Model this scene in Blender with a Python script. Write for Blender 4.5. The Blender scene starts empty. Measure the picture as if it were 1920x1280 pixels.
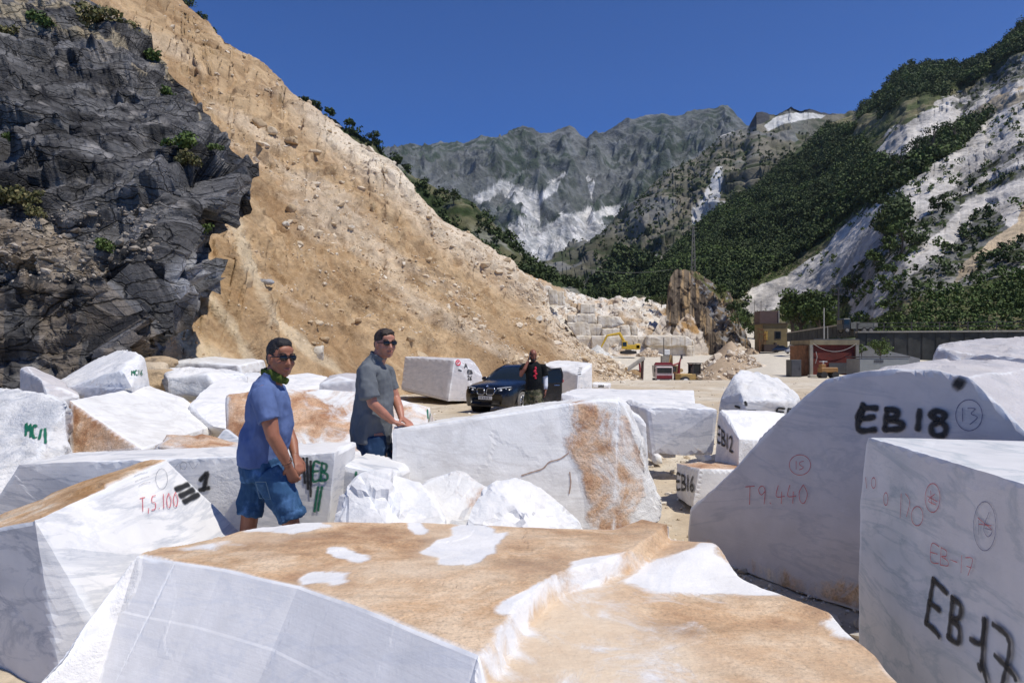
import bpy, bmesh, math, random
import numpy as np
from mathutils import Vector, Matrix
from mathutils.bvhtree import BVHTree
random.seed(5)
SC = bpy.context.scene
COL = SC.collection
# ------------------------------------------------------------ camera
F = 1280.0; HY = 665.0; CZ = 1.68          # 24 mm lens in photo pixels, horizon row, eye height
cam = bpy.data.cameras.new('camera'); camo = bpy.data.objects.new('camera', cam); COL.objects.link(camo)
camo.location = (0, 0, CZ); camo.rotation_euler = (math.radians(90), 0, 0)
cam.sensor_width = 36; cam.lens = 24; cam.shift_y = 25/1920; cam.clip_start = .05; cam.clip_end = 20000
SC.camera = camo
# ------------------------------------------------------------ sky, sun, exposure
SUN_EL = 62.0; SUN_AZ = 121.0              # azimuth clockwise from the view direction
W = bpy.data.worlds.new('World'); SC.world = W; W.use_nodes = True
_nt = W.node_tree; _bg = _nt.nodes['Background']
_sk = _nt.nodes.new('ShaderNodeTexSky'); _sk.sky_type = 'NISHITA'; _sk.sun_disc = False
_sk.sun_elevation = math.radians(SUN_EL); _sk.sun_rotation = math.radians(SUN_AZ)
_sk.altitude = 2500; _sk.air_density = .85; _sk.dust_density = .1; _sk.ozone_density = 3.5
_mx = _nt.nodes.new('ShaderNodeMix'); _mx.data_type = 'RGBA'; _mx.blend_type = 'MULTIPLY'; _mx.inputs[0].default_value = 1; _mx.inputs[7].default_value = (.28, .66, 1.22, 1)
_nt.links.new(_sk.outputs[0], _mx.inputs[6]); _nt.links.new(_mx.outputs[2], _bg.inputs[0]); _bg.inputs[1].default_value = .105
_sl = bpy.data.lights.new('sun', 'SUN'); _sl.energy = 4.15; _sl.angle = math.radians(.53); _sl.color = (1, .965, .90)
_so = bpy.data.objects.new('sun', _sl); COL.objects.link(_so)
_e, _a = math.radians(SUN_EL), math.radians(SUN_AZ)
SUNV = Vector((math.sin(_a)*math.cos(_e), math.cos(_a)*math.cos(_e), math.sin(_e)))
_so.rotation_euler = SUNV.to_track_quat('Z', 'Y').to_euler(); _so.location = (20, -20, 40)
SC.view_settings.view_transform = 'Standard'; SC.view_settings.look = 'None'
SC.view_settings.exposure = 0.04; SC.view_settings.gamma = 1; SC.view_settings.use_curve_mapping = False
SC.cycles.max_bounces = 6; SC.cycles.transparent_max_bounces = 24
# ------------------------------------------------------------ noise (numpy)
def H(ix, iy, iz, s):
    h = (ix.astype(np.int64)*374761393 + iy.astype(np.int64)*668265263 + iz.astype(np.int64)*2147483647 + s*1274126177) & 0xffffffff
    h = ((h ^ (h >> 13)) * 1274126177) & 0xffffffff
    h = ((h ^ (h >> 16)) * 2246822519) & 0xffffffff
    return ((h ^ (h >> 15)) & 0xffffff) / float(0xffffff)
def vn(p, s=0):
    i = np.floor(p).astype(np.int64); f = p - i; f = f*f*(3-2*f)
    x, y, z = i[..., 0], i[..., 1], i[..., 2]; r = 0
    for dx in (0, 1):
        for dy in (0, 1):
            for dz in (0, 1):
                w = (f[..., 0] if dx else 1-f[..., 0])*(f[..., 1] if dy else 1-f[..., 1])*(f[..., 2] if dz else 1-f[..., 2])
                r = r + w*H(x+dx, y+dy, z+dz, s)
    return r*2-1
def fbm(p, o=4, s=0, g=.5):
    r = 0; a = 1.
    for k in range(o):
        r = r + a*vn(p*(2.03**k)+k*17.3, s+k); a *= g
    return r
def pn(p, s=0):                            # gradient noise
    i = np.floor(p).astype(np.int64); f = p - i; u = f*f*f*(f*(f*6-15)+10); r = 0
    for dx in (0, 1):
        for dy in (0, 1):
            for dz in (0, 1):
                x, y, z = i[..., 0]+dx, i[..., 1]+dy, i[..., 2]+dz; w = (u[..., 0] if dx else 1-u[..., 0])*(u[..., 1] if dy else 1-u[..., 1])*(u[..., 2] if dz else 1-u[..., 2])
                r = r + w*((H(x, y, z, s)*2-1)*(f[..., 0]-dx)+(H(x, y, z, s+31)*2-1)*(f[..., 1]-dy)+(H(x, y, z, s+62)*2-1)*(f[..., 2]-dz))
    return r*1.6
def craggy(p, o=6, s=0, g=.5):
    r = 0; a = 1.; w = 1.
    for k in range(o):
        n = 1-np.abs(pn(p*(2.07**k)+k*9.1, s+k))*1.6; n = n*np.abs(n); r = r + a*n*w; w = np.clip(n*1.4, .15, 1); a *= g
    return r
def ridged(p, o=4, s=0):
    r = 0; a = 1.
    for k in range(o):
        r = r + a*(1-2*np.abs(vn(p*(2.1**k)+k*9.1, s+k))); a *= .5
    return r
def facet(p, s=0):                         # jittered cells, each a tilted plane: broken rock
    i = np.floor(p).astype(np.int64); best = np.full(p.shape[:-1], 1e9); out = np.zeros(p.shape[:-1])
    for dx in (-1, 0, 1):
        for dy in (-1, 0, 1):
            for dz in (-1, 0, 1):
                x, y, z = i[..., 0]+dx, i[..., 1]+dy, i[..., 2]+dz
                q = [p[..., 0]-x-H(x, y, z, s), p[..., 1]-y-H(x, y, z, s+1), p[..., 2]-z-H(x, y, z, s+2)]
                d = q[0]**2+q[1]**2+q[2]**2
                v = (H(x, y, z, s+3)-.5)*q[0]*2+(H(x, y, z, s+4)-.5)*q[1]*2+(H(x, y, z, s+5)-.5)*q[2]*2+(H(x, y, z, s+6)-.5)
                m = d < best; best = np.where(m, d, best); out = np.where(m, v, out)
    return out
def inpoly(px, py, poly):
    r = np.zeros(px.shape, bool); n = len(poly)
    for k in range(n):
        x0, y0 = poly[k]; x1, y1 = poly[(k+1) % n]
        if y0 == y1: continue
        c = ((y0 > py) != (y1 > py)) & (px < (x1-x0)*(py-y0)/(y1-y0)+x0)
        r ^= c
    return r
# ------------------------------------------------------------ positions
def P(px, py, d): return Vector((d*(px-960)/F, d, CZ+d*(HY-py)/F))
def Z(px, py, z): return P(px, py, (CZ-z)*F/(py-HY))
def proj(p):
    d = np.maximum(p[..., 1], .05)
    return 960+F*p[..., 0]/d, HY-F*(p[..., 2]-CZ)/d
# ------------------------------------------------------------ objects
def tag(o, label=None, cat=None, group=None, kind=None):
    if label: o['label'] = label
    if cat: o['category'] = cat
    if group: o['group'] = group
    if kind: o['kind'] = kind
    return o
def link(name, me, mats=(), parent=None):
    o = bpy.data.objects.new(name, me); COL.objects.link(o)
    if me is not None:
        for m in (mats if isinstance(mats, (list, tuple)) else [mats]): me.materials.append(m)
    if parent: o.parent = parent
    return o
def empty(name, loc=(0, 0, 0), rz=0):
    o = bpy.data.objects.new(name, None); COL.objects.link(o); o.location = loc; o.rotation_euler = (0, 0, rz)
    o.empty_display_size = .2
    return o
def npmesh(name, v, f, smooth=True, attrs=None):
    """v (N,3); f (M,3) or (M,4) int array"""
    me = bpy.data.meshes.new(name); v = np.asarray(v, np.float32); f = np.asarray(f, np.int32)
    me.vertices.add(len(v)); me.vertices.foreach_set('co', v.ravel())
    k = f.shape[1]; me.loops.add(f.size); me.loops.foreach_set('vertex_index', f.ravel())
    me.polygons.add(len(f)); me.polygons.foreach_set('loop_start', np.arange(0, f.size, k, dtype=np.int32))
    me.polygons.foreach_set('loop_total', np.full(len(f), k, np.int32))
    me.polygons.foreach_set('use_smooth', np.full(len(f), smooth))
    me.update(calc_edges=True)
    for nm, a in (attrs or {}).items():
        a = np.asarray(a, np.float32)
        if a.ndim == 2:
            if a.shape[1] == 3: a = np.concatenate([a, np.ones((len(a), 1), np.float32)], 1)
            at = me.attributes.new(nm, 'FLOAT_COLOR', 'POINT'); at.data.foreach_set('color', a.ravel())
        else:
            at = me.attributes.new(nm, 'FLOAT', 'POINT'); at.data.foreach_set('value', a)
    return me
class MB:
    """collects boxes, tubes and lofts into one mesh"""
    def __init__(s): s.v = []; s.f = []; s.M = Matrix.Identity(4)
    def add(s, vs, fs):
        b = len(s.v); s.v += [tuple(s.M @ Vector(q)) for q in vs]; s.f += [tuple(b+i for i in f) for f in fs]; return s
    def box(s, c, d, rz=0, rx=0, ry=0, taper=1.0):
        R = Matrix.Rotation(rz, 3, 'Z') @ Matrix.Rotation(ry, 3, 'Y') @ Matrix.Rotation(rx, 3, 'X'); c = Vector(c); vs = []
        for z in (-.5, .5):
            k = taper if z > 0 else 1
            for x, y in ((-.5, -.5), (.5, -.5), (.5, .5), (-.5, .5)): vs.append(c+R @ Vector((x*d[0]*k, y*d[1]*k, z*d[2])))
        return s.add(vs, [(3, 2, 1, 0), (4, 5, 6, 7), (0, 1, 5, 4), (1, 2, 6, 5), (2, 3, 7, 6), (3, 0, 4, 7)])
    def bbox(s, c, d, b=.02, rz=0):        # box with cut corners
        R = Matrix.Rotation(rz, 3, 'Z'); c = Vector(c); x, y, z = d[0]/2, d[1]/2, d[2]/2; vs = []
        for zz, k in ((-z, b), (-z+b, 0), (z-b, 0), (z, b)):
            for sx, sy in ((-1, -1), (1, -1), (1, 1), (-1, 1)):
                X, Y = x-k, y-k; q = [(sx*(X-b), sy*Y), (sx*X, sy*(Y-b))]
                if sx*sy < 0: q = q
                else: q = q[::-1]
                for a in q: vs.append(c+R @ Vector((a[0], a[1], zz)))
        n = 8; fs = [tuple(range(7, -1, -1)), tuple(range(24, 32))]
        for k in range(3):
            for i in range(n): j = (i+1) % n; fs.append((k*n+i, k*n+j, k*n+n+j, k*n+n+i))
        return s.add(vs, fs)
    def cyl(s, a, b, r, r2=None, n=12):
        return s.tube([a, b], [r, r if r2 is None else r2], n)
    def tube(s, pts, rad, n=10, sq=None, up=None, cap=True):
        pts = [Vector(p) for p in pts]; m = len(pts); rad = [rad]*m if not isinstance(rad, (list, tuple)) else rad
        vs = []; fs = []; pu = None
        for i, p in enumerate(pts):
            t = (pts[min(i+1, m-1)]-pts[max(i-1, 0)]).normalized()
            if pu is None:
                pu = Vector(up) if up else (Vector((0, 0, 1)) if abs(t.z) < .9 else Vector((0, 1, 0)))
            u = (pu-t*pu.dot(t)).normalized(); w = t.cross(u); pu = u
            r = rad[i]; ru, rw = (r if isinstance(r, (tuple, list)) else (r, r*(sq or 1)))
            for k in range(n):
                a = 2*math.pi*k/n; vs.append(p+u*math.cos(a)*ru+w*math.sin(a)*rw)
        for i in range(m-1):
            for k in range(n):
                j = (k+1) % n; fs.append((i*n+k, i*n+j, i*n+n+j, i*n+n+k))
        if cap: fs += [tuple(range(n-1, -1, -1)), tuple(range((m-1)*n, m*n))]
        return s.add(vs, fs)
    def ell(s, c, r, n=14, m=9, R=None):
        c = Vector(c); vs = [c+(R @ Vector((0, 0, -r[2])) if R else Vector((0, 0, -r[2])))]; fs = []
        for i in range(1, m):
            t = math.pi*i/m
            for k in range(n):
                a = 2*math.pi*k/n; q = Vector((r[0]*math.sin(t)*math.cos(a), r[1]*math.sin(t)*math.sin(a), -r[2]*math.cos(t)))
                vs.append(c+(R @ q if R else q))
        q = Vector((0, 0, r[2])); vs.append(c+(R @ q if R else q)); L = len(vs)-1
        for k in range(n):
            j = (k+1) % n; fs.append((0, 1+j, 1+k)); fs.append((L, 1+(m-2)*n+k, 1+(m-2)*n+j))
            for i in range(m-2): fs.append((1+i*n+k, 1+i*n+j, 1+i*n+n+j, 1+i*n+n+k))
        return s.add(vs, fs)
    def prism(s, poly, z0, z1):            # polygon in xy
        n = len(poly); vs = [(x, y, z0) for x, y in poly]+[(x, y, z1) for x, y in poly]
        return s.add(vs, [tuple(range(n-1, -1, -1)), tuple(range(n, 2*n))]+[(i, (i+1) % n, n+(i+1) % n, n+i) for i in range(n)])
    def plate(s, poly, n, t):              # planar polygon (3D points) given a thickness along n
        n = Vector(n); k = len(poly); vs = [Vector(p) for p in poly]+[Vector(p)+n*t for p in poly]
        return s.add(vs, [tuple(range(k-1, -1, -1)), tuple(range(k, 2*k))]+[(i, (i+1) % k, k+(i+1) % k, k+i) for i in range(k)])
    def mesh(s, name, smooth=False):
        me = bpy.data.meshes.new(name); me.from_pydata(s.v, [], s.f); me.update()
        if smooth: me.polygons.foreach_set('use_smooth', [True]*len(me.polygons))
        return me
    def build(s, name, mat, parent=None, smooth=False, bevel=0, sub=0):
        o = link(name, s.mesh(name, smooth), mat, parent)
        if bevel:
            m = o.modifiers.new('b', 'BEVEL'); m.width = bevel; m.segments = 2; m.limit_method = 'ANGLE'
        if sub:
            m = o.modifiers.new('s', 'SUBSURF'); m.levels = m.render_levels = sub
        return o
# ------------------------------------------------------------ materials
class NT:
    def __init__(s, name):
        s.m = bpy.data.materials.new(name); s.m.use_nodes = True; s.t = s.m.node_tree; s.b = s.t.nodes['Principled BSDF']
    def n(s, ty, **kw):
        x = s.t.nodes.new('ShaderNode'+ty)
        for k, v in kw.items(): setattr(x, k, v)
        return x
    def l(s, a, b): s.t.links.new(a, b)
    def put(s, sock, v):
        if hasattr(v, 'is_linked') or isinstance(v, bpy.types.NodeSocket): s.l(v, sock)
        elif isinstance(v, (tuple, list)) and len(v) == 3 and sock.type == 'RGBA': sock.default_value = (*v, 1)
        else: sock.default_value = v
    def attr(s, nm, out='Fac'): x = s.n('Attribute'); x.attribute_name = nm; return x.outputs[out]
    def co(s, kind='Object', scale=None, rot=None, off=None):
        c = s.n('TexCoord').outputs[kind]
        if scale is not None or rot is not None or off is not None:
            m = s.n('Mapping'); s.l(c, m.inputs[0])
            if scale is not None: m.inputs['Scale'].default_value = scale if isinstance(scale, (tuple, list)) else (scale,)*3
            if rot is not None: m.inputs['Rotation'].default_value = rot
            if off is not None: s.put(m.inputs['Location'], off)
            c = m.outputs[0]
        return c
    def noise(s, co, sc, det=4, rough=.55, dist=0, out='Fac'):
        x = s.n('TexNoise'); s.l(co, x.inputs['Vector']); x.inputs['Scale'].default_value = sc; x.inputs['Detail'].default_value = det
        x.inputs['Roughness'].default_value = rough; x.inputs['Distortion'].default_value = dist; return x.outputs[out]
    def vor(s, co, sc, feat='F1', out='Distance'):
        x = s.n('TexVoronoi'); x.feature = feat; s.l(co, x.inputs['Vector']); x.inputs['Scale'].default_value = sc; return x.outputs[out]
    def ma(s, op, a, b=0, c=0, clamp=False):
        x = s.n('Math'); x.operation = op; x.use_clamp = clamp
        for i, v in enumerate((a, b, c)): s.put(x.inputs[i], v)
        return x.outputs[0]
    def ramp(s, v, stops):
        x = s.n('ValToRGB'); s.l(v, x.inputs[0]); e = x.color_ramp.elements
        while len(e) < len(stops): e.new(.5)
        for k, (p, c) in enumerate(stops):
            e[k].position = p; e[k].color = (*c, 1) if isinstance(c, (tuple, list)) else (c, c, c, 1)
        return x.outputs[0]
    def sm(s, v, a, b):
        x = s.n('MapRange'); x.interpolation_type = 'SMOOTHSTEP'; s.put(x.inputs[0], v); x.inputs[1].default_value = a; x.inputs[2].default_value = b
        return x.outputs[0]
    def mix(s, f, a, b, mode='MIX'):
        x = s.n('Mix'); x.data_type = 'RGBA'; x.blend_type = mode; s.put(x.inputs[0], f)
        s.put(x.inputs[6], a); s.put(x.inputs[7], b); return x.outputs[2]
    def bump(s, h, strength=.3, dist=.02, prev=None):
        x = s.n('Bump'); s.l(h, x.inputs['Height']); x.inputs['Strength'].default_value = strength; x.inputs['Distance'].default_value = dist
        if prev is not None: s.l(prev, x.inputs['Normal'])
        return x.outputs[0]
    def fin(s, col=None, rough=None, nor=None, **kw):
        if col is not None: s.put(s.b.inputs['Base Color'], col)
        if rough is not None: s.put(s.b.inputs['Roughness'], rough)
        if nor is not None: s.l(nor, s.b.inputs['Normal'])
        for k, v in kw.items(): s.put(s.b.inputs[k.replace('_', ' ')], v)
        return s.m
def flat(name, col, rough=.6, var=.12, sc=6, bump=.0, **kw):
    n = NT(name); c = n.co('Object'); f = n.noise(c, sc, 5)
    k = n.ramp(f, [(.25, tuple(x*(1-var) for x in col)), (.75, tuple(min(1, x*(1+var)) for x in col))])
    nor = n.bump(n.noise(c, sc*4, 4), bump, .02) if bump else None
    return n.fin(k, rough, nor, **kw)
def terrain_mat(name, s1, s2, b1=.6, d1=.1, rough=.95, var=.35, b2=.4, d2=.03, crack=0):
    """albedo comes from the vertex attribute Col, broken up by noise of two sizes"""
    n = NT(name); c = n.co('Object'); a = n.attr('Col', 'Color')
    f1 = n.noise(c, s1, 8, .65); f2 = n.noise(c, s2, 5, .6)
    v = n.ma('ADD', n.ma('MULTIPLY', f1, .6), n.ma('MULTIPLY', f2, .4))
    k = n.ramp(v, [(.33, 1-var), (.5, 1.), (.68, 1+var)])
    col = n.mix(1., a, k, 'MULTIPLY')
    nb = n.bump(f1, b1, d1); nb = n.bump(f2, b2, d2, nb)
    if crack:
        w = n.n('VectorMath'); w.operation = 'MULTIPLY_ADD'; n.l(n.noise(c, crack*.8, 4, .6, out='Color'), w.inputs[0]); w.inputs[1].default_value = (.9/crack,)*3; n.l(n.co('Object', (.55, .8, 2.0), (.15, .55, .1)), w.inputs[2])
        ed = n.vor(w.outputs[0], crack, 'DISTANCE_TO_EDGE'); e2 = n.vor(w.outputs[0], crack*3.1, 'DISTANCE_TO_EDGE'); k1 = n.ma('MULTIPLY', n.sm(ed, -.01, .03), n.ma('ADD', .72, n.ma('MULTIPLY', n.sm(e2, .0, .05), .28)))
        col = n.mix(1., col, n.ramp(k1, [(0, .38), (1, 1.)]), 'MULTIPLY'); nb = n.bump(k1, .9, d1*.6, nb)
    m = n.fin(col, rough, nb); n.b.inputs['Specular IOR Level'].default_value = .2
    return m
# ------------------------------------------------------------ terrain sheets
def grid_faces(nu, nv):
    i = np.arange(nu-1)[:, None]*nv+np.arange(nv-1)[None, :]
    return np.stack([i, i+nv, i+nv+1, i+1], -1).reshape(-1, 4)
def gnormal(Pg):
    du = np.gradient(Pg, axis=0); dv = np.gradient(Pg, axis=1); n = np.cross(du, dv)
    return n/(np.linalg.norm(n, axis=-1, keepdims=True)+1e-9)
SHEETS = {}
def sheet(name, cols, nu, nv, disp, color, mat, g=1.0, back=(8, 6.0, 5.0), edge=None, gp=1.0, vert=False):
    """cols: (px, z or None, d_base, py_top, d_top); base height z; surface rises from base to ridge and falls behind it"""
    c = np.array(cols, float); PX = np.linspace(c[0, 0], c[-1, 0], nu)
    I = lambda k: np.interp(PX, c[:, 0], c[:, k])
    zb, db, pt, dt = I(1), I(2), I(3), I(4)
    if edge is not None: pt = pt+edge(PX)
    zt = CZ+dt*(HY-pt)/F; s = np.linspace(0, 1, nv)[None, :]**gp
    D = db[:, None]*(dt/db)[:, None]**s; r = (D-db[:, None])/np.maximum(dt-db, .01)[:, None]
    Zg = zb[:, None]+(zt-zb)[:, None]*r**g; X = D*(PX[:, None]-960)/F
    nb, dd, dz = back
    k = np.arange(1, nb+1)[None, :]
    Db = D[:, -1:]+dd*k; Zb = Zg[:, -1:]-dz*k**1.15; Xb = Db*(PX[:, None]-960)/F
    Pg = np.stack([np.concatenate([X, Xb], 1), np.concatenate([D, Db], 1), np.concatenate([Zg, Zb], 1)], -1)
    N = gnormal(Pg); px, py = proj(Pg)
    w = np.concatenate([(.25+.75*ss(s, 1., .86))*(.1+.9*ss(s, 0, .2))+0*D, np.full((nu, nb), .25)], 1)
    if vert: N = np.zeros_like(N)+np.array([0, 0, 1.])
    Pg = Pg+N*(disp(Pg, px, py)*w)[..., None]
    N = gnormal(Pg); px, py = proj(Pg)
    Cc = color(Pg, px, py, N)
    SHEETS[name] = (Pg[:, :nv], px[:, :nv], py[:, :nv], N[:, :nv])
    me = npmesh(name, Pg.reshape(-1, 3), grid_faces(nu, nv+nb), True, {'Col': Cc.reshape(-1, 3)})
    return tag(link(name, me, mat), kind='structure')
def lerpc(a, b, t): return np.asarray(a)*(1-t[..., None])+np.asarray(b)*t[..., None]
def ss(x, a, b): t = np.clip((x-a)/(b-a), 0, 1); return t*t*(3-2*t)
# ============================================================ ground
def ground_z(px, d):
    dd = np.array([0, 9, 20, 30, 57, 62, 68, 116, 135, 150, 185, 240, 400, 4000.])
    T = {-2000: [0, 0, -.3, -.35, -.4, -.4, -.4, -.4, 0, 1, 3, 6, 10, 10],
         1120: [0, 0, -.3, -.35, -.4, -.4, -.4, -.4, 0, 1, 3, 6, 10, 10],
         1150: [0, 0, -.3, -.35, -.4, -1.2, -2.5, -3, -1, 1.2, 1.7, 6, 10, 10],
         1350: [0, 0, -.3, -.35, -.4, -1.2, -2.5, -3, -1, 1.2, 1.7, 8, 14, 14],
         1400: [0, 0, -.3, -.35, -.4, -.6, -.8, .5, 1.2, 1.8, 3.2, 12, 20, 20],
         1450: [0, 0, -.3, -.35, -.4, -.4, -.4, .9, 1.6, 2.1, 3.3, 13, 20, 20],
         1500: [0, 0, -.3, -.35, -.4, -.4, -.4, 1.0, 2.0, 3.4, 5.0, 9, 16, 20],
         1560: [0, 0, -.3, -.35, -.4, -.4, .6, 4.2, 4.6, 4.8, 5, 6, 12, 20],
         1620: [0, 0, -.3, -.35, -.4, -.4, -.4, 4.6, 4.7, 4.8, 5, 6, 10, 20],
         4000: [0, 0, -.3, -.35, -.4, -.4, -.4, 4.6, 4.7, 4.8, 5, 6, 10, 20]}
    ks = sorted(T); tab = np.array([np.interp(d.ravel(), dd, T[k]) for k in ks])
    f = np.interp(px.ravel(), ks, np.arange(len(ks))); i = np.clip(np.floor(f).astype(int), 0, len(ks)-2); t = f-i
    j = np.arange(len(i)); return (tab[i, j]*(1-t)+tab[i+1, j]*t).reshape(d.shape)
def gz(x, y):
    y = max(y, .3); return float(ground_z(np.array([960+F*x/y]), np.array([float(y)]))[0])
M_ground = terrain_mat('dusty_ground', 1.4, 22, .5, .06, .95, .22, .6, .012)
def make_ground():
    pxs = np.concatenate([np.linspace(-2600, 0, 50)[:-1], np.linspace(0, 1920, 420), np.linspace(1920, 5200, 60)[1:]])
    ds = np.concatenate([np.linspace(-30, .6, 12), np.geomspace(.8, 3300, 420)])
    D, PX = np.meshgrid(ds, pxs); De = np.maximum(D, 3.0); X = np.clip(De*(PX-960)/F, -3300, 3300)
    Zg = ground_z(PX, np.maximum(D, 0.1)); Pg = np.stack([X, D, Zg], -1)
    near = np.exp(-np.maximum(D, 0)/60)
    Pg[..., 2] += (.035*fbm(Pg*.9, 4, 3)+.012*fbm(Pg*6, 3, 8))*near + .25*fbm(Pg*.06, 3, 5)*ss(D, 60, 140)
    t = ss(fbm(Pg*.22, 4, 31), -.4, .7); c = lerpc((.52, .43, .31), (.61, .54, .43), t)
    t2 = ss(fbm(Pg*2.2, 4, 37), .1, .8); c = lerpc(c, (.40, .30, .19), t2*.5)
    for kx, ww in ((1180, 20), (1330, 26), (1010, 22)):     # wheel ruts curving across the yard
        xr = (kx-960)/F*14+.09*(Pg[..., 1]-14)*(.4 if kx > 1200 else -.15)+.6*np.sin(Pg[..., 1]*.12+kx)
        for o_ in (-.8, .8):
            rut = ss(np.abs(Pg[..., 0]-xr-o_), .30, .08)*ss(D, 6, 10)*ss(D, 90, 50)*(.5+.5*fbm(Pg*.8, 3, 44)); c = lerpc(c, (.66, .60, .50), np.clip(rut, 0, 1)*.6)
    far = ss(D, 40, 75); c = c*(1-far[..., None])+np.array((.60, .54, .44))*far[..., None]
    g = ss(fbm(Pg*.15, 4, 41), -.5, .1)*ss(D, 75, 82)*ss(PX+(D-80)*0, 1500, 1530)
    c = c*(1-g[..., None])+np.array((.07, .09, .03))*g[..., None]
    me = npmesh('ground', Pg.reshape(-1, 3), grid_faces(*D.shape), True, {'Col': c.reshape(-1, 3)})
    tag(link('ground', me, M_ground), kind='structure')
make_ground()
# ============================================================ tan scree slope on the left
M_scree = terrain_mat('scree_dirt', .55, 5.5, .8, .30, .97, .34, .9, .10)
SCREE = [(-200, -.5, 14, -420, 230), (170, -.5, 16, -130, 165), (335, -.5, 20, 0, 128), (400, -.5, 21, 66, 96), (450, -.5, 22, 96, 88), (510, -.5, 25, 132, 84),
         (545, -.5, 26, 176, 76), (640, -.5, 30, 250, 70), (720, -.5, 33, 305, 66), (770, -.5, 35, 355, 62), (830, -.5, 38, 410, 60), (900, -.5, 41, 455, 60),
         (970, -.5, 45, 500, 60), (1010, -.5, 47, 530, 60), (1040, -.5, 49, 590, 57), (1100, -.5, 52, 645, 56.5), (1150, -.5, 54.5, 685, 57), (1205, -.5, 57, 714, 58)]
def scree_disp(Pg, px, py):
    a = ss(HY+60-py, 0, 120)
    q = Pg @ np.array([[.8, 0, 0], [0, .35, 0], [0, 0, .35]])
    d = 1.5*fbm(Pg*.11, 3, 50)+.55*ridged(q*.55, 4, 51)+.16*fbm(Pg*1.7, 4, 52)
    pl = facet(Pg*np.array([.35, .35, .55]), 53)*1.3*ss(fbm(Pg*.09, 2, 54), -.1, .5)*ss(520-py, 0, 200)
    al = px*.62+py*.78; ac = px*.78-py*.62; st = craggy(np.stack([al*.012, ac*.055+1.2*fbm(Pg*.3, 2, 55), px*0], -1), 3, 56)
    return (d*.8+pl*.45+.30*st)*(.35+.65*a)
def scree_col(Pg, px, py, N):
    t = ss(fbm(Pg*.13, 5, 60), -.6, .6); c = lerpc((.32, .207, .11), (.47, .33, .19), t)
    al = px*.62+py*.78; ac = px*.78-py*.62; st = craggy(np.stack([al*.012, ac*.055+1.2*fbm(Pg*.3, 2, 55), px*0], -1), 3, 56); c = lerpc(c, (.26, .155, .075), ss(st, .75, .15)*.55)
    # pale loose rubble towards the ridge on the right and in runs down the slope
    w = np.array([px*.86+py*.5, px*-.5+py*.86]); st = fbm(np.stack([w[0]*.004, w[1]*.02, px*0], -1), 4, 61)
    rl = np.interp(px, [c_[0] for c_ in SCREE], [c_[3] for c_ in SCREE]); e = ss(py-rl, 90, 10)*ss(px, 480, 700)
    m = np.clip(e*.8+ss(st, .25, .8)*.45, 0, 1); c = lerpc(c, (.66, .56, .43), m)
    m = ss(fbm(Pg*1.1, 4, 62), .15, .7)*.45; c = lerpc(c, (.31, .19, .09), m*ss(py, 150, 420))
    # washed pale channel from the foot of the dark cliff
    for pl, wd in (([(330, 590), (345, 640), (430, 690), (520, 720)], 26), ([(395, 560), (440, 620), (480, 700)], 12), ([(440, 420), (470, 500), (520, 600), (640, 700)], 14)):
        for (x0, y0), (x1, y1) in zip(pl, pl[1:]):
            L = (x1-x0)**2+(y1-y0)**2; u = np.clip(((px-x0)*(x1-x0)+(py-y0)*(y1-y0))/L, 0, 1)
            dd = np.hypot(px-x0-u*(x1-x0), py-y0-u*(y1-y0))+8*fbm(Pg*.6, 3, 63); c = lerpc(c, (.58, .47, .32), ss(dd, wd, wd*.4)*.7)
    return c
sheet('scree_slope', SCREE, 560, 340, scree_disp, scree_col, M_scree, 1.0, (10, 3, 3), lambda x: 9*fbm(np.stack([x*.02, x*0, x*0], -1), 5, 64), .9)
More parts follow.
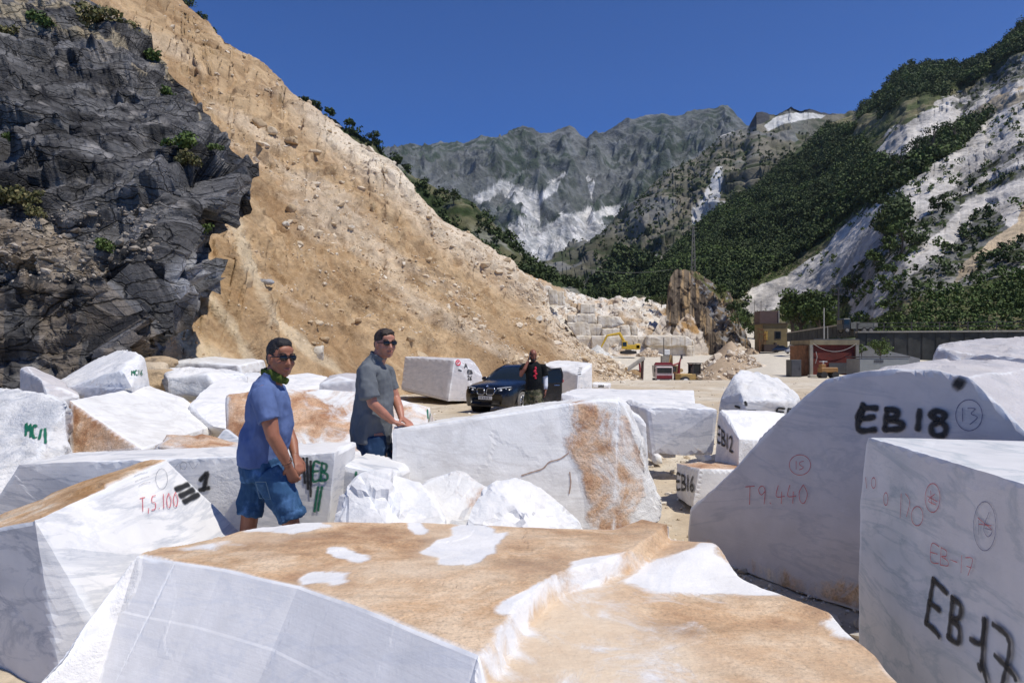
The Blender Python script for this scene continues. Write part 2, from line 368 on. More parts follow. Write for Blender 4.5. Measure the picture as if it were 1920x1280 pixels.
# ============================================================ dark cliff at the left
M_cliff = terrain_mat('dark_limestone', .9, 9, .9, .22, .62, .5, .7, .03, crack=.75)
def make_cliff():
    E = np.array([(760, 300), (730, 296), (690, 288), (640, 276), (610, 268), (590, 290), (565, 335), (545, 402), (500, 388), (440, 396), (400, 425), (372, 452), (330, 463), (270, 424),
                  (230, 388), (175, 345), (110, 297), (50, 243), (0, 165), (-60, 80), (-150, -50), (-300, -150)], float)[::-1]
    nv, nu = 430, 330; PY = np.linspace(765, -300, nv)[None, :]; xr = np.interp(PY, E[:, 0], E[:, 1])
    s = np.linspace(0, 1, nu)[:, None]**.8; PX = -420+(xr+420)*s
    D = np.interp(PY, [-300, -150, 0, 150, 330, 480, 600, 765], [48, 40, 31, 25, 20, 17, 15.5, 14.2])*(.80+.2*s)
    D = D+3.0*ss(s, .88, 1.0)**2+.8*ss(PY, 420, 560)*ss(PX, 250, 60)
    Pg = np.stack([D*(PX-960)/F, D+PX*0, CZ+D*(HY-PY)/F], -1)
    # rows behind the rim
    k = np.arange(1, 13)[:, None, None]; bk = Pg[-1:]+k*np.array([-1.5, 1.0, -.05]); Pg = np.concatenate([Pg, bk], 0)
    N = -gnormal(Pg); N = np.where(N[..., 1:2] > 0, -N, N)
    R = np.array(Matrix.Rotation(math.radians(32), 3, 'Y')); q = Pg @ R.T
    f1 = facet(q*np.array([.30, .30, .55])+.25*fbm(q*.5, 3, 69)[..., None], 70); f2 = facet(q*np.array([.7, .7, 1.5])+.3*fbm(q*.9, 3, 68)[..., None], 80); f3 = facet(q*np.array([2.6, 2.6, 6]), 90)
    d = .72*f1+.40*f2+.13*f3+.45*fbm(Pg*.25, 3, 71)+.03*fbm(Pg*4, 3, 72)
    for _ in range(2):
        e = np.pad(d, 1, mode='edge'); d = (e[1:-1, 1:-1]*2+e[:-2, 1:-1]+e[2:, 1:-1]+e[1:-1, :-2]+e[1:-1, 2:])/6
    Pg = Pg+N*d[..., None]; px, py = proj(Pg); N = gnormal(Pg)
    t = ss(fbm(q*np.array([.5, .5, 1.5]), 5, 73), -.5, .8); c = lerpc((.032, .030, .029), (.115, .110, .106), t)
    m = ss(facet(q*np.array([.95, .95, 2.3]), 80), .0, .9)*.5; c = lerpc(c, (.24, .23, .225), m)
    m = ss(fbm(Pg*1.6, 4, 75), .35, .8); c = lerpc(c, (.34, .31, .28), m*.5)
    wx = px+22*fbm(Pg*.5, 4, 76); wy = py+22*fbm(Pg*.5, 4, 77)
    deb = inpoly(wx, wy, [(-400, 395), (60, 415), (150, 470), (215, 520), (120, 535), (0, 520), (-400, 520)])
    c = np.where(deb[..., None], lerpc((.22, .17, .12), (.34, .28, .21), ss(fbm(Pg*3, 3, 78), -.4, .5)), c)
    top = inpoly(wx, wy, [(-500, -400), (-500, 20), (40, 40), (150, 60), (230, 90), (300, 150), (360, 215), (340, 100), (240, -20), (0, -400)])
    c = np.where((top & (fbm(Pg*1.2, 3, 79) > .05))[..., None], np.array((.33, .27, .18)), c)
    st = (py > 530) & (fbm(np.stack([px*.035, py*.006, px*0], -1), 4, 81) > .15); c = np.where(st[..., None], lerpc(c, (.20, .16, .12), py*0+.6), c)
    foot = ss(np.hypot(px-370, (py-525)*1.2), 75, 30); c = lerpc(c, (.32, .32, .33), foot*.8)
    SHEETS['cliff'] = (Pg[:-12], px[:-12], py[:-12], N[:-12])
    me = npmesh('dark_cliff', Pg.reshape(-1, 3), grid_faces(*px.shape), True, {'Col': c.reshape(-1, 3)})
    me.polygons.foreach_set('use_smooth', np.zeros(len(me.polygons), bool))
    tag(link('hill_cliff', me, M_cliff), kind='structure')
make_cliff()
# ============================================================ far mountain
M_far = terrain_mat('far_limestone', .010, .06, .9, 28, .95, .55, .9, 9)
def far_disp(Pg, px, py):
    q = Pg*np.array([1, .55, 0]); q = q+90*np.stack([pn(Pg*.0025, 99), pn(Pg*.0025, 98), 0*px], -1); q = q+np.array([260., 90., 0]); return 62*(craggy(q*.0026, 3, 100, .5)-.5)+30*(craggy(q*.010, 6, 107, .55)-.4)
def far_col(Pg, px, py, N):
    t = ss(fbm(Pg*.006, 5, 102), -.4, .5); c = lerpc((.045, .062, .042), (.105, .112, .105), t)
    t = ss(craggy(Pg*.02, 4, 96), .3, 1.2); c = lerpc(c, (.20, .205, .205), t*.6)
    w = fbm(Pg*.008, 5, 103); wx = px+9*w; wy = py+9*fbm(Pg*.008, 5, 105)
    for pl in ([(885, 365), (940, 335), (955, 345), (900, 378)], [(940, 345), (985, 350), (1010, 360), (1065, 326), (1045, 356), (1018, 376), (1012, 425), (965, 425), (975, 390), (950, 375)], [(950, 425), (1012, 428), (1055, 400), (1170, 386), (1165, 410), (1130, 440), (1090, 470), (1050, 495), (1000, 490), (950, 455)], [(1095, 330), (1112, 345), (1105, 375), (1098, 350)]):
        m = inpoly(wx, wy, pl); c = np.where((m & (w > -.6))[..., None], lerpc((.62, .60, .57), (.36, .36, .35), ss(craggy(Pg*.02, 3, 95), .1, 1.1)), c)
    return c
sheet('mountain_far', [(560, 60, 1100, 330, 2500), (735, 60, 1100, 276, 2500), (840, 60, 1100, 270, 2500), (905, 60, 1100, 256, 2500), (980, 60, 1100, 243, 2500), (1030, 60, 1100, 255, 2500),
      (1068, 60, 1100, 243, 2500), (1100, 60, 1100, 262, 2500), (1180, 60, 1100, 226, 2450), (1240, 60, 1100, 210, 2450), (1290, 60, 1100, 214, 2450), (1330, 60, 1100, 206, 2450), (1365, 60, 1100, 212, 2450), (1395, 60, 1100, 232, 2450),
      (1500, 60, 1100, 270, 2400), (1700, 60, 1100, 300, 2400)], 620, 260, far_disp, far_col, M_far, 1.25, (8, 120, 60), lambda x: 5*fbm(np.stack([x*.03, x*0, x*0], -1), 5, 106), .8, vert=True)
# ============================================================ middle ridge with the white chute
M_mid = terrain_mat('mid_slope', .012, .12, .6, 8, .95, .45, .6, 1.5)
def mid_disp(Pg, px, py):
    rk = ss(fbm(Pg*.006, 3, 112), -.1, .5)
    return 18*(ridged(Pg*.008*np.array([1, .5, .5]), 5, 110)-.5)+13*facet(Pg*.016, 111)*rk+5*facet(Pg*.05, 113)*rk+1.2*fbm(Pg*.12, 3, 114)
def mid_col(Pg, px, py, N):
    t = ss(fbm(Pg*.02, 5, 115), -.4, .5); c = lerpc((.095, .092, .06), (.165, .15, .115), t)
    t = ss(fbm(Pg*.09, 4, 116), .1, .4); c = lerpc(c, (.035, .05, .02), t*.8)
    rk = ss(facet(Pg*.016, 111), .1, .6); c = lerpc(c, (.20, .20, .20), rk*.6)
    wx = px+3*fbm(Pg*.03, 4, 117); wy = py+3*fbm(Pg*.03, 4, 118)
    for pl, cc in (([(1345, 310), (1358, 315), (1350, 340), (1348, 378), (1378, 380), (1345, 405), (1297, 430), (1298, 392), (1318, 365), (1333, 335)], (.47, .46, .44)),
                   ([(1430, 235), (1455, 218), (1490, 210), (1548, 215), (1540, 222), (1470, 232), (1440, 245)], (.52, .51, .48)),
                   ([(1345, 260), (1350, 250), (1380, 240), (1378, 245), (1352, 258)], (.55, .52, .48)), ([(1420, 190), (1450, 190), (1440, 225), (1405, 240)], (.05, .05, .055)),
                   ([(1475, 185), (1560, 200), (1570, 215), (1480, 208)], (.06, .06, .065))):
        m = inpoly(wx, wy, pl); c = np.where(m[..., None], np.array(cc)*(1+.12*fbm(Pg*.2, 3, 119)[..., None]), c)
    gr = inpoly(wx, wy, [(1100, 560), (1090, 520), (1180, 440), (1230, 500), (1260, 520), (1250, 560)]) & (fbm(Pg*.03, 4, 120) > -.1)
    return np.where(gr[..., None], np.array((.04, .055, .02)), c)
sheet('hill_middle', [(1000, 30, 420, 545, 560), (1040, 30, 420, 505, 620), (1100, 30, 420, 470, 700), (1170, 30, 420, 405, 760), (1215, 30, 420, 352, 800), (1260, 30, 420, 318, 820), (1310, 30, 420, 290, 840),
      (1350, 30, 420, 258, 850), (1400, 30, 420, 238, 860), (1418, 30, 420, 206, 860), (1440, 30, 420, 212, 860), (1455, 30, 420, 216, 860), (1482, 30, 420, 197, 860), (1510, 30, 420, 202, 860), (1560, 30, 420, 214, 860), (1600, 30, 420, 214, 860), (1760, 30, 420, 250, 860)],
      520, 330, mid_disp, mid_col, M_mid, 1.1, (8, 40, 25), lambda x: 4*fbm(np.stack([x*.05, x*0, x*0], -1), 4, 121), .8)
# ============================================================ green ridge behind the scree
M_green = terrain_mat('shrub_slope', .05, .4, .8, 2.5, .95, .5, .6, .6)
def gr_disp(Pg, px, py): return 7*fbm(Pg*.02, 4, 130)+3.5*facet(Pg*.05, 131)+.8*fbm(Pg*.3, 3, 132)
def gr_col(Pg, px, py, N):
    t = ss(fbm(Pg*.09, 4, 133), -.3, .35); c = lerpc((.12, .115, .06), (.03, .045, .015), t)
    return lerpc(c, (.34, .32, .28), ss(facet(Pg*.05, 131), .35, .7)*.6)
sheet('hill_green', [(250, 5, 150, -60, 300), (340, 5, 150, 5, 270), (395, 5, 150, 62, 250), (430, 5, 150, 120, 240), (545, 5, 150, 178, 250), (600, 5, 150, 210, 260), (640, 5, 155, 228, 270), (700, 5, 160, 262, 280), (740, 5, 160, 305, 290),
      (800, 5, 160, 345, 300), (880, 5, 160, 378, 310), (930, 5, 160, 430, 310), (1000, 5, 170, 492, 300), (1060, 5, 180, 522, 300), (1105, 5, 190, 548, 300), (1180, 5, 200, 556, 300), (1290, 5, 210, 552, 300), (1400, 5, 210, 575, 300)],
      420, 200, gr_disp, gr_col, M_green, 1.05, (8, 12, 8), lambda x: 4*fbm(np.stack([x*.04, x*0, x*0], -1), 4, 134), .8)
# ============================================================ big hillside on the right
M_right = terrain_mat('quarry_hillside', .05, .5, .8, 2, .95, .62, .8, .7)
WHITE = [[(1636, 255), (1700, 228), (1761, 188), (1848, 150), (1925, 112), (2500, -200), (2500, 560), (1925, 500), (1860, 515), (1780, 540), (1700, 560), (1640, 590), (1560, 600), (1460, 592), (1390, 598), (1372, 560), (1410, 540), (1480, 520), (1500, 500), (1640, 380)]]
ROCK = [[(1925, 262), (1830, 330), (1740, 385), (1755, 392), (1925, 285)], [(1925, 330), (1840, 372), (1760, 440), (1690, 485), (1620, 530), (1560, 562), (1545, 545), (1620, 482), (1700, 432), (1925, 300)],
        [(1925, 440), (1840, 400), (1800, 450), (1720, 510), (1650, 560), (1620, 580), (1700, 570), (1925, 490)], [(1780, 185), (1925, 100), (1925, 150), (1850, 170), (1810, 200)]]
TAN = [[(1925, 380), (1900, 410), (1860, 450), (1800, 500), (1790, 530), (1860, 480), (1925, 440)], [(1925, 170), (1840, 195), (1790, 225), (1860, 215), (1925, 190)]]
SHRUB = [[(1630, 612), (1700, 560), (1800, 535), (1925, 500), (2500, 480), (2500, 680), (1630, 680)], [(1530, 590), (1575, 560), (1600, 570), (1590, 600), (1530, 605)], [(1560, 250), (1640, 185), (1700, 190), (1760, 185), (1700, 230), (1640, 250), (1600, 280)],
         [(1560, 250), (1610, 215), (1660, 245), (1636, 300), (1600, 290)]]
FOREST = [[(1150, 560), (1180, 530), (1300, 425), (1420, 345), (1545, 235), (1600, 245), (1640, 300), (1700, 330), (1730, 290), (1870, 215), (1800, 275), (1734, 330), (1635, 388), (1560, 388), (1600, 398), (1545, 445), (1470, 500), (1400, 540), (1380, 575), (1340, 560), (1150, 570)],
          [(1600, 215), (1640, 170), (1700, 120), (1800, 115), (1860, 100), (1930, 30), (2400, -260), (2400, -200), (1925, 95), (1860, 135), (1760, 180), (1700, 190), (1640, 215)],
          [(1650, 430), (1680, 400), (1705, 410), (1695, 440), (1665, 455)]]
def rt_disp(Pg, px, py):
    f = facet(Pg*.035, 141)
    k = np.clip(Pg[..., 1]/300, .2, 1.5)
    return k*((7-3.5*ss(px, 1450, 1650))*(ridged(Pg*.010*np.array([1, .6, .6]), 4, 140)-.5)+1.8*f*ss(px, 1600, 1800)+.8*facet(Pg*.12, 143)*ss(px, 1600, 1800)+.8*fbm(Pg*.16, 4, 142))
def rt_zone(Pg, px, py):
    wx = px+14*fbm(Pg*.04, 4, 144); wy = py+14*fbm(Pg*.04, 4, 145); z = np.zeros(px.shape, int)+3
    for k, L in ((1, WHITE), (2, ROCK), (4, TAN), (3, SHRUB), (5, FOREST)):
        for pl in L: z = np.where(inpoly(wx, wy, pl), k, z)
    return z
def rt_col(Pg, px, py, N):
    z = rt_zone(Pg, px, py); t = ss(fbm(Pg*.08, 5, 146), -.5, .5); u = ss(fbm(Pg*.5, 3, 147), -.2, .5)
    c = lerpc((.17, .15, .085), (.075, .09, .035), t)
    a = (px*.62-py*.78); st = ss(fbm(np.stack([a*0+(px*.6+py*.8)*.004, (px*.78+py*.62)*.03, a*0], -1), 4, 148), -.2, .6)
    c = np.where((z == 1)[..., None], lerpc((.50, .465, .42), (.34, .315, .285), st*.9), c)
    c = np.where((z == 2)[..., None], lerpc((.12, .12, .11), (.34, .32, .29), t*.8), c)
    c = np.where((z == 2)[..., None] & (u > .6)[..., None], np.array((.05, .06, .025)), c)
    c = np.where((z == 4)[..., None], lerpc((.42, .33, .22), (.28, .24, .18), t), c)
    return np.where((z == 5)[..., None], lerpc((.03, .042, .014), (.05, .062, .022), t), c)
sheet('hill_right', [(1130, 4, 330, 556, 420), (1180, 4, 300, 545, 430), (1230, 4, 260, 512, 440), (1300, 4, 250, 432, 520), (1420, 5, 245, 350, 560), (1480, 5, 235, 300, 580), (1550, 5, 200, 238, 600), (1600, 5, 160, 216, 600), (1640, 5, 130, 185, 600), (1700, 3.2, 105, 124, 600),
      (1740, 3.2, 102, 117, 590), (1800, 3.2, 100, 124, 560), (1850, 3.2, 98, 108, 530), (1900, 3.2, 97, 60, 510), (1920, 3.2, 96, 47, 500), (2100, 3.2, 95, -80, 450), (2500, 3.2, 92, -320, 400)],
      640, 420, rt_disp, rt_col, M_right, 1.12, (8, 20, 14), lambda x: 4*fbm(np.stack([x*.05, x*0, x*0], -1), 4, 149), .85)
# ============================================================ marble
def marble(name, white=(.84, .81, .77), vein=(.40, .43, .47), rust=((.40, .22, .09), (.62, .40, .22), (.78, .66, .50)), vs=1.0, va=0.0, vamt=.55, vrot=None):
    n = NT(name); rnd = n.n('ObjectInfo').outputs['Random']; off = n.n('CombineXYZ')
    for i, k in enumerate((37., 91., 53.)): n.l(n.ma('MULTIPLY', rnd, k), off.inputs[i])
    tc = n.n('TexCoord').outputs['Object']; ad = n.n('VectorMath'); n.l(tc, ad.inputs[0]); n.l(off.outputs[0], ad.inputs[1]); c0 = ad.outputs[0]
    mp = n.n('Mapping'); n.l(c0, mp.inputs[0]); mp.inputs['Rotation'].default_value = vrot or (.3, va, .4); mp.inputs['Scale'].default_value = (vs*.45, vs*.45, vs*1.5); c = mp.outputs[0]
    rough = n.ma('MAXIMUM', n.attr('rough'), n.attr('roughf')); rs = n.ma('ADD', n.ma('MAXIMUM', n.attr('rust'), n.attr('rustf')), n.ma('MULTIPLY', n.ma('MINIMUM', n.attr('rustf'), 0), 2)); grey = n.ma('MAXIMUM', n.attr('grey'), n.attr('greyf'))
    w = n.noise(c, 1.3, 9, .62, 1.6); v1 = n.ma('SUBTRACT', 1, n.ma('MULTIPLY', n.ma('ABSOLUTE', n.ma('SUBTRACT', w, .5)), 26), clamp=True)
    w2 = n.noise(c, 3.4, 8, .6, .9); v2 = n.ma('SUBTRACT', 1, n.ma('MULTIPLY', n.ma('ABSOLUTE', n.ma('SUBTRACT', w2, .5)), 34), clamp=True)
    band = n.sm(n.noise(c, .9, 5, .5, .8), .56, .70); area = n.sm(n.noise(c0, .8, 3), .42, .62)
    vm = n.ma('MULTIPLY', n.ma('ADD', n.ma('MULTIPLY', v1, .55), n.ma('ADD', n.ma('MULTIPLY', v2, n.ma('MULTIPLY', area, .28)), n.ma('MULTIPLY', band, .38))), vamt, clamp=True)
    vm = n.ma('ADD', vm, n.ma('MULTIPLY', grey, .75), clamp=True)
    col = n.mix(vm, white, vein)
    cl = n.ramp(n.noise(c0, 5, 6, .6), [(.3, .90), (.7, 1.05)]); col = n.mix(1., col, cl, 'MULTIPLY')
    # rust and tan patina with white islands
    p = n.noise(c0, 1.5, 8, .62, .9); q = n.noise(c0, 4.5, 7, .65, .5)
    rc = n.ramp(n.ma('ADD', n.ma('MULTIPLY', p, .6), n.ma('MULTIPLY', q, .4)), [(.41, rust[0]), (.50, rust[1]), (.60, rust[2])])
    sk = n.ramp(n.noise(n.co('Object', (1.2, 5, 5), (0, 0, .5)), 1.6, 8, .68, .6), [(.36, .78), (.5, 1.0), (.66, 1.12)]); rc = n.mix(1., rc, sk, 'MULTIPLY'); sp = n.ramp(n.noise(c0, 60, 5, .7), [(.32, .60), (.5, 1.0), (.7, 1.15)]); rc = n.mix(1., rc, sp, 'MULTIPLY')
    th = n.ma('ADD', n.ma('MULTIPLY', rs, 1.05), n.ma('ADD', n.ma('MULTIPLY', n.noise(c0, 2.4, 10, .70, 1.1), 1.6), -1.15)); rf = n.ma('MULTIPLY', n.sm(th, .06, .42), n.sm(rs, .02, .2)); pale = n.ma('MULTIPLY', n.attr('pale'), n.ramp(n.noise(c0, 3.2, 8, .65), [(.25, .55), (.7, 1.15)]), clamp=True); rc = n.mix(pale, rc, (.74, .60, .44))
    col = n.mix(rf, col, rc)
    # chipped edges are bright, crystalline
    col = n.mix(n.ma('MULTIPLY', n.attr('chip'), .8), col, (.84, .84, .83))
    dust = n.ma('MULTIPLY', n.sm(n.noise(c0, 2.6, 6, .7), .52, .75), n.ma('MULTIPLY', rough, .38)); col = n.mix(dust, col, (.58, .50, .38))
    fr = n.sm(n.noise(c0, 1.1, 5, .6, .5), .56, .66); col = n.mix(n.ma('MULTIPLY', n.ma('MULTIPLY', fr, rough), .35), col, (.42, .42, .42))
    b = n.ma('ADD', n.ma('MULTIPLY', n.noise(c0, 9, 9, .68), rough), n.ma('MULTIPLY', n.noise(c0, 45, 6, .7), n.ma('ADD', n.ma('MULTIPLY', rough, .4), .012)))
    b = n.ma('ADD', b, n.ma('MULTIPLY', n.vor(c0, 7), n.ma('MULTIPLY', rough, .35)))
    b = n.ma('ADD', b, n.ma('MULTIPLY', n.ma('MULTIPLY', rf, .22), n.noise(c0, 28, 5, .7)))
    saw = n.noise(n.co('Object', (1.5, 1.5, 70), (.12, .05, 0)), 1.0, 3, .6); b = n.ma('ADD', b, n.ma('MULTIPLY', saw, n.ma('MULTIPLY', n.ma('SUBTRACT', .3, rough, clamp=True), .10)))
    n.fin(col, n.ma('ADD', .52, n.ma('MULTIPLY', rough, .25)), n.bump(b, .75, .05)); n.b.inputs['Specular IOR Level'].default_value = .3
    return n.m
M_mar = marble('white_marble'); M_marg = marble('grey_veined_marble', (.81, .785, .75), (.33, .36, .41), vamt=.8)
M_marv = marble('marble_upright_veins', (.71, .695, .675), (.36, .42, .44), vs=1.1, vrot=(1.5, 0, .12), vamt=.85)
M_marw = marble('marble_warm_grey', (.60, .56, .545), (.36, .37, .40), vs=1.0, va=.5, vamt=.7)
M_fg = marble('marble_brown_topped', (.82, .795, .765), (.55, .58, .64), rust=((.37, .19, .085), (.57, .355, .19), (.73, .54, .36)), vamt=.45)
M_or = marble('marble_ochre', (.80, .78, .74), (.5, .46, .42), rust=((.40, .20, .10), (.60, .38, .23), (.74, .57, .43)))
def smooth_attr(a, E, it):
    n = len(a); c = np.bincount(E.ravel(), minlength=n).astype(float)+1
    for _ in range(it): a = (a+np.bincount(E[:, 0], a[E[:, 1]], n)+np.bincount(E[:, 1], a[E[:, 0]], n))/c
    return a
def block(name, label, pts, L=.04, face=(0, .05, 0), top=None, left=None, right=None, front=None, mat=None, paint=(), chip=.02, amp=.035, hook=None, faces=None, round_=0, pos=None, lump=0.0, seed=None, topz=.5, ns=1.0):
    """a stone from its corner points (hull, or explicit faces); face values are (rust, rough, grey)"""
    mat = mat or M_mar; seed = seed if seed is not None else len(BLOCKS)*7+1; bm = bmesh.new(); vs = [bm.verts.new(p) for p in pts]
    if faces is None:
        r = bmesh.ops.convex_hull(bm, input=vs); junk = list({g for g in r['geom_interior']+r['geom_unused'] if isinstance(g, bmesh.types.BMVert) and g.is_valid})
        if junk: bmesh.ops.delete(bm, geom=junk, context='VERTS')
        bmesh.ops.dissolve_limit(bm, angle_limit=math.radians(3), verts=bm.verts, edges=bm.edges)
    else:
        for f in faces: bm.faces.new([vs[i] for i in f])
    bmesh.ops.recalc_face_normals(bm, faces=bm.faces); bm.normal_update()
    lay = bm.faces.layers.int.new('fid'); vals = []; fn = []
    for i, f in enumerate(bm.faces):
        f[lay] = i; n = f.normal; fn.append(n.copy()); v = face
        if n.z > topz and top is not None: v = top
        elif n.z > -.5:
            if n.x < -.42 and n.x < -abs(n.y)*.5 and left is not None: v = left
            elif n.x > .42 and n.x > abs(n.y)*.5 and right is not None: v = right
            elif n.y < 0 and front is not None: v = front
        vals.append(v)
    seg = []
    for e in bm.edges:
        if len(e.link_faces) == 2 and e.calc_face_angle(0) > math.radians(14): seg.append((np.array(e.verts[0].co), np.array(e.verts[1].co)))
    bmesh.ops.triangulate(bm, faces=bm.faces)
    for _ in range(9):
        le = [e for e in bm.edges if e.calc_length() > L*1.35]
        if not le: break
        bmesh.ops.subdivide_edges(bm, edges=le, cuts=1, use_grid_fill=False); bmesh.ops.triangulate(bm, faces=[f for f in bm.faces if len(f.verts) > 3])
        if len(bm.verts) > 60000: break
    bm.verts.ensure_lookup_table(); nv = len(bm.verts); V = np.array([v.co[:] for v in bm.verts]); N = np.zeros((nv, 3)); A = np.zeros((nv, 3)); cnt = np.zeros(nv); NS = []
    for v in bm.verts:
        ids = {f[lay] for f in v.link_faces}; n = Vector((0, 0, 0)); a = np.zeros(3)
        for i in ids: n += fn[i]; a += vals[i]
        N[v.index] = n.normalized() if n.length > 1e-6 else (0, 0, 1); A[v.index] = a/len(ids)
    # distance to the sharp edges
    de = np.full(nv, 9.)
    for a, b in seg:
        ab = b-a; t = np.clip(((V-a) @ ab)/max(ab @ ab, 1e-9), 0, 1); de = np.minimum(de, np.linalg.norm(V-a-t[:, None]*ab, axis=1))
    C0 = V.mean(0); O = V*ns+seed*3.7
    r = .30*chip*(.35+.65*(fbm(O*5, 3, seed)+.3))*(1+1.6*A[:, 1])+chip*3.5*np.maximum(fbm(O*1.7, 3, seed+5)-.50, 0)
    cut = np.maximum(r-de*.8, 0)*.75; rough = A[:, 1]
    V2 = V-N*cut[:, None]
    if round_: V2 = V2-N*(round_*np.maximum(1-de/(round_*3), 0)**2*.6)[:, None]
    d = rough*amp*(1.1*fbm(O*1.6, 3, seed+1)+1.05*facet(O*2.2+.3*fbm(O*3, 2, seed)[:, None], seed+2)+.18*facet(O*7.5, seed+4)+.12*fbm(O*9, 2, seed+3))+.0012*fbm(O*3, 2, seed)
    if lump: d = d+lump*fbm(O*.8, 3, seed+9)
    V2 = V2+N*d[:, None]
    if hook is not None: V2 = hook(V2, N, A)
    for v, c in zip(bm.verts, V2): v.co = c
    E0 = np.array([(e.verts[0].index, e.verts[1].index) for e in bm.edges]); cc = np.bincount(E0.ravel(), minlength=nv)[:, None].astype(float)
    for _ in range(2):
        av = np.stack([np.bincount(E0[:, 0], V2[E0[:, 1], k], nv)+np.bincount(E0[:, 1], V2[E0[:, 0], k], nv) for k in range(3)], -1)/cc; V2 = V2+(av-V2)*(.3*np.clip(cut/(chip*.2+1e-6), 0, 1))[:, None]
    for v, c in zip(bm.verts, V2): v.co = c
    bmesh.ops.recalc_face_normals(bm, faces=bm.faces)
    px, py = proj(V2); rust = np.zeros(nv); gre = np.zeros(nv); rg = np.zeros(nv)
    wx = px+10*fbm(O*2.2, 4, seed+6); wy = py+10*fbm(O*2.2, 4, seed+7)
    for what, poly, val in paint:
        m = inpoly(wx, wy, poly) & (N[:, 1] < .5)
        if what == 'rust': rust = np.where(m, val, rust)
        elif what == 'grey': gre = np.where(m, val, gre)
        else: rg = np.where(m, val, rg)
    if rust.any() or rg.any() or gre.any():
        E = np.array([(e.verts[0].index, e.verts[1].index) for e in bm.edges]); rust, rg, gre = [smooth_attr(x, E, 3) for x in (rust, rg, gre)]
    base = Vector((float(V2[:, 0].mean()), float(V2[:, 1].mean()), float(V2[:, 2].min()))); me = bpy.data.meshes.new(name)
    for v in bm.verts: v.co -= base
    bm.to_mesh(me); fid = [f[lay] for f in bm.faces]
    bm.free()
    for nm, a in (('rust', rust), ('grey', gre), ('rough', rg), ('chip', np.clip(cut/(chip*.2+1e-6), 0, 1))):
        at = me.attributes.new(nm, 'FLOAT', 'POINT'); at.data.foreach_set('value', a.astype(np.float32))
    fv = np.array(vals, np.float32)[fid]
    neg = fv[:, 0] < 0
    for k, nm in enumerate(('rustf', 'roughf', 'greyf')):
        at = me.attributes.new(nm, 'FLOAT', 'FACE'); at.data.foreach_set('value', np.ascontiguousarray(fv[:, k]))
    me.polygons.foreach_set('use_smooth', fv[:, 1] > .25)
    o = link(name, me, mat); o.location = base; tag(o, label, 'marble block'); o['group'] = 'marble blocks in the yard'
    BLOCKS.append(o); return o
BLOCKS = []
def ext(front, off, s=1.0):
    """front face points plus the same points moved back by off"""
    c = sum(front, Vector())/len(front); return front+[c+(p-c)*s+Vector(off) for p in front]
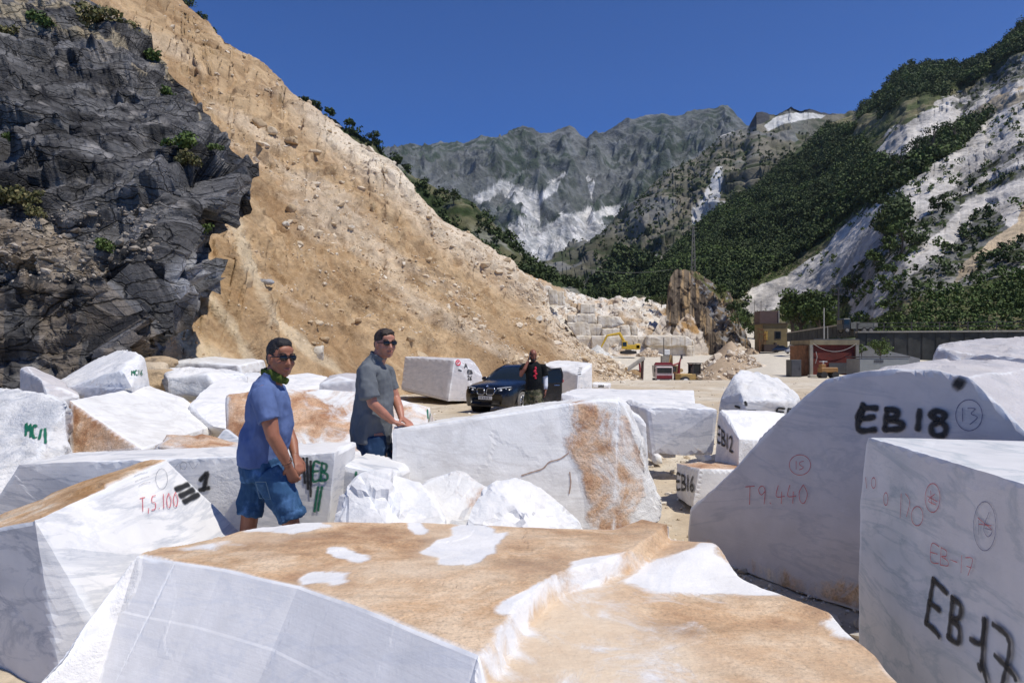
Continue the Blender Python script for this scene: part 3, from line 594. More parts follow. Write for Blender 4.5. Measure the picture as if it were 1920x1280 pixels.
# ------------------------------------------------------------ paint strokes laid on a stone
def paint_mat(name, col, a=1.0):
    n = NT(name); al = n.attr('a'); c = n.co('Object'); k = n.ma('MULTIPLY', al, a)
    k = n.ma('MULTIPLY', k, n.ramp(n.noise(c, 60, 4, .7), [(.3, .65 if a < 1 else .9), (.55, 1.)])); n.l(k, n.b.inputs['Alpha'])
    return n.fin(col, .7)
PT_black = paint_mat('black_spray', (.012, .012, .013)); PT_green = paint_mat('green_spray', (.0, .13, .065)); PT_red = paint_mat('red_crayon', (.62, .10, .11), .8)
PT_blue = paint_mat('blue_crayon', (.06, .07, .20), .75); PT_redl = paint_mat('red_sticker', (.65, .03, .06)); PT_pencil = paint_mat('pencil', (.25, .26, .28), .55)
def marks(o, name, strokes, w, mat, soft=1.0, smooth=True):
    w = w*(1.25 if 'black' in name or 'green' in name else 1)
    """strokes: polylines in the photo's pixels, laid on the stone's face where they are seen; w half width in photo px"""
    bv = BVHTree.FromPolygons([o.matrix_basis @ v.co for v in o.data.vertices], [p.vertices[:] for p in o.data.polygons])
    org = Vector((0, 0, CZ)); vs = []; fs = []; al = []; ww = w
    for k, st in enumerate(strokes):
        pts = [Vector(p) for p in st]
        if smooth and len(pts) > 2:
            q = []
            for i in range(len(pts)-1):
                p0, p1, p2, p3 = pts[max(i-1, 0)], pts[i], pts[i+1], pts[min(i+2, len(pts)-1)]
                for t in (0, .25, .5, .75): q.append(.5*((2*p1)+(p2-p0)*t+(2*p0-5*p1+4*p2-p3)*t*t+(3*p1-p0-3*p2+p3)*t**3))
            pts = q+[pts[-1]]
        L = [0]
        for a, b in zip(pts, pts[1:]): L.append(L[-1]+(b-a).length)
        n = max(2, int(L[-1]/max(1.6, w*.5))+1); S = [L[-1]*i/(n-1) for i in range(n)]; r = []
        for s in S:
            j = max(i for i in range(len(L)) if L[i] <= s+1e-9); j = min(j, len(L)-2); t = (s-L[j])/max(L[j+1]-L[j], 1e-9); r.append(pts[j].lerp(pts[j+1], t))
        hit = []
        for c in r:
            h = bv.ray_cast(org, Vector(((c.x-960)/F, 1, (HY-c.y)/F)).normalized()); hit.append(h if h[0] is not None else None)
        hit = [h for h in hit if h]
        if len(hit) < 2: continue
        ns = sum((h[1] for h in hit), Vector()).normalized(); run = []
        for i, h in enumerate(hit):
            t = (hit[min(i+1, len(hit)-1)][0]-hit[max(i-1, 0)][0])
            if t.length < 1e-6: continue
            t.normalize(); sd = ns.cross(t).normalized(); d = h[0].y; W_ = ww*d/F*(1+.12*math.sin(i*.7+k)); run.append((h[0]+ns*(.0035+.0006*d+.0008*k), sd, W_, t))
        if len(run) < 2: continue
        a0 = run[0]; a1 = run[-1]; run = [(a0[0]-a0[3]*a0[2]*1.0, a0[1], a0[2]*.5, a0[3], 0), (a0[0]-a0[3]*a0[2]*.3, a0[1], a0[2]*.9, a0[3], 1)]+[(*q, 1) for q in run[1:-1]]+[(a1[0]+a1[3]*a1[2]*.3, a1[1], a1[2]*.9, a1[3], 1), (a1[0]+a1[3]*a1[2], a1[1], a1[2]*.5, a1[3], 0)]
        b = len(vs); cols = [(-1.0*(1+.5*soft), 0), (-.80, .85), (0, 1), (.80, .85), (1.0*(1+.5*soft), 0)]
        for (c, sd, W_, t, e) in run:
            for u, a in cols: vs.append(c+sd*(u*W_)); al.append(a*e)
        for i in range(len(run)-1):
            for j in range(4): x = b+i*5+j; fs.append((x, x+1, x+6, x+5))
    if not vs: print('no marks', name, o.name); return
    inv = o.matrix_basis.inverted(); me = npmesh(name, np.array([(inv @ v)[:] for v in vs]), np.array(fs), False, {'a': np.array(al)})
    m = link(name, me, mat, o); return m
GL = {'E': [[(.95, .02), (.1, 0), (.05, 1), (.95, .97)], [(.05, .5), (.8, .47)]], 'B': [[(.1, 0), (.05, 1)], [(.1, .02), (.75, .1), (.7, .4), (.15, .5), (.9, .62), (.95, .9), (.05, 1)]],
      '1': [[(.5, 0), (.45, 1)]], 'I': [[(.5, 0), (.45, 1)]], 'L': [[(.15, .25), (.5, 0), (.45, 1)]], '6': [[(.8, .0), (.2, .45), (.15, .85), (.5, 1), (.85, .8), (.6, .55), (.2, .7)]], '2': [[(.1, .2), (.5, 0), (.85, .25), (.2, .95), (.1, 1), (.95, .95)]],
      '8': [[(.55, .47), (.15, .25), (.5, 0), (.85, .22), (.5, .5), (.1, .78), (.5, 1), (.92, .78), (.55, .47)]], '7': [[(.05, .05), (.9, 0), (.4, 1)], [(.25, .5), (.8, .5)]], '4': [[(.3, 0), (.1, .6), (.9, .6)], [(.65, .35), (.6, 1)]],
      '9': [[(.85, .3), (.45, .5), (.2, .2), (.55, 0), (.85, .25), (.75, 1)]], '0': [[(.5, 0), (.1, .4), (.2, .9), (.6, 1), (.9, .5), (.5, 0)]], 'T': [[(.05, .03), (.95, 0)], [(.5, .02), (.45, 1)]], '5': [[(.85, 0), (.25, .05), (.2, .42), (.8, .55), (.7, .95), (.1, 1)]],
      'M': [[(.02, 1), (.08, 0), (.5, .6), (.92, 0), (.98, 1)]], 'C': [[(.9, .1), (.4, 0), (.1, .5), (.4, 1), (.95, .9)]], 'A': [[(.05, 1), (.5, 0), (.95, 1)], [(.2, .62), (.8, .6)]], '3': [[(.1, .05), (.8, 0), (.4, .42), (.85, .7), (.5, 1), (.05, .92)]],
      '.': [[(.3, .93), (.45, 1)]], ',': [[(.5, .85), (.3, 1.2)]], '-': [[(.1, .5), (.9, .5)]], ' ': []}
def text(s, x0, y0, ux, uy, vx, vy, adv=1.25):
    """glyphs in a sheared frame: u along the line per glyph, v down the glyph"""
    out = []; k = 0
    for ch in s:
        wd = .5 if ch in '1I.,' else 1
        for st in GL[ch]: out.append([(x0+(k+(a-.0)*(1 if wd == 1 else .6))*ux+b*vx, y0+(k+(a*(1 if wd == 1 else .6)))*uy+b*vy) for a, b in st])
        k += adv*(.62 if wd < 1 else 1)
    return out
def ring(cx, cy, rx, ry, n=14, a0=0): return [(cx+rx*math.cos(a0+2*math.pi*i/n), cy+ry*math.sin(a0+2*math.pi*i/n)) for i in range(n+1)]
# ============================================================ the stones
exec_blocks = True
# --- foreground stone: brown top with a broken ledge
ZT = .72
def fg_stone():
    top = [(258, 1037), (300, 1022), (395, 1006), (440, 992), (490, 981), (560, 978), (640, 976), (800, 976), (960, 984), (1080, 988), (1150, 992), (1200, 1006), (1290, 1030), (1335, 1040), (1385, 1080), (1430, 1100), (1522, 1131), (1560, 1146), (1585, 1178), (1640, 1225), (1690, 1285), (1760, 1380), (1250, 1560), (985, 1300), (895, 1227), (740, 1165), (640, 1125), (560, 1095), (420, 1064), (330, 1050)]
    T = [Z(x, y, ZT-(.11 if x > 1195 and (y > 1000) or x > 1600 else 0)) for x, y in top]
    for p in T: p.z = ZT
    lo = []
    for (x, y), p in zip(top, T):
        q = Vector((p.x, p.y, -.05))
        if (y > 1022 and x < 1000 and x > 257): q = Vector((p.x-.25, p.y-.38, -.05))   # the front face leans out
        if x < 275: q = Vector((p.x-.34, p.y-.80, -.05))
        elif y <= 1022 and x < 420: q = Vector((p.x-.35, p.y-.3, -.05))
        lo.append(q)
    n = len(T); faces = [tuple(range(n-1, -1, -1)), tuple(range(n, 2*n))]+[(i, (i+1) % n, n+(i+1) % n, n+i) for i in range(n)]
    ledge = [(895, 1232), (925, 1200), (948, 1165), (962, 1130), (1000, 1105), (1050, 1075), (1095, 1058), (1110, 1055), (1190, 1025), (1240, 990), (1400, 900), (1700, 900), (2000, 1500), (900, 1600)]
    L2 = [Z(x, y, ZT) for x, y in ledge if y > 700]; lx = [(p.x, p.y) for p in L2]
    def hook(V, N, A):
        up = N[:, 2] > .5; x = V[:, 0]+.02*fbm(V*5, 3, 300); y = V[:, 1]+.02*fbm(V*5+9, 3, 301); ins = inpoly(x, y, lx); m = ins & (V[:, 2] > .35)
        dd = np.full(len(V), 9.)
        for (x0, y0), (x1, y1) in zip(lx[:9], lx[1:10]):
            t = np.clip(((x-x0)*(x1-x0)+(y-y0)*(y1-y0))/((x1-x0)**2+(y1-y0)**2), 0, 1); dd = np.minimum(dd, np.hypot(x-x0-t*(x1-x0), y-y0-t*(y1-y0)))
        V = V.copy(); drop = .085*ss(dd, .0, .05)+.03*ss(dd, .1, .5); V[:, 2] -= np.where(m, drop*np.clip((V[:, 2]-.35)/.3, 0, 1), 0)
        # raised white hump at the back right, gentle roll of the top
        px, py = proj(V); hump = np.exp(-(((px-1330)/75)**2+((py-1050)/26)**2)); V[:, 2] += np.where(V[:, 2] > .4, .06*hump, 0)
        V[:, 2] += np.where(V[:, 2] > .5, .012*fbm(V*1.1, 3, 302)-.035*ss(px, 480, 260)*ss(py, 1000, 1050)*0, 0)
        return V
    o = block('marble_block', 'huge foreground marble block with a rusty brown broken top crossed by a white ledge', T+lo, .018, (0, .06, 0), top=(.80, .22, 0), faces=faces, mat=M_fg, hook=hook, chip=.02, amp=.016, topz=.86,
              paint=[('rough', [(190, 1300), (240, 1040), (262, 1030), (265, 1080), (240, 1140), (200, 1190), (60, 1300), (0, 1300)], .55)], seed=11)
    return o, lx
FG, LX = fg_stone()
# repaint the foreground top: patches of white, cream and brown seen on the stone
def fg_paint():
    me = FG.data; n = len(me.vertices); V = np.zeros(n*3, np.float32); me.vertices.foreach_get('co', V); V = V.reshape(-1, 3)+np.array(FG.location)
    px, py = proj(V); O = V*1.0; wx = px+24*fbm(O*3, 4, 310)+14*fbm(O*11, 4, 311); wy = py+12*fbm(O*3, 4, 312)+8*fbm(O*11, 4, 313)
    r = np.full(n, .95); r[V[:, 2] < ZT-.17] = 0
    x = V[:, 0]; y = V[:, 1]; low = inpoly(x, y, LX)
    r = np.where(low, .86, r)
    for poly, v in (([(808, 1040), (850, 1000), (900, 990), (935, 1003), (905, 1030), (885, 1052), (850, 1058)], 0), ([(770, 985), (800, 980), (815, 998), (800, 1000)], 0), ([(612, 1025), (650, 1025), (690, 1048), (650, 1045)], .0),
                    ([(440, 985), (620, 970), (640, 985), (520, 1000), (450, 1003)], .25), ([(330, 1015), (420, 1005), (470, 1030), (360, 1030)], .45), ([(560, 1068), (640, 1074), (650, 1082), (570, 1078)], 0),
                    ([(1172, 1085), (1230, 1045), (1320, 1022), (1360, 1060), (1430, 1098), (1530, 1132), (1440, 1128), (1300, 1112), (1200, 1100)], 0),
                    ([(890, 1240), (930, 1190), (952, 1150), (965, 1125), (1005, 1098), (1070, 1068), (1110, 1052), (1190, 1022), (1196, 1045), (1120, 1072), (1060, 1092), (1010, 1130), (980, 1170), (955, 1215), (935, 1290)], .0),
                    ([(960, 1200), (1020, 1150), (1090, 1085), (1140, 1090), (1200, 1150), (1240, 1200), (1150, 1240), (1060, 1215), (990, 1250)], .72),
                    ([(1000, 1290), (1080, 1225), (1200, 1200), (1300, 1250), (1330, 1400), (1000, 1500)], .62), ([(1545, 1175), (1570, 1160), (1620, 1205), (1580, 1212)], .0),
                    ([(905, 1222), (960, 1195), (1000, 1215), (960, 1240), (925, 1250)], .6)):
        r = np.where(inpoly(wx, wy, poly), v, r)
    r = np.where(V[:, 2] < ZT-.17, 0, r); pale = np.where(low, .42+.35*fbm(V*1.1, 3, 320), .12+.40*np.maximum(fbm(V*1.3, 4, 321), 0))
    for poly, v in (([(960, 1200), (1020, 1150), (1090, 1080), (1140, 1090), (1230, 1170), (1330, 1230), (1420, 1290), (1300, 1400), (1000, 1500), (900, 1300), (905, 1230)], .95), ([(1230, 1290), (1400, 1180), (1560, 1180), (1700, 1300), (1500, 1400)], .35), ([(800, 985), (940, 1000), (900, 1060), (790, 1050)], .6), ([(330, 1015), (640, 975), (560, 1010), (400, 1035)], .5)):
        pale = np.where(inpoly(wx, wy, poly), v, pale)
    E = np.zeros(len(me.edges)*2, np.int32); me.edges.foreach_get('vertices', E); E = E.reshape(-1, 2); r = smooth_attr(r, E, 7); pale = np.clip(smooth_attr(pale, E, 14), 0, 1)
    at = me.attributes.new('pale', 'FLOAT', 'POINT'); at.data.foreach_set('value', pale.astype(np.float32))
    me.attributes['rust'].data.foreach_set('value', r.astype(np.float32))
    a = me.attributes['rustf']; z = np.zeros(len(me.polygons), np.float32); a.data.foreach_get('value', z); a.data.foreach_set('value', np.where(z > .5, 0, -1).astype(np.float32))
fg_paint()
# --- left tilted block T 5.100
a_, b_, c_, d_ = P(64, 973, 3.4), P(312, 862, 4.4), P(441, 985, 4.55), P(183, 1178, 3.42)
e1 = d_+(d_-a_)*.85; e2 = c_+(c_-b_)*1.5
lft = Vector((-1.0, .55, -.25))
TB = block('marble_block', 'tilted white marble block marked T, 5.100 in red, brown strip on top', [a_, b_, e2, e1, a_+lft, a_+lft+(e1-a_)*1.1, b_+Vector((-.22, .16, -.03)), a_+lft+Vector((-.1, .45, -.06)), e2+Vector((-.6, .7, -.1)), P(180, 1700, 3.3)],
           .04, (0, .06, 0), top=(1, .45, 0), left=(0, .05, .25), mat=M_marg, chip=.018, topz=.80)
marks(TB, 'red_number', text('T,5.100', 261, 934, 10, -1.5, 1, 26), 1.1, PT_red, .3)
marks(TB, 'black_dashes', [[(329, 918), (352, 908)], [(337, 930), (361, 918)], [(344, 941), (371, 927)]], 4.0, PT_black, .8)
marks(TB, 'pencil_sketch', [ring(302, 898, 11, 19), [(250, 893), (262, 888), (275, 886)], [(252, 903), (266, 897), (278, 893)], [(258, 912), (270, 906), (280, 905)]], .7, PT_pencil, .3)
# --- long block behind the man in the blue shirt
f = [P(35, 870, 4.95), P(628, 848, 4.95), P(617, 985, 4.98), P(600, 1095, 5.0), P(-40, 1110, 5.1), P(-10, 940, 5.0)]
LB = block('marble_block', 'long low marble block marked EB 11 in green behind the man in shorts', ext(f, (.02, .62, .0)), .05, (0, .05, 0), mat=M_marg, paint=[('grey', [(80, 880), (150, 870), (160, 900), (120, 950), (60, 930)], .5), ('grey', [(150, 880), (180, 900), (230, 960), (160, 940)], .4), ('rough', [(400, 870), (470, 870), (480, 960), (380, 960)], .4)])
marks(LB, 'green_letters', text('EB', 588, 866, 13, .5, -2, 34, 1.15), 1.7, PT_green, 1.2); marks(LB, 'green_number', [[(597, 912), (590, 958)], [(604, 912), (597, 956)]], 1.7, PT_green, 1.2)
marks(LB, 'black_stripes', [[(569, 858), (572, 905)], [(576, 858), (578, 916)], [(583, 864), (583, 930)]], 1.8, PT_black, .8)
marks(LB, 'black_number', [[(376, 900), (389, 886), (382, 918)], [(375, 918), (392, 914)]], 3.0, PT_black, .8)
marks(LB, 'pencil_number', [ring(345, 872, 6, 7), [(355, 866), (363, 878), (372, 868)], [(330, 876), (336, 868), (340, 880)]], .6, PT_pencil, .3)
# grey end face standing beside it
f = [P(630, 868, 5.25), P(670, 874, 5.3), P(735, 890, 5.3), P(735, 1080, 5.4), P(624, 1090, 5.4)]
SB = block('marble_block', 'short grey marble block between the EB 11 block and the man in grey', ext(f, (.1, .6, 0)), .06, (0, .1, .15), left=(0, .1, .5), mat=M_marg)
marks(SB, 'green_mark', [[(668, 884), (668, 894), (674, 890)]], 1.6, PT_green)
# --- rough lumps in the middle
def lump(label, pts, L=.045, **kw):
    kw.setdefault('face', (.08, .245, .08)); kw.setdefault('amp', .13); kw.setdefault('chip', .08); return block('rough_boulder', label, pts, L, **kw)
lump('rounded rough white boulder on the left behind the brown-topped block', [P(622, 980, 4.25), P(640, 915, 4.35), P(672, 880, 4.45), (P(705, 872, 4.5)), P(745, 880, 4.5), P(790, 900, 4.55), P(840, 975, 4.4), P(730, 1000, 4.05), P(640, 1010, 4.1), P(600, 1150, 4.3), P(860, 1120, 4.3), P(690, 885, 5.0), P(800, 930, 5.0), P(640, 960, 5.0), P(860, 1080, 5)], paint=[('rust', [(745, 880), (800, 900), (850, 970), (800, 970)], .3)])
lump('pale cream boulder with a sharp peak between two rounded white boulders', [P(780, 905, 4.75), P(815, 893, 4.8), P(847, 880, 4.85), P(880, 893, 4.8), P(930, 925, 4.7), P(900, 985, 4.5), P(800, 990, 4.4), P(780, 1120, 4.5), P(930, 1120, 4.5), P(850, 890, 5.2), P(780, 980, 5.2), P(950, 980, 5.2)], face=(.42, .245, .15), mat=M_or)
lump('rounded rough white boulder in front of the block the man leans on', [P(870, 985, 4.15), P(890, 925, 4.35), P(930, 895, 4.5), P(965, 892, 4.55), P(1005, 905, 4.55), P(1050, 945, 4.5), P(1095, 982, 4.4), P(1000, 1005, 4.1), P(870, 1130, 4.2), P(1130, 1120, 4.3), P(980, 905, 5.0), P(900, 960, 5.0), P(1090, 1000, 4.9)], face=(.2, .245, .05))
# --- the big centre block
f = [P(735, 805, 5.85), P(800, 793, 5.87), P(900, 778, 5.9), P(1000, 762, 5.92), P(1062, 753, 5.94), P(1120, 745, 5.96), P(1160, 748, 5.98), P(1175, 762, 6.0), P(1200, 840, 6.0), P(1225, 900, 5.95), P(1243, 945, 5.9), P(1240, 975, 5.85), P(1205, 1008, 5.75), P(1150, 1000, 5.65), P(1040, 1010, 5.62), P(735, 1010, 5.6)]
CB = block('marble_block', 'large white marble block with a rust-marbled right end that the man in grey leans on', ext(f, (.12, .75, -.02), .985), .04, (0, .12, 0), top=(.0, .4, 0), right=(.1, .8, 0), chip=.03, mat=M_or,
           paint=[('rust', [(1064, 756), (1110, 746), (1172, 765), (1188, 830), (1208, 880), (1218, 930), (1190, 1000), (1120, 1005), (1098, 985), (1110, 940), (1085, 880), (1064, 860), (1074, 800)], .68), ('rust', [(862, 800), (875, 795), (872, 900), (858, 895)], .45), ('rust', [(885, 830), (900, 820), (888, 900), (878, 900)], .3),
                  ('rough', [(1060, 755), (1160, 742), (1190, 800), (1260, 960), (1200, 1020), (1100, 1010), (1110, 940), (1075, 860)], .55)])
marks(CB, 'crack', [[(978, 891), (1000, 884), (1018, 878), (1030, 866), (1050, 860), (1066, 849)], [(1068, 885), (1070, 905), (1067, 925)]], 1.2, paint_mat('crack_line', (.33, .20, .13), .9), .3)
f = [P(1178, 765, 6.9), P(1195, 772, 6.9), P(1212, 790, 6.85), P(1218, 872, 6.8), P(1214, 925, 6.8), P(1150, 930, 6.8)]
block('marble_block', 'narrow grey-white marble block showing behind the right end of the rust-marbled block', ext(f, (.05, .6, 0)), .06, (0, .15, .1), top=(0, .7, 0), mat=M_marg)
# --- right side
f = [P(1212, 768, 9.2), P(1225, 762, 9.2), P(1346, 767, 9.0), P(1340, 857, 9.0), P(1280, 852, 9.05), P(1222, 850, 9.1)]
block('marble_block', 'grey-veined marble block propped clear of the ground behind the EB16 block', ext(f, (-.15, 1.0, .04)), .06, (0, .08, .12), top=(0, .5, 0), mat=M_marg, chip=.035, paint=[('rust', [(1210, 845), (1350, 838), (1350, 870), (1210, 870)], .5)])
for px_ in (1235, 1328): block('support_stone', 'small stone propping up the grey-veined block near its %s end' % ('left' if px_ < 1300 else 'right'), ext([Z(px_-6, 870, 0), Z(px_+8, 870, 0), Z(px_+6, 870, 0)+Vector((0, 0, .12)), Z(px_-5, 870, 0)+Vector((0, 0, .12))], (0, .6, .02)), .06, (.4, .6, 0), chip=.01)['category'] = 'stone'
p1, p2, p3, p4 = P(1348, 772, 8.2), P(1340, 862, 8.2), P(1386, 866, 7.5), P(1386, 822, 7.5); up = P(1352, 768, 8.2)
EB12 = block('marble_block', 'white marble block marked EB12 with a smooth sloping top', [p1, up, P(1366, 778, 8.0), p4, p3, p2, P(1470, 775, 9.2), P(1440, 826, 7.9), P(1430, 915, 7.9), P(1440, 770, 9.2), P(1370, 769, 9.0), P(1350, 905, 8.8), P(1470, 895, 9), P(1386, 942, 7.55), P(1345, 918, 8.2)], .05, (0, .25, 0), left=(0, .06, .05), right=(.15, .8, .3), front=(.15, .8, .3), top=(0, .08, 0), mat=M_mar)
marks(EB12, 'black_letters', text('EB12', 1345, 798, 6.8, 5.2, .5, 28, 1.3), 1.7, PT_black, .8)
p = [P(1346, 765, 10.6), P(1350, 745, 10.6), P(1362, 725, 10.7), P(1376, 700, 10.8), P(1388, 735, 10.0), P(1391, 775, 9.9), P(1392, 750, 9.9), P(1440, 748, 9.9), P(1490, 752, 10.2), P(1495, 800, 10.2), P(1345, 800, 10.7), P(1392, 805, 9.9), P(1420, 698, 11.4), P(1470, 715, 11.5), P(1503, 742, 11.3), P(1460, 706, 11.8), P(1400, 694, 11.0), P(1500, 800, 11.6), P(1385, 780, 12)]
PK = block('marble_block', 'white marble block with a ridged peak standing behind the EB12 block', p, .07, (0, .1, 0), top=(0, .75, .1), left=(.12, .1, .3), right=(0, .6, .1), mat=M_marg, amp=.05)
marks(PK, 'black_letters', text('EB', 1456, 765, 16, .5, -.5, 14, 1.2), 1.6, PT_black, .6); marks(PK, 'black_dash', [[(1401, 770), (1416, 770)]], 1.6, PT_black, .6); marks(PK, 'black_dot', [[(1397, 753), (1399, 759)]], 1.9, PT_black, .6); marks(PK, 'black_dash', [[(1379, 761), (1388, 764)]], 1.6, PT_black, .6)
t0, t1, t2 = P(1268, 868, 7.9), P(1310, 878, 7.15), P(1394, 880, 7.25)
b0, b1, b2 = P(1267, 930, 7.9), P(1298, 951, 7.15), P(1385, 960, 7.25)
EB16 = block('marble_block', 'small marble block marked EB16 with a flat orange-brown top', [t0, t1, t2, b0, b1, b2, P(1400, 864, 8.2), P(1330, 862, 8.4), P(1400, 930, 8.2), P(1330, 930, 8.4)], .05, (0, .08, 0), top=(.9, .3, 0), left=(0, .12, .1), mat=M_or)
marks(EB16, 'black_letters', text('EB16', 1269, 888, 7.6, 1.2, .4, 28, 1.3), 1.9, PT_black, .8)
# EB18
def E18(x, y): k = (x-960)/F; return P(x, y, 8.6175/(1+1.845*k))
f = [E18(*q) for q in [(1288, 1000), (1292, 955), (1430, 822), (1545, 707), (1600, 694), (1680, 688), (1745, 692), (1815, 703), (1850, 735), (1900, 785), (1965, 850), (1965, 1262), (1625, 1143), (1510, 1116), (1380, 1066), (1288, 1030)]]
EB18 = block('marble_block', 'large pointed grey marble block marked EB 18 in thick black spray', ext(f, (.95, .70, .05), 1.0), .045, (0, .06, .1), top=(.15, .6, 0), right=(.1, .6, 0), mat=M_marw, chip=.012,
             paint=[('grey', [(1530, 720), (1560, 715), (1590, 760), (1660, 800), (1640, 830), (1590, 790), (1540, 760)], .55), ('grey', [(1560, 790), (1580, 800), (1625, 830), (1600, 850), (1555, 815)], .45), ('rust', [(1440, 1050), (1640, 1080), (1640, 1150), (1440, 1100)], .60), ('rust', [(1290, 1000), (1340, 1010), (1440, 1050), (1430, 1100), (1290, 1040)], .45)])
marks(EB18, 'black_letters', [[(1619, 757), (1617, 778)], [(1645, 765), (1618, 766), (1610, 785), (1640, 781)], [(1616, 770), (1610, 805), (1642, 805)], [(1665, 766), (1660, 805)], [(1662, 767), (1685, 770), (1680, 782), (1664, 785), (1692, 793), (1690, 803), (1660, 805)], [(1726, 768), (1722, 805)],
      [(1760, 786), (1745, 778), (1758, 770), (1773, 776), (1766, 788), (1748, 798), (1752, 814), (1770, 815), (1775, 800), (1760, 786)]], 4.0, PT_black, .9)
marks(EB18, 'black_spot', [[(1796, 717), (1801, 720)]], 8, PT_black, 1.6)
marks(EB18, 'blue_circled_number', [ring(1818, 778, 25, 29), [(1806, 765), (1806, 790)], [(1816, 765), (1830, 766), (1822, 775), (1834, 782), (1820, 795)]], .9, PT_blue, .3)
marks(EB18, 'red_circled_number', [ring(1501, 871, 20, 19), [(1494, 864), (1494, 879)], [(1508, 864), (1501, 866), (1501, 871), (1508, 876), (1500, 880)]], .7, PT_red, .3); marks(EB18, 'red_number', text('T9.440', 1398, 911, 19, -.5, 0, 34, 1.15), .9, PT_red, .3)
# EB17
A, B, Cc, D = Z(1625, 818, 1.25), Z(1942, 913, 1.25), Z(2300, 845, 1.25), Z(1905, 826, 1.25)
E17 = [A, B, Z(2400, 930, 1.25), Z(2200, 832, 1.25), A+Vector((-.05, 0, -1.3)), B+Vector((-.05, .0, -1.3)), Z(2400, 930, 1.25)-Vector((0, 0, 1.3)), Z(2200, 832, 1.25)-Vector((0, 0, 1.3)), P(1612, 935, 3.6), P(1690, 1290, 3.45)]
EB17 = block('marble_block', 'square-cut marble block marked EB 17 at the right edge with a clean white top', E17, .04, (0, .06, .05), top=(0, .05, 0), left=(0, .06, 0), mat=M_marv, chip=.008, paint=[('grey', [(1660, 840), (1705, 850), (1700, 1060), (1690, 1250), (1665, 1200), (1658, 1030), (1668, 930)], .4)])
marks(EB17, 'black_letters', [[(1752, 1085), (1738, 1168)], [(1752, 1086), (1778, 1112)], [(1744, 1128), (1764, 1143)], [(1738, 1167), (1754, 1180), (1764, 1193)], [(1790, 1118), (1782, 1196)], [(1788, 1120), (1805, 1135), (1802, 1158), (1786, 1162), (1802, 1176), (1800, 1205), (1780, 1192)],
      [(1824, 1198), (1845, 1205), (1853, 1160)], [(1850, 1160), (1846, 1250), (1840, 1245)], [(1846, 1240), (1856, 1278)], [(1868, 1170), (1900, 1205), (1884, 1290)], [(1872, 1228), (1905, 1262), (1912, 1275)]], 4.2, PT_black, .9)
marks(EB17, 'red_circled_number', [ring(1751, 933, 14, 27), [(1742, 930), (1760, 940)], [(1748, 920), (1750, 944)], [(1756, 926), (1744, 938), (1758, 946)]], 1., PT_red, .3); marks(EB17, 'blue_circled_number', [ring(1849, 986, 21, 46), [(1838, 975), (1838, 1002)], [(1858, 960), (1848, 990), (1856, 1006), (1864, 995), (1850, 990)]], .9, PT_blue, .3)
marks(EB17, 'red_number', text('EB-17', 1748, 1018, 16, 6, -1, 33, 1.15), 1., PT_red, .3)
for q in ([ring(1722, 967, 11, 18)], [[(1836, 970), (1862, 992)], [(1838, 982), (1862, 985)]], [[(1625, 895), (1627, 915)]], [ring(1640, 905, 4, 10)], [[(1692, 925), (1690, 970)]], [[(1700, 925), (1708, 940), (1702, 968)]], [ring(1663, 935, 4, 12)]): marks(EB17, 'red_scrawl', q, 1., PT_red, .3)
# far right
f = [P(1748, 672, 8.3), P(1758, 650, 8.3), P(1800, 672, 7.6), P(1850, 662, 7.3), P(1930, 680, 7.0), P(2060, 690, 6.6), P(2060, 988, 6.6), P(1795, 943, 7.7)]
block('marble_block', 'bulky grey marble block with a white weathered top behind the EB 18 block', f+[P(1760, 646, 9.3), P(1800, 640, 9.3), P(1860, 631, 9.2), P(1930, 630, 9.0), P(2100, 640, 8.6), P(2100, 912, 8.6), P(1775, 895, 9.3), P(1746, 700, 8.6), P(1765, 912, 8.6)], .07, (0, .08, .15), top=(.05, .75, .05), left=(0, .1, .2), front=(0, .1, .35), mat=M_marw, amp=.05)
# white slab beyond the centre block
f = [P(1052, 737, 12.5), P(1100, 748, 11.5), P(1060, 775, 11.6), P(1304, 762, 11.5), P(1304, 790, 11.5), P(1052, 790, 12.4), P(1100, 790, 11.5)]
block('marble_block', 'long flat white slab lying beyond the rust-marbled block', f+[P(1064, 733, 13.4), P(1080, 728, 14.6), P(1301, 731, 14.6), P(1301, 780, 14.6), P(1064, 780, 14.6)], .08, (0, .1, 0), top=(0, .15, 0), left=(.2, .2, .2), mat=M_mar)
# far pair around the car
f = [P(759, 668, 30), P(852, 674, 28), P(840, 752, 27.6), P(752, 730, 29.6)]; r_ = [P(880, 672, 30), P(893, 682, 29.8), P(905, 704, 29.5), P(905, 752, 29)]
EB26 = block('marble_block', 'sawn marble block marked A EB 26 with a red round mark, left of the car', f+r_+[P(785, 668, 33), P(880, 672, 33), P(900, 750, 32), P(765, 735, 33)], .15, (0, .05, 0), left=(.12, .06, .15), front=(.12, .06, .15), right=(0, .06, .0), mat=M_marw, chip=.06)
marks(EB26, 'black_letters', text('A', 870, 682, 6, 0, 0, 8), .85, PT_black, .4); marks(EB26, 'black_letters', text('EB', 876, 694, 4.4, 0, 0, 6.5, 1.15), .8, PT_black, .4); marks(EB26, 'black_number', text('26', 876, 704, 3.8, .6, 0, 7.5, 1.15), .8, PT_black, .4); marks(EB26, 'black_dash', [[(859, 693), (865, 695)]], .8, PT_black, .4); marks(EB26, 'red_round_mark', [ring(858.5, 680, 4.2, 4.6, 12), [(857, 680), (860, 678)]], 1.2, PT_redl, .3)
f = [P(1084, 702, 29.5), P(1110, 681, 30.2), P(1110, 729, 30.2), P(1082, 735, 29.5)]
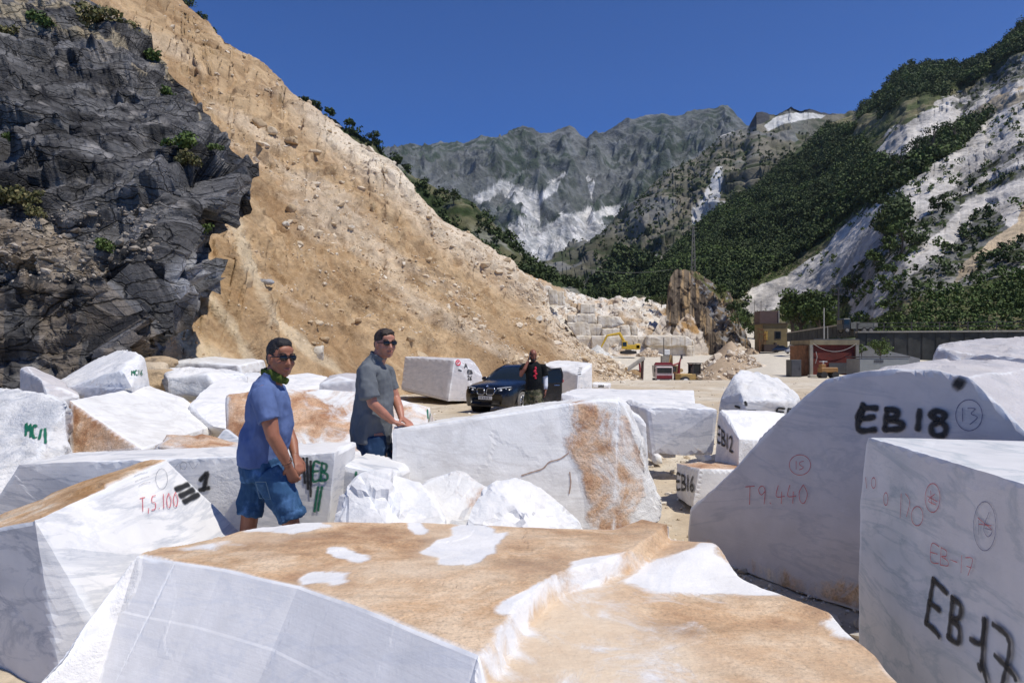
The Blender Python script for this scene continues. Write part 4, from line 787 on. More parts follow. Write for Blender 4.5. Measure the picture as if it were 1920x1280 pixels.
BK = block('marble_block', 'sawn marble block with a cream hollow top right behind the car', f+[P(1018, 684, 31.5), P(1030, 677, 33.5), P(1045, 675, 33.5), P(1108, 681, 33.5), P(1018, 740, 31.5), P(1110, 735, 33.5), P(1030, 735, 33.5)], .15, (0, .08, 0), top=(.22, .4, 0), mat=M_mar, chip=.06)
marks(BK, 'black_number', [[(1083, 702), (1089, 701)], [(1084, 698), (1090, 697)], [(1085, 694), (1091, 693)], [(1086, 690), (1092, 690)]], .7, PT_black, .3)
NB = block('marble_block', 'low flat marble block marked 1840 at the foot of the dirt slope', ext([P(1110, 718, 33), P(1143, 720, 33), P(1143, 729, 33), P(1110, 728, 33)], (.3, 1.5, 0)), .2, (0, .05, 0), mat=M_mar); marks(NB, 'black_number', text('1840', 1122, 721.5, 2.4, 0, 0, 4.5, 1.2), .6, PT_black, .2)
# --- left cluster
MC11 = block('marble_block', 'rough white marble block marked MC11 in green at the left edge', [P(-60, 722, 8.6), P(20, 727, 8.4), P(60, 748, 8.1), P(95, 751, 8.0), P(128, 755, 7.9), P(131, 852, 7.6), P(115, 860, 7.5), P(60, 870, 7.2), P(-60, 930, 6.9), P(0, 930, 6.9), P(-80, 1000, 7), P(110, 930, 7.4), P(-60, 730, 9.4), P(110, 752, 8.9), P(130, 850, 8.6), P(120, 790, 7.75)], .06, (0, .8, .05), mat=M_marg, amp=.06)
marks(MC11, 'green_letters', text('MC', 49, 793, 9.5, 2.5, 0, 24, 1.2)+[[(78, 806), (74, 824)], [(85, 804), (86, 831)]], 1.8, PT_green, .8)
# slab with the brown triangular side
tt = [P(130, 750, 8.4), P(280, 722, 10.8), P(345, 745, 10.8), P(403, 796, 10.0), P(266, 842, 7.8)]
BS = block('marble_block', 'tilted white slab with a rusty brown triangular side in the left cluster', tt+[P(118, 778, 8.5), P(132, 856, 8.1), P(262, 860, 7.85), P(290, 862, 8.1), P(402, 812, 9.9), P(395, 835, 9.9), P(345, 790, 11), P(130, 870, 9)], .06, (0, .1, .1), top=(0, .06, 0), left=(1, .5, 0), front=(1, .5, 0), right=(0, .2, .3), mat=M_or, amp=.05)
marks(BS, 'green_mark', [[(292, 838), (289, 846), (295, 836)]], 1.5, PT_green)
MC16 = block('marble_block', 'white marble block marked MC16 in green in front of the dark cliff', [P(125, 724, 10.6), P(228, 692, 10.1), P(247, 726, 9.8), P(150, 750, 10.4), P(262, 664, 11.0), P(272, 672, 11.1), P(281, 722, 11.0), P(112, 712, 12.2), P(150, 690, 13), P(220, 657, 13), P(238, 655, 12.6), P(280, 740, 11.5), P(250, 745, 10), P(150, 770, 10.6), P(130, 760, 13)],
             .08, (0, .1, 0), top=(0, .45, 0), left=(.3, .15, .3), front=(.3, .15, .3), mat=M_marw, amp=.04)
MC16.data.materials[0] = M_mar; marks(MC16, 'green_letters', text('MC16', 246, 695, 5.2, -.3, .3, 9, 1.12), .9, PT_green, .4)
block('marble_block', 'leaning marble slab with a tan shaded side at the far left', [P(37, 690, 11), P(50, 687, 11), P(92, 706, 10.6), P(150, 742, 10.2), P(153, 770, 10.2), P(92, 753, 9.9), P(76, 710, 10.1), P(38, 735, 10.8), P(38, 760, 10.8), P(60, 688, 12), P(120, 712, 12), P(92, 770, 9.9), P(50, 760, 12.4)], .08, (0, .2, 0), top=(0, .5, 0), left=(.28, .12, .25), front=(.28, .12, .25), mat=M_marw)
f = [P(313, 707, 12.4), P(345, 702, 12.4), P(388, 702, 12.2), P(400, 718, 12.1), P(385, 745, 12.0), P(318, 742, 12.2)]
block('marble_block', 'broken dark grey marble block with a snowy white top', f+[P(310, 690, 14), P(370, 686, 14), P(470, 700, 13.4), P(460, 722, 13), P(400, 750, 13), P(310, 745, 14), P(330, 700, 13)], .08, (0, .8, .75), top=(0, .6, 0), right=(0, .5, 0), mat=M_marg, amp=.06)
block('marble_block', 'thin pinkish marble slab lying at the foot of the scree', ext([P(310, 680, 16.5), P(352, 676, 16.5), P(450, 684, 16.2), P(455, 705, 16.2), P(310, 705, 16.5)], (0, 1.6, .1)), .1, (.3, .4, .3), left=(0, .2, .8), mat=M_or)
block('marble_block', 'smooth white marble wedge left of the orange-faced slab', [P(350, 756, 10.2), P(404, 713, 11.6), P(430, 706, 12), P(475, 720, 11.5), P(450, 760, 10.4), P(424, 802, 9.6), P(400, 800, 9.6), P(360, 800, 10), P(480, 800, 11), P(440, 830, 9.8), P(350, 830, 10.4)], .07, (0, .15, .05), mat=M_mar)
f = [P(422, 739, 8.6), P(465, 733, 8.7), P(540, 728, 8.8), P(600, 729, 8.9), P(665, 733, 9.0), P(740, 745, 9.0), P(806, 763, 9.0), P(800, 802, 8.5), P(735, 860, 7.9), P(640, 880, 7.7), P(560, 880, 7.7), P(422, 870, 7.9)]
OF = block('marble_block', 'wide slab with an orange and white marbled face behind the two men', f+[p+Vector((0, .7, -.35)) for p in f[1:7]]+[P(800, 850, 9.4), P(430, 860, 9.4)], .06, (.55, .35, 0), mat=M_or, amp=.03, paint=[('rust', [(420, 735), (470, 730), (480, 860), (420, 860)], .9), ('rust', [(535, 735), (600, 735), (630, 770), (600, 830), (545, 820)], .8)])
marks(OF, 'green_mark', [[(801, 768), (802, 785)], [(806, 775), (803, 790)]], 1.2, PT_green)
block('marble_block', 'low rust-topped stone just left of the man in shorts', [P(290, 855, 6.6), P(296, 838, 6.6), P(315, 819, 6.9), P(350, 818, 7.1), P(456, 833, 7.0), P(458, 850, 6.6), P(456, 880, 6.6), P(290, 880, 6.6), P(330, 830, 7.5), P(450, 838, 7.5)], .06, (.72, .7, 0), mat=M_or, amp=.05)
block('marble_block', 'small grey triangular stone under the orange-faced slab', [P(398, 830, 7.4), P(422, 800, 7.7), P(458, 828, 7.4), P(440, 850, 7.3), P(400, 850, 7.3), P(430, 806, 8.1), P(460, 850, 7.9)], .06, (.15, .3, .5), mat=M_marg)
block('marble_block', 'grey sloping stone seen between the two men', [P(548, 850, 6.6), P(552, 829, 6.6), P(570, 829, 6.7), P(588, 845, 6.6), P(588, 880, 6.5), P(548, 880, 6.5), P(560, 832, 7), P(590, 850, 7)], .06, (0, .3, .5), mat=M_marg)
f = [P(598, 720, 12.5), P(634, 705, 12.7), P(668, 712, 12.5), P(668, 760, 12.4), P(598, 760, 12.4)]
block('marble_block', 'grey-sided block with a white top behind the man in the grey shirt', f+[P(618, 704, 14), P(650, 699, 14), P(690, 702, 14), P(700, 712, 13), P(700, 750, 13)], .09, (0, .1, .2), top=(0, .4, 0), left=(.2, .1, .4), front=(.2, .1, .35), mat=M_marw)
block('marble_block', 'long white block at the foot of the scree between the two men', [P(500, 720, 13), P(530, 704, 14), P(570, 700, 14.4), P(618, 706, 14.2), P(600, 722, 12.9), P(560, 735, 12.6), P(500, 745, 12.8), P(610, 745, 12.8), P(560, 702, 15.5)], .09, (0, .45, 0), mat=M_mar)
block('marble_block', 'white block hidden behind the shoulder of the man in shorts', [P(440, 722, 13), P(455, 700, 13.6), P(480, 697, 14), P(520, 712, 13.8), P(530, 728, 12.8), P(440, 745, 12.8), P(530, 745, 12.8), P(480, 700, 15)], .09, (0, .4, 0), mat=M_mar)
# ============================================================ loose stone
def stone_tmpl(k, flatness=.7):
    rs = np.random.RandomState(k); g = (1+5**.5)/2
    v = np.array([(-1, g, 0), (1, g, 0), (-1, -g, 0), (1, -g, 0), (0, -1, g), (0, 1, g), (0, -1, -g), (0, 1, -g), (g, 0, -1), (g, 0, 1), (-g, 0, -1), (-g, 0, 1)], float)/1.9
    f = np.array([(0, 11, 5), (0, 5, 1), (0, 1, 7), (0, 7, 10), (0, 10, 11), (1, 5, 9), (5, 11, 4), (11, 10, 2), (10, 7, 6), (7, 1, 8), (3, 9, 4), (3, 4, 2), (3, 2, 6), (3, 6, 8), (3, 8, 9), (4, 9, 5), (2, 4, 11), (6, 2, 10), (8, 6, 7), (9, 8, 1)])
    v = np.sign(v)*np.abs(v)**.75; v = v*rs.uniform(.65, 1.15, (12, 1))*np.array([1, rs.uniform(.55, .9), flatness*rs.uniform(.5, 1)]); return v, f
ST = [stone_tmpl(k) for k in range(9)]
def rotm(rs, n):
    a = rs.uniform(0, 2*np.pi, n); b = rs.normal(0, .35, n); c = rs.normal(0, .35, n); R = np.zeros((n, 3, 3))
    ca, sa, cb, sb, cc, sc = np.cos(a), np.sin(a), np.cos(b), np.sin(b), np.cos(c), np.sin(c)
    R[:, 0, 0] = ca*cb; R[:, 0, 1] = ca*sb*sc-sa*cc; R[:, 0, 2] = ca*sb*cc+sa*sc; R[:, 1, 0] = sa*cb; R[:, 1, 1] = sa*sb*sc+ca*cc; R[:, 1, 2] = sa*sb*cc-ca*sc
    R[:, 2, 0] = -sb; R[:, 2, 1] = cb*sc; R[:, 2, 2] = cb*cc; return R
def stones(name, pos, size, cols, mat, seed=1, label='', cat='stones'):
    rs = np.random.RandomState(seed); n = len(pos); R = rotm(rs, n); V = []; Fc = []; C = []; b = 0; kk = rs.randint(0, len(ST), n)
    for t, (v, f) in enumerate(ST):
        m = np.where(kk == t)[0]
        if not len(m): continue
        w = np.einsum('nij,kj->nki', R[m], v)*size[m][:, None, None]+pos[m][:, None, :]
        V.append(w.reshape(-1, 3)); Fc.append((f[None]+(np.arange(len(m))*12)[:, None, None]+b).reshape(-1, 3)); C.append(np.repeat(cols[m], 12, 0)); b += 12*len(m)
    me = npmesh(name, np.concatenate(V), np.concatenate(Fc), False, {'Col': np.concatenate(C)})
    return tag(link(name, me, mat), label, cat, kind='stuff')
M_stone = terrain_mat('loose_stone', 2.5, 14, .5, .03, .9, .25, .4, .01)
rs = np.random.RandomState(3)
def pick(sh, n, maskf, seed):
    Pg, px, py, N = SHEETS[sh]; r = np.random.RandomState(seed); m = maskf(Pg, px, py)
    idx = np.argwhere(m[:-1, :-1]); k = idx[r.randint(0, len(idx), n)]; u = r.rand(n, 1); v = r.rand(n, 1); i, j = k[:, 0], k[:, 1]
    return Pg[i, j]*(1-u)*(1-v)+Pg[i+1, j]*u*(1-v)+Pg[i, j+1]*(1-u)*v+Pg[i+1, j+1]*u*v, N[i, j]
def inv(px, py, a=-20, b=1940, c=-20, d=760): return (px > a) & (px < b) & (py > c) & (py < d)
# rubble on the tan slope, denser on the rim and in runs
def rub(Pg, px, py):
    w0 = px*.86+py*.5; w1 = px*-.5+py*.86; st = fbm(np.stack([w0*.004, w1*.02, px*0], -1), 4, 61); rl = np.interp(px, [c_[0] for c_ in SCREE], [c_[3] for c_ in SCREE])
    return inv(px, py, 240) & ((st > .22) | (py-rl < 60+30*st) | (fbm(Pg*.25, 3, 66) > .45) | ((px < 720) & (py > 560) & (st > -.05)))
p, _ = pick('scree_slope', 10500, rub, 5); n = len(p); sz = .03+.042*rs.pareto(2.5, n); sz = np.minimum(sz, .42)*np.clip(p[:, 1]/38, .7, 1.35)
t = rs.rand(n, 1); c = np.array((.50, .37, .22))*(1-t)+np.array((.72, .63, .50))*t
stones('scree_rubble', p, sz, c, M_stone, 11, 'pale broken stones strewn over the tan dirt slope', 'rubble')
p, _ = pick('scree_slope', 5000, lambda P_, px, py: inv(px, py, 240), 6); n = len(p); sz = .03+.03*rs.pareto(3, n); sz = np.minimum(sz, .2)*np.clip(p[:, 1]/38, .7, 1.3); t = rs.rand(n, 1)
stones('scree_grit', p, sz, np.array((.40, .27, .15))*(1-t)+np.array((.62, .48, .32))*t, M_stone, 12, 'small tan stones lying across the whole dirt slope', 'rubble')
p, _ = pick('cliff', 1500, lambda P_, px, py: inv(px, py, -100, 300, 380, 530), 7); n = len(p); sz = np.minimum(.02+.025*rs.pareto(2.6, n), .16); t = rs.rand(n, 1)
stones('ledge_rubble', p, sz, np.array((.16, .13, .10))*(1-t)+np.array((.42, .36, .29))*t, M_stone, 13, 'loose debris on the sloping ledge of the dark cliff', 'rubble')
# yard: chips and gravel on the ground
n = 5200; d = np.exp(rs.uniform(np.log(2.2), np.log(62), n)); q = rs.uniform(-100, 1950, n); pos = np.stack([d*(q-960)/F, d, ground_z(q, d)+.004], -1)
t = rs.rand(n, 1); stones('gravel', pos, np.minimum(.008+.010*rs.pareto(2.2, n), .10)*np.clip(d/7, .7, 3), np.array((.45, .36, .25))*(1-t)+np.array((.72, .66, .56))*t, M_stone, 14, 'small pale stones and chips scattered over the sandy yard', 'gravel')
n = 5000; d = np.exp(rs.uniform(np.log(2.8), np.log(13), n)); q = rs.uniform(1100, 1750, n); pos = np.stack([d*(q-960)/F, d, ground_z(q, d)+.003], -1); t = rs.rand(n, 1)
stones('gravel', pos, np.minimum(.006+.007*rs.pareto(2.0, n), .07), np.array((.42, .33, .22))*(1-t)+np.array((.70, .64, .54))*t, M_stone, 16, 'small chips and crumbs on the sand between the near blocks', 'gravel')
# single boulders one can point at (px, py of the foot, size m, label)
def on_sheet(sh, px0, py0):
    Pg, px, py, N = SHEETS[sh]; k = np.argmin((px-px0)**2+(py-py0)**2); return Vector(Pg.reshape(-1, 3)[k])
def boulder(pos, s, label, seed, col=(.52, .40, .26), sq=(1, .8, .65), mat=None, amp=.12):
    r = random.Random(seed); pts = []
    for i in range(22):
        a = r.uniform(0, 6.283); z = r.uniform(-1, 1); q = (1-z*z)**.5; pts.append(Vector((math.copysign(abs(q*math.cos(a))**.8, math.cos(a))*sq[0], math.copysign(abs(q*math.sin(a))**.8, math.sin(a))*sq[1], z*sq[2]))*s*.6*r.uniform(.85, 1.1)+Vector(pos)+Vector((0, 0, s*.22)))
    o = block('boulder', label, pts, max(s*.14, .03), (0, .9, 0), mat=mat or boul_mat(col), chip=s*.03, amp=amp*s*.5, seed=seed); o['category'] = 'boulder'; o['group'] = 'loose boulders on the slopes'; return o
_bm = {}
def boul_mat(col):
    if col not in _bm:
        n = NT('boulder_stone'); c0 = n.co('Object'); a = n.noise(c0, 1.5, 6, .6); k = n.ramp(a, [(.3, tuple(x*.7 for x in col)), (.55, col), (.75, tuple(min(1, x*1.35) for x in col))])
        _bm[col] = n.fin(k, .9, n.bump(n.noise(c0, 6, 8, .65), .8, .08))
    return _bm[col]
tan, pale, cream = (.48, .35, .21), (.66, .60, .50), (.60, .48, .33)
for i, (x, y, s, c, sq, lab) in enumerate([
    (485, 240, 1.7, tan, (1, .8, .7), 'big blocky tan boulder, leftmost of the broken ledge high on the slope'), (510, 252, 1.3, cream, (1, .8, .8), 'cracked tan boulder second from the left in the broken ledge'),
    (548, 270, 1.5, tan, (1.1, .8, .6), 'flat tan boulder in the middle of the broken ledge'), (590, 290, 1.2, cream, (1.2, .8, .5), 'low flat boulder at the right end of the broken ledge'),
    (536, 425, .7, pale, (.8, .8, .8), 'small whitish boulder on the mid slope above the round boulder'), (558, 463, .9, cream, (1.1, .8, .6), 'rounded tan boulder alone in the middle of the slope'), (546, 395, .8, tan, (1, .8, .9), 'angular tan rock on the slope right of the cliff overhang'),
    (440, 500, 1.1, (.30, .20, .11), (1, .8, .8), 'dark brown boulder below the cliff overhang'), (460, 540, .9, tan, (1, .9, .8), 'tan boulder in the debris right of the cliff foot'), (500, 535, .8, (.36, .36, .37), (1.4, .8, .5), 'grey slab half buried in the debris right of the cliff foot'),
    (592, 612, .8, cream, (1.2, .8, .5), 'flat topped pale rock on the slope above the two men'), (598, 668, 1.0, pale, (.7, .8, 1.2), 'long white boulder leaning on the slope between the two men'), (610, 640, .6, tan, (1, .8, .7), 'squat tan rock among rubble left of the man in grey'),
    (635, 585, .6, tan, (1.4, .8, .5), 'small long rock on the slope left of the man in grey'), (672, 605, .5, (.33, .22, .12), (1, .8, .7), 'small brown rock on the slope beside the head of the man in grey'),
    (700, 395, 1.0, (.50, .36, .20), (.7, .8, 1.2), 'yellowish upright rock half sunk in the upper slope'), (640, 345, .8, cream, (1, .8, .6), 'pale rock just below the broken ledge'), (770, 640, .6, tan, (1.2, .8, .6), 'brown rock at the slope foot behind the EB 26 block'),
    (1010, 600, .9, pale, (1, .9, .8), 'pale rock on the right flank of the dirt slope')]):
    boulder(on_sheet('scree_slope', x, y), s*.72, lab, 400+i, c, sq)
for i, (x, y, d, s, c, sq, lab) in enumerate([(287, 682, 15, .75, tan, (1.3, .8, .45), 'flat tan slab stone on top of the heap right of MC16'), (285, 700, 14, .7, cream, (1, .8, .7), 'chunky tan stone in the middle of the heap right of MC16'), (304, 688, 14.5, .5, tan, (.9, .8, .8), 'small tan stone at the right of the heap beside MC16'),
    (295, 720, 13.2, .85, tan, (1, .8, .6), 'large tan stone at the bottom of the heap right of MC16'), (302, 705, 14, .4, pale, (.7, .8, 1), 'small pale stone standing in the heap right of MC16')]):
    boulder(P(x, y, d)-Vector((0, 0, s*.2)), s, lab, 440+i, c, sq)
# ============================================================ quarry face beyond the yard
def q_col(Pg, px, py, N):
    t = ss(fbm(Pg*.16, 5, 160), -.5, .5); c = lerpc((.42, .31, .20), (.68, .63, .55), t); return lerpc(c, (.50, .33, .18), ss(fbm(Pg*.3, 3, 161), .2, .6)*.5)
sheet('quarry_slope', [(960, -3, 150, 500, 200), (1010, -3, 150, 524, 200), (1035, -3, 150, 533, 200), (1070, -3, 152, 548, 205), (1110, -3, 152, 560, 208), (1160, -3, 152, 556, 210), (1205, -3, 152, 558, 212), (1255, -3, 155, 572, 214), (1300, -3, 160, 600, 214), (1400, -3, 165, 640, 210)],
      320, 150, lambda Pg, px, py: 1.0*facet(Pg*.16, 162)+.7*facet(Pg*.4, 163)+.8*fbm(Pg*.3, 4, 164), q_col, M_scree, 1.0, (6, 3, 2), lambda x: 3*fbm(np.stack([x*.1, x*0, x*0], -1), 4, 165), .8)
p, _ = pick('quarry_slope', 2200, lambda P_, px, py: inv(px, py, 980, 1400, 500, 660), 8); n = len(p); sz = np.minimum(.16+.22*rs.pareto(2.6, n), 1.3); t = rs.rand(n, 1)
stones('quarry_rubble', p, sz, np.array((.52, .40, .27))*(1-t)+np.array((.76, .72, .64))*t, M_stone, 15, 'cream broken stone lying over the stepped quarry face', 'rubble')
def bench_mat():
    n = NT('sawn_bench_rock'); c = n.co('Object'); a = n.noise(c, .35, 6, .6); rnd = n.n('ObjectInfo').outputs['Random']
    k = n.ramp(a, [(.3, (.46, .37, .25)), (.5, (.66, .59, .48)), (.7, (.78, .74, .66))]); v = n.noise(n.co('Object', (1.6, 1.6, .12)), 1.0, 5, .6); k = n.mix(n.sm(v, .55, .7), k, (.42, .33, .22))
    return n.fin(k, .85, n.bump(n.noise(c, 1.5, 7, .6), .5, .15))
M_bench = bench_mat()
nb_ = 0
def bench(pl, d, dep=5, bz=None, mat=None, amp=.18):
    global nb_; nb_ += 1
    o = block('quarry_bench', None, ext([P(x, y, d) for x, y in pl], (.3, dep, .3)), .9, (0, .25, 0), top=(0, .6, 0), mat=mat or M_bench, chip=.08, amp=amp*1.5, seed=600+nb_, ns=.35)
    for k in ('label', 'category', 'group'):
        if k in o: del o[k]
    o['kind'] = 'structure'; return o
def R4(x0, y0, x1, y1, sk=0): return [(x0+sk, y0), (x1+sk, y0+.5), (x1, y1), (x0, y1)]
for r_, d in ((R4(1080, 630, 1110, 672), 168), (R4(1109, 630, 1142, 672), 167), (R4(1141, 631, 1168, 672), 168), (R4(1167, 630, 1196, 672), 167.5), (R4(1195, 631, 1216, 672), 168.5), (R4(1216, 647, 1300, 674), 166),
              ([(1214, 630), (1288, 630), (1302, 640), (1303, 649), (1212, 648)], 165), ([(1288, 650), (1303, 648), (1304, 672), (1288, 672)], 164), (R4(1081, 589, 1117, 608), 180), ([(1121, 592), (1162, 593), (1172, 607), (1150, 615), (1121, 615)], 178), (R4(1104, 608, 1130, 632, -2), 174), (R4(1129, 616, 1162, 632), 172),
              ([(1165, 612), (1181, 610), (1184, 632), (1162, 632)], 172), (R4(1184, 611, 1197, 632), 173), (R4(1089, 570, 1116, 590), 186), (R4(1030, 543, 1047, 571, -2), 176), (R4(1046, 546, 1060, 572, -3), 177), ([(1062, 605), (1103, 604), (1108, 632), (1080, 632)], 172), (R4(1064, 590, 1082, 606), 178)):
    bench(r_, d)
# rock pinnacle
def pin_col(Pg, px, py, N):
    st = fbm(np.stack([px*.22, py*.012, px*0], -1), 5, 180); t = ss(st, -.5, .6); c = lerpc((.055, .042, .032), (.19, .145, .10), t)
    c = lerpc(c, (.40, .27, .14), ss(fbm(np.stack([px*.3, py*.02, px*0], -1), 4, 181), .35, .7)*.8)
    wx = px+5*fbm(Pg*.4, 4, 182); wy = py+5*fbm(Pg*.4, 4, 183); c = np.where((fbm(Pg*.9, 4, 186) > .25)[..., None] & inpoly(wx, wy, [(1290, 500), (1320, 510), (1400, 560), (1420, 650), (1350, 640), (1315, 560)])[..., None], np.array((.24, .23, .22)), c)
    g = inpoly(wx, wy, [(1292, 500), (1320, 510), (1360, 535), (1372, 570), (1350, 560), (1315, 530)]) & (fbm(Pg*.35, 3, 184) > -.3); c = np.where(g[..., None], np.array((.115, .115, .045)), c)
    lo = inpoly(wx, wy, [(1215, 680), (1222, 620), (1245, 585), (1252, 600), (1262, 625), (1275, 605), (1287, 588), (1298, 590), (1312, 618), (1325, 640), (1330, 680)]); c = np.where(lo[..., None], lerpc((.40, .24, .10), (.60, .52, .42), ss(fbm(Pg*.35, 4, 185)+(wy-605)*.03, -.2, .5)), c)
    return c
PINC = [(1216, 1.2, 177, 636, 178), (1228, 1.2, 177, 618, 179), (1240, 1.2, 177, 598, 181), (1248, 1.2, 178, 578, 183), (1253, 1.2, 178, 545, 185), (1258, 1.2, 178, 518, 186), (1265, 1.2, 178, 508, 187), (1273, 1.2, 178, 505, 188), (1290, 1.2, 178, 506, 189), (1306, 1.2, 178, 509, 190), (1328, 1.4, 178, 525, 192), (1350, 1.6, 178, 540, 193), (1370, 1.8, 178, 549, 194), (1376, 2, 178, 572, 193), (1386, 2, 178, 600, 190), (1398, 2.2, 178, 628, 186), (1408, 2.4, 178, 645, 181)]
def pin_disp(Pg, px, py): return .9*facet(Pg*np.array([.22, .22, .10]), 187)+.5*facet(Pg*np.array([.6, .6, .25]), 188)+.5*fbm(Pg*np.array([.5, .5, .15]), 4, 189)
_o = sheet('hill_pinnacle', PINC, 190, 150, pin_disp, pin_col, M_scree, .8, (8, .9, 2.2), lambda x: 1.5*fbm(np.stack([x*.2, x*0, x*0], -1), 3, 190), .9)
# rubble mounds: stuff, a heap of stones over a low cone
def mound(name, px, d, w, h, dep, n, label, seed, s0=.14, c0=(.45, .34, .23), c1=(.74, .66, .54), zb=None, cap=1.1):
    r = np.random.RandomState(seed); x0 = d*(px-960)/F; zb = ground_z(np.array([float(px)]), np.array([float(d)]))[0]-.2 if zb is None else zb
    a = np.linspace(0, 2*np.pi, 40); rr = np.linspace(0, 1, 14); A, R_ = np.meshgrid(a, rr, indexing='ij'); X = x0+w*R_*np.cos(A); Y = d+dep*R_*np.sin(A); Zz = zb+h*(1-R_)**.9*(1+.25*fbm(np.stack([X*.3, Y*.3, X*0], -1), 3, seed))
    me = npmesh(name, np.stack([X, Y, Zz], -1).reshape(-1, 3), grid_faces(40, 14), True, {'Col': np.tile(np.array(c0)*.95, (40*14, 1))})
    q = np.sqrt(r.rand(n)); t = r.uniform(0, 2*np.pi, n); pos = np.stack([x0+w*q*np.cos(t), d+dep*q*np.sin(t), zb+h*(1-q)**.9], -1); u = r.rand(n, 1)
    o = stones(name, pos, np.minimum(s0*(.6+.9*r.pareto(2.8, n)), cap), np.array(c0)*(1-u)+np.array(c1)*u, M_stone, seed, label, 'rubble')
    m = link('heap_core', me, M_stone, o); return o
mound('rubble_heap', 1372, 96, 6.2, 4.6, 7, 1500, 'broad heap of broken cream stone beside the curving dirt road', 21, .17, zb=-1.6)
mound('rubble_heap', 1342, 92, 2.2, 1.6, 4, 500, 'low spill of broken stone behind the wheel loader', 22, .15, zb=-2.2)
mound('rubble_heap', 1215, 158, 2.8, 2.0, 3, 260, 'small heap of rubble under the sawn quarry wall', 23, .22, zb=1.2)
mound('rubble_heap', 1120, 150, 4.5, 3.0, 4, 260, 'white rubble heap left of the yellow excavator', 24, .3, (.6, .58, .53), (.8, .79, .76), zb=.2)
mound('rubble_heap', 1375, 178, 4, 3.0, 4, 320, 'pale stones piled at the foot of the pinnacle by the road', 25, .28, zb=2.2)
mound('rubble_heap', 1408, 150, 1.8, 1.6, 3, 150, 'small dirt bank beside the old ochre building', 26, .2, (.4, .3, .2), (.6, .5, .38), zb=1.6)
mound('rubble_heap', 1502, 30, .9, .35, 1.0, 260, 'scatter of small stones behind the peaked marble block', 27, .05)
mound('rubble_heap', 1165, 66, 2.8, 2.2, 4, 500, 'stony end of the dirt slope beside the steel frame', 28, .12, zb=-2.6)
# ============================================================ foliage
def leaf_mat(name, a, b, c):
    n = NT(name); r = n.n('NewGeometry').outputs['Random Per Island']; k = n.ramp(r, [(.0, a), (.5, b), (1., c)]); k = n.mix(1., k, n.ramp(n.noise(n.co('Object'), .12, 4), [(.35, .65), (.65, 1.3)]), 'MULTIPLY')
    n.fin(k, .75); n.b.inputs['Specular IOR Level'].default_value = .25; return n.m
L_dark = leaf_mat('leaves_dark', (.028, .044, .014), (.05, .074, .022), (.085, .115, .035)); L_mid = leaf_mat('leaves_mid', (.045, .075, .018), (.08, .12, .028), (.13, .17, .05)); L_dry = leaf_mat('leaves_dry', (.07, .075, .02), (.14, .13, .05), (.22, .18, .08))
M_bark = flat('bark', (.10, .08, .06), .9, .3, 8, .5)
def leaves(cent, rad, n, ls, r, flat_=.8):
    """leaf quads spread through lumpy crowns: cent (k,3), rad (k,)"""
    k = len(cent); d = r.normal(size=(k, n, 3)); d /= np.linalg.norm(d, axis=-1, keepdims=True); q = r.rand(k, n, 1)**.42
    lob = r.normal(size=(k, 6, 3)); lob /= np.linalg.norm(lob, axis=-1, keepdims=True); bump = np.max(np.einsum('kni,kmi->knm', d, lob), -1, keepdims=True)
    pos = cent[:, None, :]+d*q*(.62+.42*np.clip(bump, 0, 1)**2)*rad[:, None, None]*np.array([1, 1, flat_])
    pos = pos.reshape(-1, 3); m = len(pos); nn = d.reshape(-1, 3)+r.normal(0, .7, (m, 3)); nn /= np.linalg.norm(nn, axis=1, keepdims=True)
    u = np.cross(nn, r.normal(size=(m, 3))); u /= np.linalg.norm(u, axis=1, keepdims=True)+1e-9; w = np.cross(nn, u); s = (ls*r.uniform(.6, 1.3, m))[:, None] if np.isscalar(ls) else (np.repeat(ls, n)*r.uniform(.6, 1.3, m))[:, None]
    V = np.stack([pos-u*s, pos-w*s*.7, pos+u*s, pos+w*s*.7], 1).reshape(-1, 3); return V, np.arange(4*m).reshape(-1, 4)
def forest(name, sh, n, maskf, rr, nl, ls, mat, label, cat, seed, zs=.9, flat_=.85):
    r = np.random.RandomState(seed); p, N = pick(sh, n, maskf, seed); rad = r.uniform(*rr, len(p)); p = p+np.stack([rad*0, rad*0, rad*zs], -1)
    V, Fc = leaves(p, rad, nl, ls, r, flat_); return tag(link(name, npmesh(name, V, Fc, False), mat), label, cat, kind='stuff')
def zone(k): return lambda Pg, px, py: (rt_zone(Pg, px, py) == k) & inv(px, py)
forest('forest', 'hill_right', 6500, zone(5), (1.8, 4.2), 56, .62, L_dark, 'dense dark green forest covering the right-hand hill', 'forest', 31)
forest('forest', 'hill_right', 1300, lambda P_, px, py: (rt_zone(P_, px, py) == 5) & inv(px, py) & (fbm(P_*.02, 3, 174) > .0), (2.2, 4.6), 60, .66, L_mid, 'lighter green broadleaf trees mixed into the dark forest', 'forest', 38)
forest('scrub', 'hill_right', 1700, lambda P_, px, py: (rt_zone(P_, px, py) == 3) & inv(px, py) & (py > 230) & (fbm(P_*.09, 3, 173) > -.15), (.5, 1.7), 34, .26, L_mid, 'green scrub on the lower right hillside above the wall', 'scrub', 32)
forest('scrub', 'hill_right', 260, lambda P_, px, py: ((rt_zone(P_, px, py) == 2)) & inv(px, py), (.6, 1.7), 30, .36, L_dark, 'scattered bushes along the dark rocky bands of the quarry hillside', 'scrub', 33)
forest('scrub', 'hill_right', 150, lambda P_, px, py: (rt_zone(P_, px, py) == 1) & inv(px, py, 1500) & (fbm(P_*.03, 3, 172) > .15), (.7, 2.0), 30, .4, L_mid, 'lone bushes dotted over the white scree', 'scrub', 37)
forest('forest', 'hill_green', 1900, lambda P_, px, py: inv(px, py) & (fbm(P_*.05, 3, 170) > -.25), (1.2, 3.0), 44, .62, L_dark, 'dark trees and scrub on the ridge behind the dirt slope', 'forest', 34)
